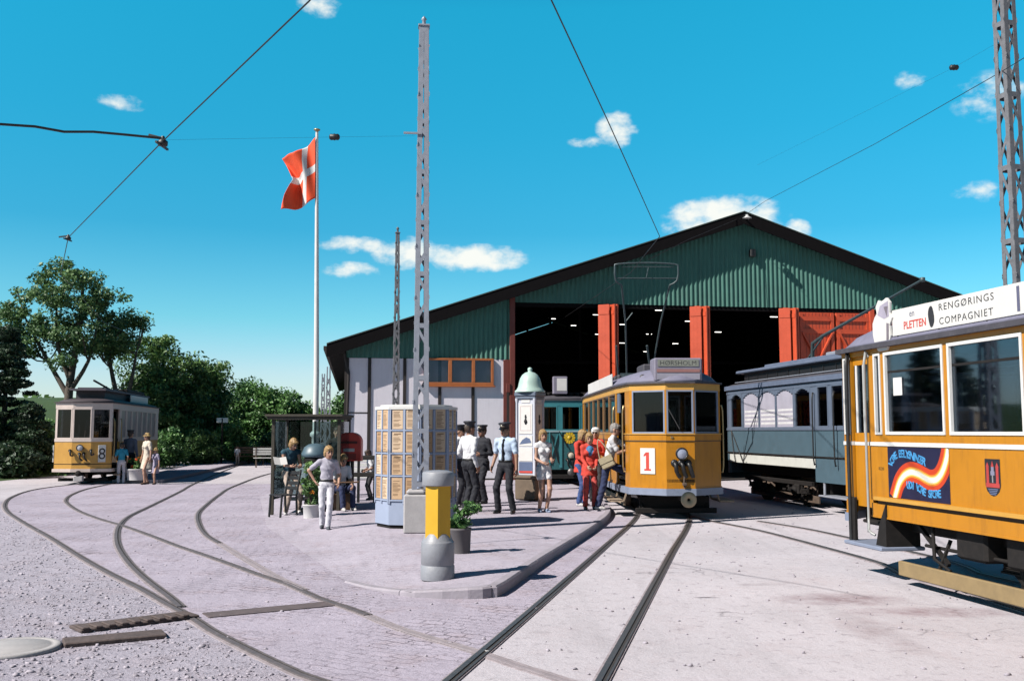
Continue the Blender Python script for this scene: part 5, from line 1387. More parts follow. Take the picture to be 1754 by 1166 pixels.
    cu.add(V,[tuple(range(N_-1,-1,-1)),tuple(range(N_,2*N_))]+[(i,(i+1)%N_,(i+1)%N_+N_,i+N_) for i in range(N_)])
    cu.poly([(xs-.032,yc+.06,3.14),(xs-.032,yc-.12,3.18),(xs-.032,yc-.13,3.0),(xs-.032,yc-.02,2.98),(xs-.032,yc+.12,3.04)],1)
    cu.poly([(xs-.033,yc-.02,3.12),(xs-.033,yc-.11,3.12),(xs-.033,yc-.09,2.99)],2)
    cu.poly([(xs-.033,yc-.07,2.93),(xs-.033,yc-.12,2.92),(xs-.033,yc-.11,2.74),(xs-.033,yc-.06,2.72)],2)
    cu.build('cutout_board', [pm('sign_white', (0,0,0)), pm('cutout_grey', (.42,.38,.48), .6), pm('cutout_dark', (.2,.17,.2), .6)], roof)
    # interior
    mb = MB(); mb.prism([(x*.96,y) for x,y in pl], .80,.86); mb.build('floor', floorw, t)
    seats(t, 1.8, L-2.4, 1.0, .86, .95); bulkhead(t, L-1.42, .93, .86, cant, inner)
    mb = MB(); mb.prism([(x*.95,L/2+(y-L/2)*.97) for x,y in pl], cant-.05, cant-.01); mb.build('ceiling', pm('tram_ceiling',(.16,.15,.16),.6), t)
    mb = MB(); mb.tube([(-.45,1.5,2.35),(-.45,L-1.5,2.35)],.015,6); mb.tube([(.45,1.5,2.35),(.45,L-1.5,2.35)],.015,6)
    for k in range(8):
        for x in (-.45,.45): mb.tube([(x,1.7+k,2.35),(x,1.7+k,2.6)],.01,6)
    mb.build('ceiling_rail', brass, t)
    # painted advert
    ad = MB(); yl = L-.55-1.07; yr = L-.55-2.26; zb, zt = .955, 1.525; W_ad = yl-yr; H_ad = zt-zb; x = -1.003
    def pt(u, v, dx=0): return (x-dx, yl-u*W_ad, zt-v*H_ad)
    ad.poly([pt(0,0),pt(0,1),pt(1,1),pt(1,0)],0)
    # swoosh: centre line in panel coordinates (u right, v down)
    cl = [(.10,1.02),(.145,.85),(.20,.68),(.29,.54),(.40,.475),(.52,.50),(.62,.56),(.71,.60),(.80,.575),(.87,.48),(.925,.34),(.965,.18),(.995,.0)]
    c = [Vector((p.x,p.y,0)) for p in spline([(a*W_ad,b_*H_ad,0) for a,b_ in cl],.02)]
    bands = [(-.108,-.06,1),(-.06,-.042,2),(-.042,-.028,3),(-.028,.026,4),(.026,.040,3),(.040,.056,2),(.056,.112,1)]
    for (o0, o1, m) in bands:
        V = []; n = len(c)
        for i, p in enumerate(c):
            d = (c[min(i+1,n-1)]-c[max(i-1,0)]).normalized(); nn = Vector((d.y,-d.x,0))
            for o_ in (o0, o1):
                q = p+nn*o_; u = min(max(q.x/W_ad,0),1); v = min(max(q.y/H_ad,0),1); V.append(pt(u,v,.0015))
        ad.add(V, [(2*i,2*i+1,2*i+3,2*i+2) for i in range(n-1)], m)
    def arc_text(s_, path, size):
        pp = spline([(a*W_ad,b_*H_ad,0) for a,b_ in path],.01); ln = [0]
        for a, b_ in zip(pp[:-1],pp[1:]): ln.append(ln[-1]+(b_-a).length)
        for k_, ch in enumerate(s_):
            if ch == ' ': continue
            tt = (k_+.5)/len(s_)*ln[-1]; j = min(range(len(ln)), key=lambda q: abs(ln[q]-tt)); j = min(max(j,1),len(pp)-2)
            d = (pp[j+1]-pp[j-1]).normalized(); w_ = Vector((0,-d.x,-d.y)); up_ = Vector((0,-d.y,d.x))
            q = pp[j]; ad.text(ch, size, (x-.002, yl-q.x, zt-q.y), w_, up_, 5, 'C', 1.0, .035)
    arc_text('VORE BELYSNINGER', [(.045,.36),(.09,.25),(.17,.15),(.28,.13),(.40,.155),(.52,.21),(.64,.27)], .088)
    arc_text('UDI VORE SPORE', [(.33,.73),(.42,.725),(.52,.765),(.62,.83),(.72,.85),(.86,.83)], .085)
    ad.text('8230', .035, (x, L-.55-.92, 1.27), (0,-1,0), (0,0,1), 6, 'C', 1.2)
    ad.build('painted_advert', [pm('advert_navy',(.012,.010,.045),.4,.2,6), pm('advert_red',(.60,.055,.012),.4,.05), pm('advert_orange',(.78,.26,.02),.4,.05), pm('advert_yellow',(.85,.62,.18),.4,.05), pm('advert_white',(.85,.82,.74),.4,.03), pm('advert_blue',(.07,.33,.68),.45,.1), pm('fleet_ink',(.12,.07,.02),.5)], t)
    # coat of arms
    cr = MB(); yc = L-.55-2.96; zc = 1.26; w_, h_ = .115, .175; x = -1.003
    sh = [(-w_,h_),(-w_,-h_*.45),(-w_*.8,-h_*.75),(-w_*.4,-h_*.95),(0,-h_*1.02),(w_*.4,-h_*.95),(w_*.8,-h_*.75),(w_,-h_*.45),(w_,h_)]
    cr.poly([(x,yc-a,zc+b_) for a,b_ in sh],0)
    def q(u0,u1,v0,v1,m,k_=0.0015): cr.poly([(x-k_,yc-u0,zc+v0),(x-k_,yc-u1,zc+v0),(x-k_,yc-u1,zc+v1),(x-k_,yc-u0,zc+v1)],m)
    q(-.095,-.055,-.055,.10,1); q(.05,.09,-.055,.10,1); q(-.105,.10,-.095,-.055,1); q(-.03,.03,.02,.06,2); q(-.02,.02,.06,.10,2)
    cr.poly([(x-.0015,yc+.075,zc+.145),(x-.0015,yc+.100,zc+.10),(x-.0015,yc+.050,zc+.10)],1); cr.poly([(x-.0015,yc-.07,zc+.145),(x-.0015,yc-.045,zc+.10),(x-.0015,yc-.095,zc+.10)],1)
    cr.poly([(x-.0015,yc,zc+.16),(x-.0015,yc+.022,zc+.10),(x-.0015,yc-.022,zc+.10)],1); q(-.012,.008,-.05,.02,3)
    for k_ in range(4): q(-.075+.01*k_,.075-.01*k_,-.115-.016*k_,-.108-.016*k_,4,.002)
    cr.build('coat_of_arms', [pm('crest_dark',(.02,.02,.028),.4), pm('crest_red',(.50,.06,.055),.4), pm('crest_grey',(.28,.27,.38),.4), pm('crest_pale',(.3,.28,.3),.4), pm('crest_blue',(.16,.20,.36),.4)], t)
    # underneath
    mb = MB(); mb.bbox(-.7,.7,.5,L-.5,.55,.80,.02)
    for y in (2.0,3.2,6.6,7.4): mb.bbox(-.9,-.45,y,y+.5,.40,.72,.03)
    mb.bar((-.85,L-1.9,.7),(-.85,L-2.5,.30),.04); mb.bar((-.85,L-3.6,.72),(-.85,L-4.2,.28),.05); mb.tube([(-.9,L-2.3,.7),(-.92,L-2.35,.35),(-.9,L-2.6,.25)],.02,6)
    mb.tube([(-.8,1.2,.45),(-.8,L-2.0,.45)],.02,6); mb.build('underframe', under, t)
    truck(t, L/2+.2, 3.0, .62, True, pm('guard_plank', (.30,.21,.10), .7, .15, 5, dirt=.3, dirtc=(.2,.15,.1)), .97, L/2-1.95+.0)
    return t
tram_right()

# ---- grey blue tram with whitewashed windows
def tram_grey():
    hx, hy = -sin(TH), cos(TH); F = Vector((6.57,21.0,0)); Y_far, Y_near = 26.66, 18.6
    near = F + Vector((hx,hy,0))*((Y_near-21)/hy); L = (Y_far-Y_near)/hy
    org = near + Vector((hy,-hx,0))*1.0
    t = thing('tram', 'old slate grey tram with whitewashed arched windows standing between the yellow trams', 'tram', (org.x,org.y,0), TH, 'old trams in the yard')
    yb0 = (21.47-Y_near)/hy; yb1 = (26.35-Y_near)/hy      # saloon ends
    W = 1.0; pl = [(-.55,0),(.55,0),(.92,.35),(W,yb0),(W,yb1),(.93,L-.02),(-.93,L-.02),(-W,yb1),(-W,yb0),(-.92,.35)]
    sill, head, cant = 1.78, 2.66, 2.76; th = .05
    # edge 7: from (-W,yb1) to (-W,yb0), length yb1-yb0
    def s_of(Y): return (26.35-Y)/hy
    wn = [(s_of(26.2),s_of(25.45)),(s_of(25.36),s_of(24.44)),(s_of(24.36),s_of(23.46)),(s_of(23.38),s_of(22.5)),(s_of(22.40),s_of(21.62))]
    wins = {7:wn, 3:wn, 8:[(.15,.62),(.75,1.25),(1.4,2.2)], 9:[(.08,.44)], 0:[(.08,1.02)], 2:[(.2,.9),(1.1,1.9)], 1:[(.08,.44)], 4:[], 5:[(.2,.85),(.95,1.6)]}
    wins = {k:[(a,b) for a,b in v if b < elen(pl,k)-.02] for k,v in wins.items()}; wins = {k:v for k,v in wins.items() if v}
    b = MB()
    solids(b, pl, {}, 1.15, 1.72, th, 0, 0); solids(b, pl, {}, 1.72, sill, th, .02, 1); solids(b, pl, {}, 1.135, 1.165, th, .02, 3)
    band(b, [pl[8],pl[7]][::-1], .90, 1.135, .04, -.01, False, 2); band(b, [pl[3],pl[4]], .90, 1.135, .04, -.01, False, 2)
    band(b, [pl[8],pl[9],pl[0],pl[1],pl[2],pl[3]], .62, 1.135, th, 0, False, 0); band(b, [pl[4],pl[5],pl[6],pl[7]], .62, 1.135, th, 0, False, 0)
    solids(b, pl, wins, sill, head, th, 0, 1); band(b, pl, head, cant, th, .012, True, 1)
    b.build('body', [slate, slate_l, pm('whitewash_band',(.66,.67,.64),.6,.06,3,dirt=.2), under], t)
    for e in wins:
        for i, (p, q) in enumerate(wins[e]):
            wh = (e == 7 and i in (1,2,3))
            w = window(t, pl, e, p, q, sill, head, slate_l, whitewash if wh else glassd, .03, .008, arch=e in (7,3)) if not wh else window(t, pl, e, p-.03, q+.03, sill, head, slate_l, whitewash, .016, .006, arch=True)
            if wh:
                mb = MB()
                for k in range(4): band(mb,[edge_pt(pl,e,p+.05),edge_pt(pl,e,q-.05)],sill+.08+k*.10,sill+.13+k*.10,.004,-.0185)
                mb.build('shutter_slat', pm('slat_white',(.72,.71,.74),.6), w)
    mb = MB(); band(mb, pl, cant, cant+.11, .4, .06, True); mb.build('roof_edge', pm('roof_edge_blue',(.13,.16,.24),.6), t)
    mb = MB(); roof_loft(mb, pl, [(-.02,cant+.11),(.1,cant+.16),(.36,cant+.20),(.40,cant+.21)]); roof = mb.build('roof', darkroof, t)
    cl = MB(); cl.box(-.62,.62,.7,L-.5,cant+.21,3.20); 
    for k in range(12): cl.box(-.64,-.62,.75+k*.6,.78+k*.6,cant+.21,3.13)
    cl.build('clerestory', black, roof)
    mb = MB(); mb.bbox(-.74,.74,.3,L-.2,3.20,3.28,.02); mb.bbox(-.45,.45,1.2,L-1.4,3.282,3.38,.02); mb.build('clerestory_roof', pm('roof_edge_blue',(0,0,0)), roof)
    mb = MB(); z=3.05
    mb.tube([(-.80,.3,z-.08),(-.80,L-.3,z-.08)],.012,6); mb.bbox(-.2,.2,3.1,3.9,3.385,3.48,.02); mb.build('roof_rail', galv, roof)
    # trolley pole
    Mi = Matrix.Translation(org) @ Matrix.Rotation(TH,4,'Z'); Mi.invert()
    a = Mi @ at(1392,588,23.6); e_ = Mi @ at(1580,479,19.1); m_ = Mi @ at(1410,575,23.1)
    mb = MB(); mb.tube([(a.x,a.y+.05,3.30),(a.x,a.y,a.z),m_,e_],[.05,.045,.04,.022],8); mb.lathe([(0,-.05),(.05,-.04),(.05,.04),(0,.05)],10,0,tuple(e_)); mb.bbox(a.x-.15,a.x+.15,a.y-.25,a.y+.3,3.30,3.40,.02); mb.bar((a.x,a.y+.3,3.42),(m_.x,m_.y,m_.z-.02),.03); mb.build('trolley_pole', [pm('collector_steel',(0,0,0))], roof)
    mb = MB(); mb.prism([(x*.95,y) for x,y in pl],1.0,1.06); mb.build('floor', floorw, t)
    seats(t, yb0+.2, yb1-.5, 1.0, 1.06, .9)
    mb = MB(); mb.box(-.9,.9,.5,L-.4,cant-.06,cant-.02); mb.build('ceiling', inner, t)
    mb = MB(); mb.bbox(-.7,.7,.4,L-.4,.66,.95,.02); mb.bar((-.8,yb0-.3,.9),(-.8,yb0-.3,.35),.05); mb.build('underframe', under, t)
    truck(t, (yb0+yb1)/2+.1, 2.3, .74, True, rust, .60, 1.9)
    # ladder-like platform gate and hand rails
    for yy in (yb0-.05, yb0-1.0): grip(t, [(-W-.02,yy,1.0),(-W-.06,yy,1.1),(-W-.06,yy,2.4),(-W-.02,yy,2.5)],.016,black)
    mb = MB(); mb.bbox(-1.05,-.6,.4,yb0-.2,.32,.36,.01); mb.bbox(-.98,-.94,.5,.56,.36,.62,.01); mb.bbox(-.98,-.94,yb0-.35,yb0-.29,.36,.62,.01); mb.build('step', galv, t)
    # loose brake rigging drawn over the side
    mb = MB(); mb.tube([(-1.02,yb1-.2,1.72),(-1.03,yb1-.35,1.2),(-1.02,yb1-.5,.8)],.012,6); mb.tube([(-1.02,yb1-.2,1.72),(-1.03,yb1-1.0,.9)],.012,6); mb.build('side_rope', black, t)
tram_grey()

# ---- blue green tram in the shed mouth
def tram_teal():
    c = at(963,760,30.2); L = 8.5
    t = thing('tram', 'blue green tram with yellow sun emblem coming out of the shed door', 'tram', (c.x, 30.2, 0), R_(6), 'old trams in the yard')
    pl = [(-.62,0),(.62,0),(.97,.32),(1.0,L-.3),(.62,L),(-.62,L),(-1.0,L-.3),(-.97,.32)]
    sill, head, cant = 1.72, 2.46, 2.62
    wins = {0:[(.04,.48),(.60,1.18)], 1:[(.05,.42)], 7:[(.05,.42)], 2:[(.1+i*.95,.9+i*.95) for i in range(7)], 6:[(.1+i*.95,.9+i*.95) for i in range(7)]}
    b = MB(); solids(b, pl, {}, .55, sill-.05, .05, 0, 0); solids(b, pl, {}, sill-.05, sill, .05, .02, 1); solids(b, pl, wins, sill, head, .05, 0, 2); band(b, pl, head, cant, .05, .006, True, 2)
    b.bbox(-.08,.0,-.03,-.002,.6,sill-.05,.006,2); b.bbox(-.40,-.36,-.02,-.002,.6,sill-.05,.006,2)
    b.bar((-.38,-.03,.75),(-.14,-.03,1.6),.03,m=2); b.bar((-.12,-.03,.75),(-.34,-.03,1.6),.03,m=3)
    b.build('body', [teal, pm('teal_trim',(.30,.45,.5),.5), teal_l, black], t)
    for e in wins:
        for (p, q) in wins[e]: window(t, pl, e, p, q, sill, head, teal_l, glassd, .035, .008)
    mb = MB(); band(mb, pl, cant, cant+.04, .3, .04, True); roof_loft(mb, pl, [(0,cant+.041),(.15,cant+.12),(.4,cant+.17),(.6,cant+.18)]); roof = mb.build('roof', darkroof, t)
    mb = MB(); mb.bbox(-.24,.20,.15,.40,cant+.20,3.36,.02,0); mb.box(-.13,.17,.142,.1495,cant+.30,3.30,1); mb.build('route_box', [pm('box_lilac_grey',(0,0,0)), paper_w], roof)
    mb = MB()
    for x in (-.8,-.55,-.35,.35,.55,.8): mb.lathe([(.03,cant+.1),(.08,cant+.14),(.03,cant+.18),(.08,cant+.22),(.02,cant+.26)],10,0,(x,.35+.2*abs(x),0))
    mb.tube([(-.9,.5,cant+.25),(.9,.5,cant+.25)],.02,6); mb.build('roof_equipment', under, roof)
    mb = MB(); n = 12; mb.lathe([(.0,-.012),(.06,-.012),(.065,0)],14,0,(.22,0,1.50),axis='Y')
    for k in range(n):
        a = 2*pi*k/n; u = Vector((cos(a),0,sin(a))); s = Vector((-sin(a),0,cos(a))); c0 = Vector((.22,-.012,1.50))
        mb.add([c0+u*.075-s*.018, c0+u*.165-s*.035, c0+u*.185, c0+u*.165+s*.035, c0+u*.075+s*.018], [(4,3,2,1,0)], 0)
    mb.build('sun_emblem', pm('emblem_yellow',(.75,.50,.03),.4), t)
    headlight(t, .24, 0, .98, .10, pm('lamp_glow',(.75,.68,.55),.2)); hoses(t, .2,-.01,.85,2)
    mb = MB(); mb.bbox(-.75,.75,.1,L-.1,.3,.6,.02); mb.bbox(-.7,.7,-.1,.2,.28,.40,.01); mb.build('underframe', under, t)
    mb = MB(); mb.lathe([(0,-.25),(.11,-.25),(.12,-.2),(.05,-.18),(.05,.1)],16,0,(.24,0,.48),axis='Y'); mb.build('buffer', steel, t)
    mb = MB(); mb.bar((-.1,-.04,1.70),(.16,-.04,1.2),.02); mb.build('wiper', black, t)
    mb = MB(); mb.box(-.9,.9,.1,L-.1,.8,.86); mb.build('floor', floorw, t); truck(t, L/2, 2.4, .6, False)
tram_teal()

# ---- yellow and white tram at the left stop
def tram_left():
    cream = pm('warm_cream_paint', (.72,.60,.55), .5, .06, 4, dirt=.35, dirtc=(.4,.3,.27))
    c = at(139,780,32.0); L = 8.6
    t = thing('tram', 'small yellow and white tram with number 8 plates waiting beneath the trees', 'tram', (c.x, 32.0, 0), R_(9.6), 'old trams in the yard')
    pl = [(-.29,0),(.29,0),(.86,.20),(.92,1.15),(.92,L-1.15),(.86,L-.22),(.4,L),(-.4,L),(-.86,L-.22),(-.92,L-1.15),(-.92,1.15),(-.86,.20)]
    sill, head, cant = 1.46, 2.42, 2.60
    doors = {2:[(.12,.86)], 10:[(.1,.82)]}
    wins = {0:[(.015,.565)], 1:[(.03,.555)], 11:[(.045,.575)]}
    ls = L-2.3
    for e in (3,9): wins[e] = [(.1+i*ls/7+.02,.1+(i+1)*ls/7-.14) for i in range(7)]
    up = {**wins, **doors}
    b = MB(); solids(b, pl, doors, .50, 1.36, .05, 0, 0); solids(b, pl, doors, 1.36, sill, .05, .015, 1); solids(b, pl, up, sill, head, .05, 0, 1); band(b, pl, head, cant, .05, .01, True, 1)
    solids(b, pl, doors, .64, .66, .05, .005, 2)
    b.build('body', [yellow_l, cream, under], t)
    mb = MB(); band(mb, pl, .40, .50, .08, .05, True); mb.build('skirt_strip', cream, t)
    for e in wins:
        for i, (p, q) in enumerate(wins[e]): window(t, pl, e, p, q, sill, head, cream, glassd if e in (0,1,11) else pm('painted_pane_reflection', (.36,.32,.36), .35, .15, 2, coat=.5), .03, .008)  # side panes opaque and pale: reflected light put in as colour
    mb = MB(); band(mb, pl, cant, cant+.03, .3, .06, True); roof_loft(mb, pl, [(-.03,cant+.031),(.1,cant+.10),(.34,cant+.15),(.5,cant+.16)]); roof = mb.build('roof', pm('roof_plum',(.055,.04,.05),.7,.2), t)
    mb = MB(); mb.box(-.45,.45,.9,L-.9,cant+.15,cant+.42); mb.build('clerestory', darkroof, roof)
    mb = MB(); mb.prism([(-.56,.5),(.56,.5),(.56,L-.5),(-.56,L-.5)],cant+.42,cant+.48); mb.prism([(-.38,.8),(.38,.8),(.38,L-.8),(-.38,L-.8)],cant+.481,cant+.53); mb.build('clerestory_roof', pm('roof_plum_light',(.10,.085,.11),.7), roof)
    mb = MB(); mb.bbox(.2,.52,4.0,7.2,cant+.48,cant+.60,.02); mb.bbox(.58,.62,4.2,7.4,cant+.12,cant+.40,.01,1)
    mb.bar((0,4.2,cant+.53),(.02,1.2,cant+.78),.05); mb.bar((-.3,3,cant+.53),(-.3,4.5,cant+.72),.03); mb.bar((.3,3,cant+.53),(.3,4.5,cant+.72),.03); mb.build('roof_equipment', [under, white], roof)
    headlight(t, -.02, 0, 1.17, .095, pm('lamp_pale',(.5,.5,.55),.2))
    hoses(t, .02,-.01,.98,2,.22); hoses(t,.30,-.01,1.08,1,.1); hoses(t,-.33,-.01,1.08,1,.16)
    for (x, y, rz, w_) in ((.60,.115,atan2(.20,.57),.15),(-.875,.30,-pi/2+.05,.11)):
        mb = MB(); mb.at((x,y,.98), rz); mb.bbox(-w_*.75,w_*.75,-.045,-.008,-.27,.27,.005); mb.text('8', .36, (0,-.0465,0), m=1, sx=.9); mb.build('number_plate', [white, ink], t)
    mb = MB(); mb.lathe([(0,-.30),(.09,-.30),(.10,-.27),(.05,-.25),(.05,.1)],18,0,(0,0,.36),axis='Y'); mb.build('buffer', under, t)
    mb = MB(); mb.bbox(-.14,.14,-.3,-.1,.12,.30,.02); mb.build('coupler', pm('coupler_pale',(.5,.48,.48),.6), t)
    mb = MB(); mb.bbox(-.7,.7,.15,L-.15,.36,.62,.02); mb.bbox(-.75,.75,.3,.36,.10,.2,.01); mb.build('underframe', under, t)
    mb = MB(); mb.prism([(x*.95,y) for x,y in pl],.62,.68); mb.build('floor', floorw, t)
    mb = MB(); mb.box(-.85,.85,.3,L-.3,cant-.05,cant-.02); mb.build('ceiling', inner, t); bulkhead(t,1.2,.86,.68,cant,inner)
    seats(t, 1.5, L-1.8, .92, .68); truck(t, L/2, 2.2, .58, True, under, .70, 2.0)
    for e in (2,):
        a = edge_pt(pl,e,.10); b_ = edge_pt(pl,e,.88); grip(t,[(a[0]+.02,a[1],.8),(a[0]+.06,a[1],.9),(a[0]+.06,a[1],2.0),(a[0]+.02,a[1],2.1)],.016,brass); grip(t,[(b_[0]+.02,b_[1],.8),(b_[0]+.06,b_[1],.9),(b_[0]+.06,b_[1],2.0),(b_[0]+.02,b_[1],2.1)],.016,brass)
    mb = MB(); mb.bbox(.9,1.12,.35,1.1,.28,.32,.01); mb.build('step', woodpale, t)
tram_left()
# ------------------------------------------------------------------ people: one continuous surface each, from a signed distance field
def rotm(fw=0, side=0, tw=0):
    return np.array((Matrix.Rotation(tw,3,'Z') @ Matrix.Rotation(fw,3,'X') @ Matrix.Rotation(side,3,'Y')))
def sd_eval(p, X):
    k = p['t']
    if k == 'cone':
        a, b, r0, r1 = p['a'], p['b'], p['r0'], p['r1']; ab = b-a; t = np.clip(((X-a)@ab)/max(ab@ab,1e-9), 0, 1)
        return np.linalg.norm(X-a-t[...,None]*ab, axis=-1)-(r0+(r1-r0)*t)
    L = (X-p['c'])@p['R']
    if k == 'ell':
        r = p['r']; k0 = np.linalg.norm(L/r, axis=-1); k1 = np.linalg.norm(L/(r*r), axis=-1)+1e-9
        return k0*(k0-1)/k1
    if k == 'frus':
        h = p['h']; z = np.clip(L[...,2]/h, 0, 1); a = p['a0']+(p['a1']-p['a0'])*z; b = p['b0']+(p['b1']-p['b0'])*z
        d = (np.sqrt((L[...,0]/a)**2+(L[...,1]/b)**2)-1)*np.minimum(a,b)
        return np.maximum(d, np.maximum(-L[...,2], L[...,2]-h))
def sd_box(p):
    if p['t'] == 'cone': r = max(p['r0'],p['r1']); return np.minimum(p['a'],p['b'])-r, np.maximum(p['a'],p['b'])+r
    if p['t'] == 'ell': r = p['r'].max(); return p['c']-r, p['c']+r
    r = max(p['a0'],p['a1'],p['b0'],p['b1'],p['h'])*1.3+p['h']*.0; o = p['c']+p['R']@np.array([0,0,p['h']/2]); r = sqrt(max(p['a0'],p['a1'],p['b0'],p['b1'])**2+(p['h']/2)**2)
    return o-r, o+r
def surface_nets(D, org, h):
    Sg = D < 0; nx, ny, nz = D.shape
    cr = [(i,j,k) for i in (0,1) for j in (0,1) for k in (0,1)]
    cnt = sum(Sg[i:nx-1+i, j:ny-1+j, k:nz-1+k].astype(np.int8) for i,j,k in cr)
    I = np.argwhere((cnt > 0) & (cnt < 8)); vid = -np.ones((nx-1,ny-1,nz-1), np.int64); vid[I[:,0],I[:,1],I[:,2]] = np.arange(len(I))
    val = np.stack([D[I[:,0]+i, I[:,1]+j, I[:,2]+k] for i,j,k in cr], 1)
    acc = np.zeros((len(I),3)); n = np.zeros((len(I),1)); C = np.array(cr, float)
    for a in range(8):
        for b in range(a+1,8):
            if np.abs(C[a]-C[b]).sum() != 1: continue
            va, vb = val[:,a], val[:,b]; m = (va<0) != (vb<0); t = np.where(m, va/np.where(m, va-vb, 1), 0)
            acc += np.where(m[:,None], C[a]+t[:,None]*(C[b]-C[a]), 0); n[:,0] += m
    V = org+h*(I+acc/n); F = []
    for ax in range(3):
        sl0 = [slice(None)]*3; sl1 = [slice(None)]*3; sl0[ax] = slice(0,-1); sl1[ax] = slice(1,None)
        E = np.argwhere(Sg[tuple(sl0)] != Sg[tuple(sl1)]); b_, c_ = (ax+1)%3, (ax+2)%3
        E = E[(E[:,b_]>0)&(E[:,c_]>0)&(E[:,b_]<D.shape[b_]-1)&(E[:,c_]<D.shape[c_]-1)]
        def cell(db, dc): q = E.copy(); q[:,b_] -= db; q[:,c_] -= dc; return vid[q[:,0],q[:,1],q[:,2]]
        Q = np.stack([cell(1,1), cell(0,1), cell(0,0), cell(1,0)], 1); ins = Sg[E[:,0],E[:,1],E[:,2]]
        Q[~ins] = Q[~ins][:,::-1]; F.append(Q)
    return V, np.concatenate(F)
def sdf_mesh(name, prims, subs, mats, h, parent, fold=None):
    lo = np.min([sd_box(p)[0] for p in prims], 0)-3*h; hi = np.max([sd_box(p)[1] for p in prims], 0)+3*h
    n = np.ceil((hi-lo)/h).astype(int)+1; D = np.full(n, .3, np.float32)
    ax = [lo[i]+h*np.arange(n[i]) for i in range(3)]
    for p in list(prims)+[dict(s, sub=1) for s in subs]:
        k = p.get('k', .02); b0, b1 = sd_box(p); i0 = np.maximum(np.floor((b0-k-.03-lo)/h).astype(int), 0); i1 = np.minimum(np.ceil((b1+k+.03-lo)/h).astype(int)+1, n)
        if (i1 <= i0).any(): continue
        X = np.stack(np.meshgrid(ax[0][i0[0]:i1[0]], ax[1][i0[1]:i1[1]], ax[2][i0[2]:i1[2]], indexing='ij'), -1)
        d = sd_eval(p, X); sl = tuple(slice(i0[i], i1[i]) for i in range(3)); c = D[sl]
        if p.get('sub'): D[sl] = np.maximum(c, -d)
        else:
            q = np.maximum(k-np.abs(c-d), 0)/max(k,1e-6); D[sl] = np.minimum(c, d)-q*q*k*.25
    V, F = surface_nets(D, lo, h)
    ctr = V[F].mean(1); best = np.full(len(F), 9.0); mi = np.zeros(len(F), int)
    for p in prims:
        d = sd_eval(p, ctr)-p.get('bias', 0); m = d < best; best[m] = d[m]; mi[m] = p['m']
    me = arr_mesh(V, F, mi, True)
    nrm = np.empty(len(V)*3, np.float32); me.vertices.foreach_get('normal', nrm); nrm = nrm.reshape(-1,3)
    ok = np.ones(len(V), bool); hard = np.isin(mi, fold[1]) if fold else np.ones(len(F), bool)
    if fold:
        ok[F[hard].ravel()] = False; a = fold[0]; x, y, z = V.T; ph = fold[2]
        g = np.sin(26*x+17*z+3*np.sin(19*z+ph)+ph)*np.sin(21*z-13*x+2.5*np.sin(23*y+ph)) + .5*np.sin(47*z+31*x+3*np.sin(29*x+ph)) if name == 'body' else np.sin(160*x+70*y+6*np.sin(30*z+ph))+.6*np.sin(95*y-60*x+25*z)
        V2 = V+nrm*(a*g*ok)[:,None]; me.vertices.foreach_set('co', V2.astype(np.float32).ravel()); me.update()
    return link(name, me, mats, parent)

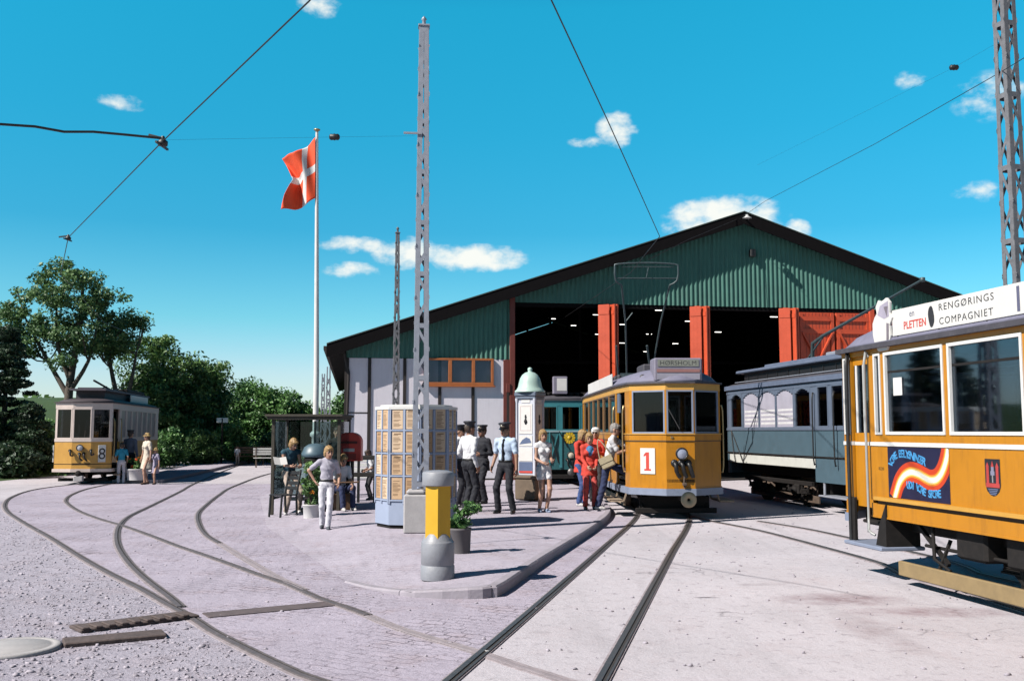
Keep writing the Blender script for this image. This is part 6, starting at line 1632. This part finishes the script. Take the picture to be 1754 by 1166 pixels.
skin = pm('skin', (.48,.27,.19), .55, .06, 12); skin_t = pm('tanned_skin', (.33,.17,.11), .5, .08, 12)
dark_eye = pm('eye_dark', (.02,.015,.015), .3); lipm = pm('lips', (.34,.10,.08), .5)
def cloth(n, c, v=.12): return pm('cloth_'+n, c, .85, v, 14, bump=.25, bsc=22)
def person(label, loc, yaw, h=1.75, top=None, bottom=None, shoe=None, sk=skin, hair=None, build=1.0, sleeve='short', bot='trousers', female=False,
           lean=0, side=0, twist=0, pelvis=(0,0,.93), feet=((.10,0,.08,0),(-.10,0,.08,0)), hands=None, head=(0,0,0), hat=None, hairlen=0, glasses=False, belt=None,
           tie=None, extra=None, vox=.0095, group='people in the yard', knee=None, curl=.5, grip_=None, top2=None, hat_m=None, elbow=None, child=False):
    s = h/1.75; v3 = lambda *a: np.array(a, float)
    t = thing('person', label, 'person', loc, yaw, group)
    Rb = rotm(lean, side, twist); P0 = v3(*pelvis)*s; B = lambda x,y,z: P0+Rb@(v3(x,y,z)*s)
    mats = [sk, top, bottom, shoe or black, dark_eye, lipm, belt or bottom, tie or top, top2 or top]
    pr = []
    def cone(a,b,r0,r1,m,k=.02,bias=0): pr.append(dict(t='cone',a=np.array(a,float),b=np.array(b,float),r0=r0*s,r1=r1*s,m=m,k=k*s,bias=bias))
    def ell(c,r,m,R=None,k=.02,bias=0): pr.append(dict(t='ell',c=np.array(c,float),r=np.array(r,float)*s,R=np.eye(3) if R is None else R,m=m,k=k*s,bias=bias))
    def frus(c,R,h_,a0,b0,a1,b1,m,k=.01,bias=0): pr.append(dict(t='frus',c=np.array(c,float),R=R,h=h_*s,a0=a0*s,b0=b0*s,a1=a1*s,b1=b1*s,m=m,k=k*s,bias=bias))
    w = build*(.93 if female else 1.0)
    # trunk
    ell(B(0,0,.33),(.158*w,.108*w,.17),1,Rb,.05); ell(B(0,.0,.13),((.125 if female else .142)*w,.100*w,.15),1,Rb,.05)
    ell(B(0,.005,-.02),(.160*w,.118*w,.115),2,Rb,.04)
    if female: ell(B(.068,-.085,.335),(.062,.055,.06),1,Rb,.03); ell(B(-.068,-.085,.335),(.062,.055,.06),1,Rb,.03)
    sw = (.165 if female else .185)*w
    if child: sw *= .95
    SH = [B(sw,.0,.455), B(-sw,.0,.455)]
    cone(B(sw*.8,0,.455),B(-sw*.8,0,.455),.062,.062,1,.05); cone(B(.05,.01,.50),B(-.05,.01,.50),.05,.05,1,.04)
    # collar, neck, head
    Rh = Rb@rotm(head[0],head[1],head[2]); N_ = B(0,.005,.50); hs = 1.13 if child else 1.0
    Hc = N_+Rh@(v3(0,-.018,.165*(.97 if child else 1))*s); Hd = lambda x,y,z: Hc+Rh@(v3(x,y,z)*s*hs)
    cone(N_, Hd(0,.012,-.06), .054*w, .050, 0, .02); 
    frus(B(0,.005,.495),Rb,.04,.068*w,.066*w,.060*w,.060*w,1,.008)
    ell(Hd(0,.012,.022),v3(.076,.096,.100)*hs,0,Rh,.03); ell(Hd(0,-.018,-.045),v3(.058,.070,.072)*hs,0,Rh,.03); ell(Hd(0,-.055,-.085),v3(.032,.030,.028)*hs,0,Rh,.02)
    cone(Hd(0,-.082,.012),Hd(0,-.108,-.028),.011*hs,.016*hs,0,.012)
    for q in (-1,1):
        ell(Hd(q*.078,.015,-.012),v3(.013,.024,.034)*hs,0,Rh,.008); ell(Hd(q*.031,-.080,.012),v3(.017,.011,.010)*hs,4,Rh,.003,.002); ell(Hd(q*.032,-.083,.036),v3(.024,.012,.006)*hs,4 if not female else 0,Rh,.003)
    ell(Hd(0,-.083,-.062),v3(.026,.012,.009)*hs,5,Rh,.003,.002)
    # arms
    for i, q in enumerate((1,-1)):
        hd = (hands or (None,None))[i]
        if hd is None: hd = (q*(.26*w),-.03,-.08)
        W = B(*hd) if len(hd) == 3 else v3(*hd[:3])*s          # 4-tuples are in the person's own frame
        S_ = SH[i]; l1, l2 = .285*s, .255*s; d = W-S_; D_ = np.linalg.norm(d); mx = (l1+l2)*.995
        if D_ > mx: W = S_+d/D_*mx; d = W-S_; D_ = mx
        u = d/D_; a = (l1*l1-l2*l2+D_*D_)/(2*D_); hh = sqrt(max(l1*l1-a*a,0))
        pole = Rb@v3(q*.35,.9,-.35) if elbow is None or elbow[i] is None else Rb@v3(*elbow[i]); pole = pole-u*(pole@u); pole /= np.linalg.norm(pole); E = S_+u*a+pole*hh
        if sleeve == 'long':
            cone(S_,E,.058*w,.046*w,1,.035); cone(E,W,.046*w,.034,1,.02); cone(W,W+(W-E)/np.linalg.norm(W-E)*.015*s,.024,.022,0,.006)
        elif sleeve == 'short':
            m_ = S_+(E-S_)*.72; cone(S_,m_,.060*w,.056*w,1,.03); cone(S_+(E-S_)*.55,E,.043*w,.038*w,0,.006); cone(E,W,.039*w,.026,0,.02)
        else:
            cone(S_,S_+(E-S_)*.12,.052*w,.046*w,1,.03); cone(S_+(E-S_)*.1,E,.044*w,.036*w,0,.01); cone(E,W,.037*w,.025,0,.02)
        f = (W-E)/np.linalg.norm(W-E); g = (grip_ or (None,None))[i]
        n_ = Rb@v3(-q,0,0) if g is None else Rb@v3(*g); n_ = n_-f*(n_@f); n_ /= np.linalg.norm(n_); wd = np.cross(n_, f)      # palm faces n_
        ff = f; Rm = np.stack([wd, n_, ff], 1); pc = W+ff*.045*s
        ell(pc,(.038,.018,.052),0,Rm,.012)
        cu = curl if not isinstance(curl, (tuple,list)) else curl[i]
        th_sgn = 1 if wd@(Rb@v3(0,-1,0)) > 0 else -1
        for j, (o, ln) in enumerate(((.027,.066),(.009,.075),(-.009,.070),(-.026,.055))):
            b0 = W+(ff*.088+wd*o*th_sgn)*s; d1 = ff*cos(cu*.8)+n_*sin(cu*.8); d2 = ff*cos(cu*1.9)+n_*sin(cu*1.9); b1 = b0+d1*ln*.55*s; b2 = b1+d2*ln*.5*s
            cone(b0,b1,.0098,.0092,0,.006); cone(b1,b2,.0092,.0082,0,.004)
        b0 = W+(ff*.03+wd*.03*th_sgn)*s; b1 = b0+(ff*.03+wd*.025*th_sgn+n_*.012)*s; b2 = b1+(ff*.03+wd*.004*th_sgn+n_*.012)*s; cone(b0,b1,.0125,.011,0,.01); cone(b1,b2,.011,.009,0,.004)
    # legs
    for i, q in enumerate((1,-1)):
        fx, fy, fz, fr = feet[i]; A = v3(fx,fy,fz)*s; Hp = P0+Rb@(v3(q*.088*w,0,-.03)*s); l1, l2 = .43*s, .425*s; d = A-Hp; D_ = np.linalg.norm(d); mx = (l1+l2)*.998
        if D_ > mx: A = Hp+d/D_*mx; d = A-Hp; D_ = mx
        u = d/D_; a = (l1*l1-l2*l2+D_*D_)/(2*D_); hh = sqrt(max(l1*l1-a*a,0)); pole = v3(q*.12,-1,.1) if knee is None or knee[i] is None else v3(*knee[i])
        pole = pole-u*(pole@u); pole /= np.linalg.norm(pole); K = Hp+u*a+pole*hh
        if bot == 'trousers':
            cone(Hp,K,.088*w,.066*w,2,.03); cone(K,A-(A-K)/np.linalg.norm(A-K)*.02*s,.066*w,.062*w,2,.02); cone(A,A+v3(0,0,-.02)*s,.04,.04,3,.004)
        elif bot == 'shorts':
            m_ = Hp+(K-Hp)*.42; cone(Hp,m_,.092*w,.088*w,2,.03); cone(Hp+(K-Hp)*.3,K,.074*w,.052*w,0,.006); cone(K,K+(A-K)*.35,.052*w,.054*w,0,.02); cone(K+(A-K)*.3,A,.054*w,.036,0,.02)
        else:
            cone(Hp,K,.075*w,.052*w,0 if bot == 'skirt' else 2,.02); cone(K,K+(A-K)*.35,.052*w,.053*w,0,.02); cone(K+(A-K)*.3,A,.053*w,.035,0,.02)
        R_f = rotm(0,0,fr); tilt = rotm(-.0,0,fr)
        hl = A+R_f@(v3(0,.035,-.045)*s); to = A+R_f@(v3(0,-.13,-.055)*s)
        cone(hl,A+R_f@(v3(0,-.06,-.045)*s),.036,.040,3,.01); cone(A+R_f@(v3(0,-.05,-.048)*s),to,.040,.027,3,.02)
    if belt: frus(B(0,.002,.055),Rb,.035,.152*w,.112*w,.150*w,.110*w,6,.003,.004)
    if tie and not female:
        cone(B(0,-.075,.49),B(0,-.115,.40),.014,.016,7,.003,.006); cone(B(0,-.115,.40),B(0,-.112,.10),.017,.026,7,.003,.006)
    if bot == 'skirt':
        frus(P0+v3(0,0,-.40)*s,np.eye(3),.50,.23*w,.20*w,.125*w,.10*w,2,.01)
    if extra: extra(locals())
    hat_top = Hd
    body = sdf_mesh('body', pr, [], mats, vox, t, (.0042*s, (0,3,4,5,6), rnd.uniform(0,6)))
    # hair
    if hair is not None:
        hp = [dict(t='ell',c=Hd(0,.018,.036),r=v3(.083,.101,.098)*s*hs,R=Rh,m=0,k=.01)]
        if hairlen > 0:
            hp.append(dict(t='ell',c=Hd(0,.045,-.03-hairlen*.03),r=v3(.082,.056,.075+hairlen*.045)*s*hs,R=Rh,m=0,k=.03))
            for q in (-1,1): hp.append(dict(t='ell',c=Hd(q*.068,.0,-.01-hairlen*.02),r=v3(.018,.040,.05+hairlen*.035)*s*hs,R=Rh,m=0,k=.02))
            hp.append(dict(t='ell',c=Hd(0,-.055,.078),r=v3(.062,.045,.032)*s*hs,R=Rh,m=0,k=.02))
        else:
            hp.append(dict(t='ell',c=Hd(0,.045,-.015),r=v3(.076,.058,.070)*s*hs,R=Rh,m=0,k=.02)); hp.append(dict(t='ell',c=Hd(.01,-.05,.075),r=v3(.060,.046,.032)*s*hs,R=Rh,m=0,k=.02))
        sub = [dict(t='ell',c=Hd(0,-.115,-.055),r=v3(.070,.100,.115)*s*hs,R=Rh,m=0,k=0)]
        hm = sdf_mesh('hair', hp, sub, [hair], max(vox,.007), t, (.0035, (9,), rnd.uniform(0,6)))
    hatmb = None
    if hat == 'peaked':
        mb = MB(); M = Matrix(Rh.tolist()).to_4x4(); M.translation = Vector(Hd(0,.012,.055)); mb.M = M; q = s*hs
        mb.lathe([(.092*q,-.01*q),(.096*q,.0),(.096*q,.045*q),(.125*q,.075*q),(.128*q,.085*q),(.10*q,.098*q),(0,.10*q)], 22, 0)
        n = 12; V = []
        for j in range(n+1):
            a = pi+pi*j/n*1.0; V += [(.094*q*cos(a),.094*q*sin(a),.0),(.10*q*cos(a),(.094+.055*sin(pi*j/n))*q*sin(a)-.004,-.022*q*sin(pi*j/n))]
        mb.add(V, [(2*j,2*j+1,2*j+3,2*j+2) for j in range(n)], 1, True); mb.add([(p[0],p[1],p[2]-.006) for p in V], [(2*j,2*j+2,2*j+3,2*j+1) for j in range(n)], 1, True)
        mb.lathe([(.0,-.104*q),(.016*q,-.102*q),(.02*q,-.095*q)], 10, 2, (0,-.006*q,.042*q), axis='Y')
        mb.build('cap', [hat_m or pm('cap_navy',(.012,.013,.022),.6), pm('cap_peak',(.008,.008,.009),.2), pm('cap_badge',(.75,.72,.6),.3)], t)
    elif hat in ('sun','scarf','cap'):
        mb = MB(); M = Matrix(Rh.tolist()).to_4x4(); M.translation = Vector(Hd(0,.012,.05)); mb.M = M; q = s*hs
        if hat == 'sun': mb.lathe([(.15*q,-.02*q),(.145*q,-.01*q),(.092*q,.01*q),(.088*q,.06*q),(.06*q,.09*q),(0,.095*q)], 20)
        elif hat == 'cap': mb.lathe([(.096*q,-.01*q),(.098*q,.01*q),(.088*q,.055*q),(.05*q,.085*q),(0,.09*q)], 18); mb.bbox(-.07*q,.07*q,-.17*q,-.07*q,-.012*q,.004*q,.006)
        else: mb.lathe([(.094*q,-.055*q),(.101*q,.0),(.095*q,.05*q),(.06*q,.085*q),(0,.095*q)], 18)
        mb.build({'sun':'sun_hat','cap':'cap','scarf':'headscarf'}[hat], [hat_m or white], t)
    if glasses:
        mb = MB(); M = Matrix(Rh.tolist()).to_4x4(); M.translation = Vector(Hd(0,-.100,.012)); mb.M = M; q = s*hs
        for k_ in (-1,1): mb.bbox(k_*.033*q-.026*q,k_*.033*q+.026*q,-.006*q,.004*q,-.02*q,.02*q,.003); mb.bar((k_*.058*q,0,.012*q),(k_*.082*q,.11*q,.008*q),.006*q)
        mb.bar((-.01*q,-.002*q,.01*q),(.01*q,-.002*q,.01*q),.006*q); mb.build('sunglasses', pm('lens_black',(.01,.01,.012),.15), t)
    t['_s'] = s; del t['_s']
    return t, B, Hd
def onp(px, py, z=None):
    z0 = .06
    for _ in range(4): p = gp(px, py, z0); z0 = pav_z(p.x, p.y) if z is None else z
    return Vector((p.x, p.y, z0))
shirt_w = cloth('white_shirt',(.74,.74,.78),.05); shirt_b = cloth('pale_blue_shirt',(.50,.62,.80),.06); navy = cloth('navy',(.008,.009,.018),.25); trous_w = cloth('white_trousers',(.68,.67,.74),.06)
jeans = cloth('blue_jeans',(.02,.032,.10),.3); jeansb = cloth('bright_jeans',(.04,.08,.24),.2); redj = cloth('red_jacket',(.62,.05,.03),.15); redp = cloth('red_print',(.55,.07,.06),.4)
beige = cloth('beige',(.50,.40,.34),.12); tealv = cloth('teal_vest',(.015,.07,.11),.25); greyk = cloth('dark_grey',(.025,.025,.03),.2); turq = cloth('turquoise',(.03,.33,.50),.1); bluet = cloth('blue_top',(.05,.20,.42),.2)
cream_d = cloth('cream_dress',(.68,.60,.50),.1); lilac = cloth('lilac_dress',(.36,.32,.44),.15); grey_t = cloth('grey_tee',(.45,.43,.52),.06)
blond = pm('blond_hair',(.34,.21,.085),.6,.3,30); darkb = pm('brown_hair',(.05,.028,.018),.55,.3,30); greyh = pm('grey_hair',(.25,.23,.22),.6,.2,30); whiteh = pm('white_hair',(.6,.58,.55),.6,.1,30)
sh_b = pm('black_shoes',(.012,.012,.013),.35,.1); sh_w = pm('white_shoes',(.6,.58,.58),.6,.1); sh_bl = pm('pale_blue_shoes',(.22,.28,.42),.7,.1); sh_br = pm('brown_shoes',(.09,.045,.025),.5,.2)
def face_to(px_dir): return px_dir

# boy in white, hand on his hip
p = onp(558, 905); person('boy in white shirt and white trousers with one hand on his hip', p, R_(12), 1.41, shirt_w if False else grey_t, trous_w, pm('dark_trainers',(.07,.08,.10),.6), hair=blond, hairlen=.15, child=True, build=.95, belt=black,
    hands=((.25,-.12,.02),(-.245,.0,.055)), elbow=((.3,.9,0),(-1,.25,-.2)), feet=((.04,-.16,.075,.1),(-.07,.12,.08,-.2)), head=(R_(8),0,R_(18)), side=R_(2), curl=(.4,.9))
# youth reading
p = onp(486, 880); person('blond youth in teal vest and pale trousers leaning and reading a paper', p, R_(28), 1.66, tealv, beige, sh_w, hair=blond, hairlen=.35, build=.92, sleeve='none', lean=R_(14), pelvis=(.10,.0,.88),
    hands=((.13,-.34,.22),(-.05,-.36,.24)), feet=((.30,-.05,.08,.2),(-.02,-.22,.08,-.3)), knee=((.6,-1,.2),(.5,-1,.1)), head=(R_(20),0,R_(20)), curl=.8, grip_=((-.6,0,.6),(.6,0,.6)))
mb = MB(); mb.at((0,0,0)); mb.add([(-.13,0,0),(0,.02,-.01),(0,.05,.19),(-.13,.03,.20),(.13,0,0),(.13,.03,.20)],[(0,1,2,3),(1,4,5,2)]); mb.add([(-.13,.004,0),(0,.024,-.01),(0,.054,.19),(-.13,.034,.20),(.13,.004,0),(.13,.034,.20)],[(3,2,1,0),(2,5,4,1)])
o = mb.build('newspaper', paper_w); q = p; o.location = (p.x+.02, p.y-.40, p.z+1.02); o.rotation_euler = (R_(-35),0,R_(28)); tag(o,'open white paper held by the youth in the teal vest','newspaper')
# dark man behind the pedestal, seated lad with fair hair, child by the rail
p = onp(576, 858); person('man in dark clothes standing behind the boys near the post box', p, R_(20), 1.72, greyk, navy, sh_b, hair=darkb, sleeve='long', head=(0,0,R_(-15)))
p = onp(584, 872); bx = MB(); bx.bbox(-.18,.18,-.16,.16,0,.30,.015); bx.bbox(-.2,.2,-.18,.18,.30,.33,.01); o = bx.build('wooden_box', wood); o.location = p; o.rotation_euler = (0,0,.3); tag(o,'brown wooden box the fair haired lad sits on','box')
person('fair haired lad in white shirt sitting with a brown stick', p+Vector((-.02,-.05,0)), R_(35), 1.55, shirt_w, jeans, sh_w, hair=blond, child=True, pelvis=(0,.02,.50), lean=R_(12), hands=((.14,-.36,.12),(-.16,-.34,.10)), feet=((.14,-.40,.08,.1),(-.12,-.44,.08,-.1)), head=(R_(10),0,0), curl=1.0)
mb = MB(); mb.tube([(-.26,0,0),(.22,0,.01)],.017,8); o = mb.build('wooden_stick', wood); o.location = p+Vector((.18,-.33,.56)); o.rotation_euler = (0,0,R_(12)); tag(o,'short brown stick held by the sitting fair haired lad','stick')
p = onp(635, 856); person('small child with brown hair in white top and dark trousers beside the kiosk', p, R_(-70), 1.18, shirt_w, greyk, sh_b, hair=darkb, hairlen=.4, child=True, sk=skin_t, lean=R_(8), hands=((.18,-.22,.10),(-.18,-.2,.12)), head=(R_(5),0,R_(15)), curl=.9)
# uniformed men
p = onp(803, 876); person('uniformed man in white long sleeved shirt and cap with his back turned', p, R_(128), 1.80, shirt_w, navy, sh_b, sk=skin_t, hair=darkb, build=1.06, sleeve='long', hat='peaked', belt=black, hands=((.24,-.16,.05),(-.24,-.02,-.04)), feet=((.11,0,.08,.15),(-.10,.03,.08,-.15)), side=R_(-1))
p = onp(788, 868); person('uniformed man in white shirt half hidden behind the notice kiosk', p, R_(60), 1.74, shirt_w, navy, sh_b, sk=skin_t, hair=darkb, sleeve='long', hat='peaked', belt=black)
p = onp(826, 862); person('uniformed man in dark blue jacket and cap facing left', p, R_(-48), 1.74, navy, navy, sh_b, sk=skin_t, hair=darkb, sleeve='long', hat='peaked', build=1.08, hands=((.18,-.20,.16),(-.22,-.08,-.03)), extra=lambda L: L['frus'](L['B'](0,0,-.20),L['Rb'],.26,.20,.155,.165,.125,1,.02))
p = onp(866, 879); person('tram conductor in pale blue short sleeved shirt, dark tie and peaked cap', p, R_(-30), 1.77, shirt_b, navy, sh_b, sk=skin_t, hair=darkb, hat='peaked', belt=black, tie=navy, feet=((.16,.02,.08,.25),(-.15,-.02,.08,-.15)), hands=((.27,-.04,-.10),(-.24,-.10,-.03)), head=(R_(6),0,R_(-8)))
# woman in shorts
p = onp(931, 877); person('woman in white top and white shorts standing before the poster column', p, R_(25), 1.66, shirt_w, shirt_w, sh_bl, female=True, hair=blond, hairlen=.7, bot='shorts', sleeve='none', sk=skin, hands=((.06,-.30,.12),(-.12,-.26,.08)), feet=((.06,-.02,.08,.1),(-.07,.05,.08,-.25)), head=(R_(12),0,R_(-12)), lean=R_(-3), curl=.9, grip_=((-.6,0,.5),(.6,0,.5)))
# women in red
jk = lambda L: L['frus'](L['B'](0,.005,-.17),L['Rb'],.28,.195,.150,.150,.118,1,.02)
p = onp(996, 866); person('blonde woman in bright red jacket and blue trousers', p, R_(50), 1.66, redj, jeansb, sh_w, female=True, hair=blond, hairlen=.9, sleeve='long', build=1.1, extra=jk, hands=((.10,-.27,.06),(-.14,-.26,.06)), head=(R_(10),0,R_(10)), curl=.9)
p = onp(1010, 872); person('fair haired girl in red jacket and red patterned trousers with blue scarf', p, R_(8), 1.60, redj, redp, sh_b, female=True, hair=blond, hairlen=.8, sleeve='long', tie=bluet, hands=((.10,-.24,.03),(-.10,-.25,.03)), head=(R_(14),0,R_(-6)), curl=.9, build=1.0, extra=lambda L: (jk(L), L['ell'](L['B'](0,-.085,.38),(.06,.05,.09),7,L['Rb'],.01,.02)))
p = onp(1021, 858); person('white haired woman in sunglasses standing behind the women in red', p, R_(-15), 1.70, redj, greyk, sh_b, female=True, hair=whiteh, hairlen=.3, sleeve='long', glasses=True, hands=((.10,-.26,.22),(-.1,-.26,.22)), hat='scarf', hat_m=white)
# man boarding
tx = at(1078, 750, 19.9)
p = onp(1032, 871); p.y -= .25
mt, mB, mH = person('man in white shirt and blue jeans boarding the tram by its grab rail', p, R_(72), 1.78, shirt_w, jeans, sh_w, hair=greyh, sleeve='short', glasses=True, lean=R_(14), pelvis=(0,-.10,.95), hands=((.10,-.52,.42),(-.05,-.40,.36)),
    feet=((.02,-.62,.34,-.1),(-.08,.10,.08,0)), head=(R_(-6),0,R_(4)), belt=black, curl=.9, knee=((0,-1,.6),(0,-1,.1)))
mb = MB(); mb.at((0,0,0)); 
V = []; n = 10
mb.bbox(-.21,.21,-.07,.07,-.16,.14,.03); mb.bbox(-.215,.215,-.085,-.068,-.02,.15,.008)
mb.tube(spline([(-.18,0,.12),(-.10,.02,.42),(.02,.03,.62),(.12,0,.42),(.18,0,.12)],.08),.016,6)
o = mb.build('shoulder_bag', cloth('khaki_bag',(.42,.36,.24),.1)); o.location = p+Vector((.06,-.24,.98)); o.scale = (.68,.75,.78); o.rotation_euler = (R_(4),R_(-24),R_(-20)); tag(o,'pale khaki shoulder bag hanging at the boarding man\'s hip','bag')
# people at the left stop
z = .0
p = gp(207,828,z); person('child in turquoise shirt and white trousers at the left tram', p, R_(200), 1.35, turq, trous_w, sh_bl, hair=darkb, child=True, vox=.014, hands=((.2,-.2,.1),(-.22,-.05,0)))
p = gp(221,826,z); person('man in dark cap and grey shirt at the left tram door', p, R_(160), 1.74, cloth('blue_grey_shirt',(.16,.17,.24)), navy, sh_b, hair=darkb, hat='peaked', sleeve='long', vox=.014, build=1.1)
p = gp(250,829,z); person('woman in long cream dress walking beside the left tram', p, R_(-35), 1.66, cream_d, cream_d, sh_br, female=True, hair=darkb, hairlen=.4, bot='skirt', hat='sun', hat_m=cloth('straw',(.45,.30,.12)), vox=.014, feet=((.1,-.12,.08,0),(-.08,.12,.08,0)))
p = gp(265,829,z); person('small girl in lilac dress and straw hat beside the woman in cream', p, R_(-20), 1.18, lilac, lilac, sh_br, female=True, hair=blond, hairlen=.4, child=True, bot='skirt', hat='sun', hat_m=cloth('straw',(0,0,0)), vox=.013, feet=((.1,-.14,.08,0),(-.1,.14,.08,0)))
c = at(163,720,33.3); person('tram driver in pale shirt standing inside the left tram', Vector((c.x,33.2,.68)), R_(20), 1.70, cloth('pink_shirt',(.55,.40,.40)), greyk, sh_b, hair=darkb, vox=.014)
p = gp(406,797); person('small distant child in white beside the benches down the road', Vector((p.x,p.y,0)), R_(30), .98, shirt_w, beige, sh_b, hair=darkb, vox=.018, pelvis=(0,0,.93))
c = at(1150,720,20.6); person('tram driver in dark uniform behind the windscreen of the tram numbered 1', Vector((c.x+.35,20.75,.78)), R_(-10), 1.70, navy, navy, sh_b, hair=darkb, hat='peaked', sleeve='long', hands=((.12,-.34,.12),(-.12,-.36,.14)))
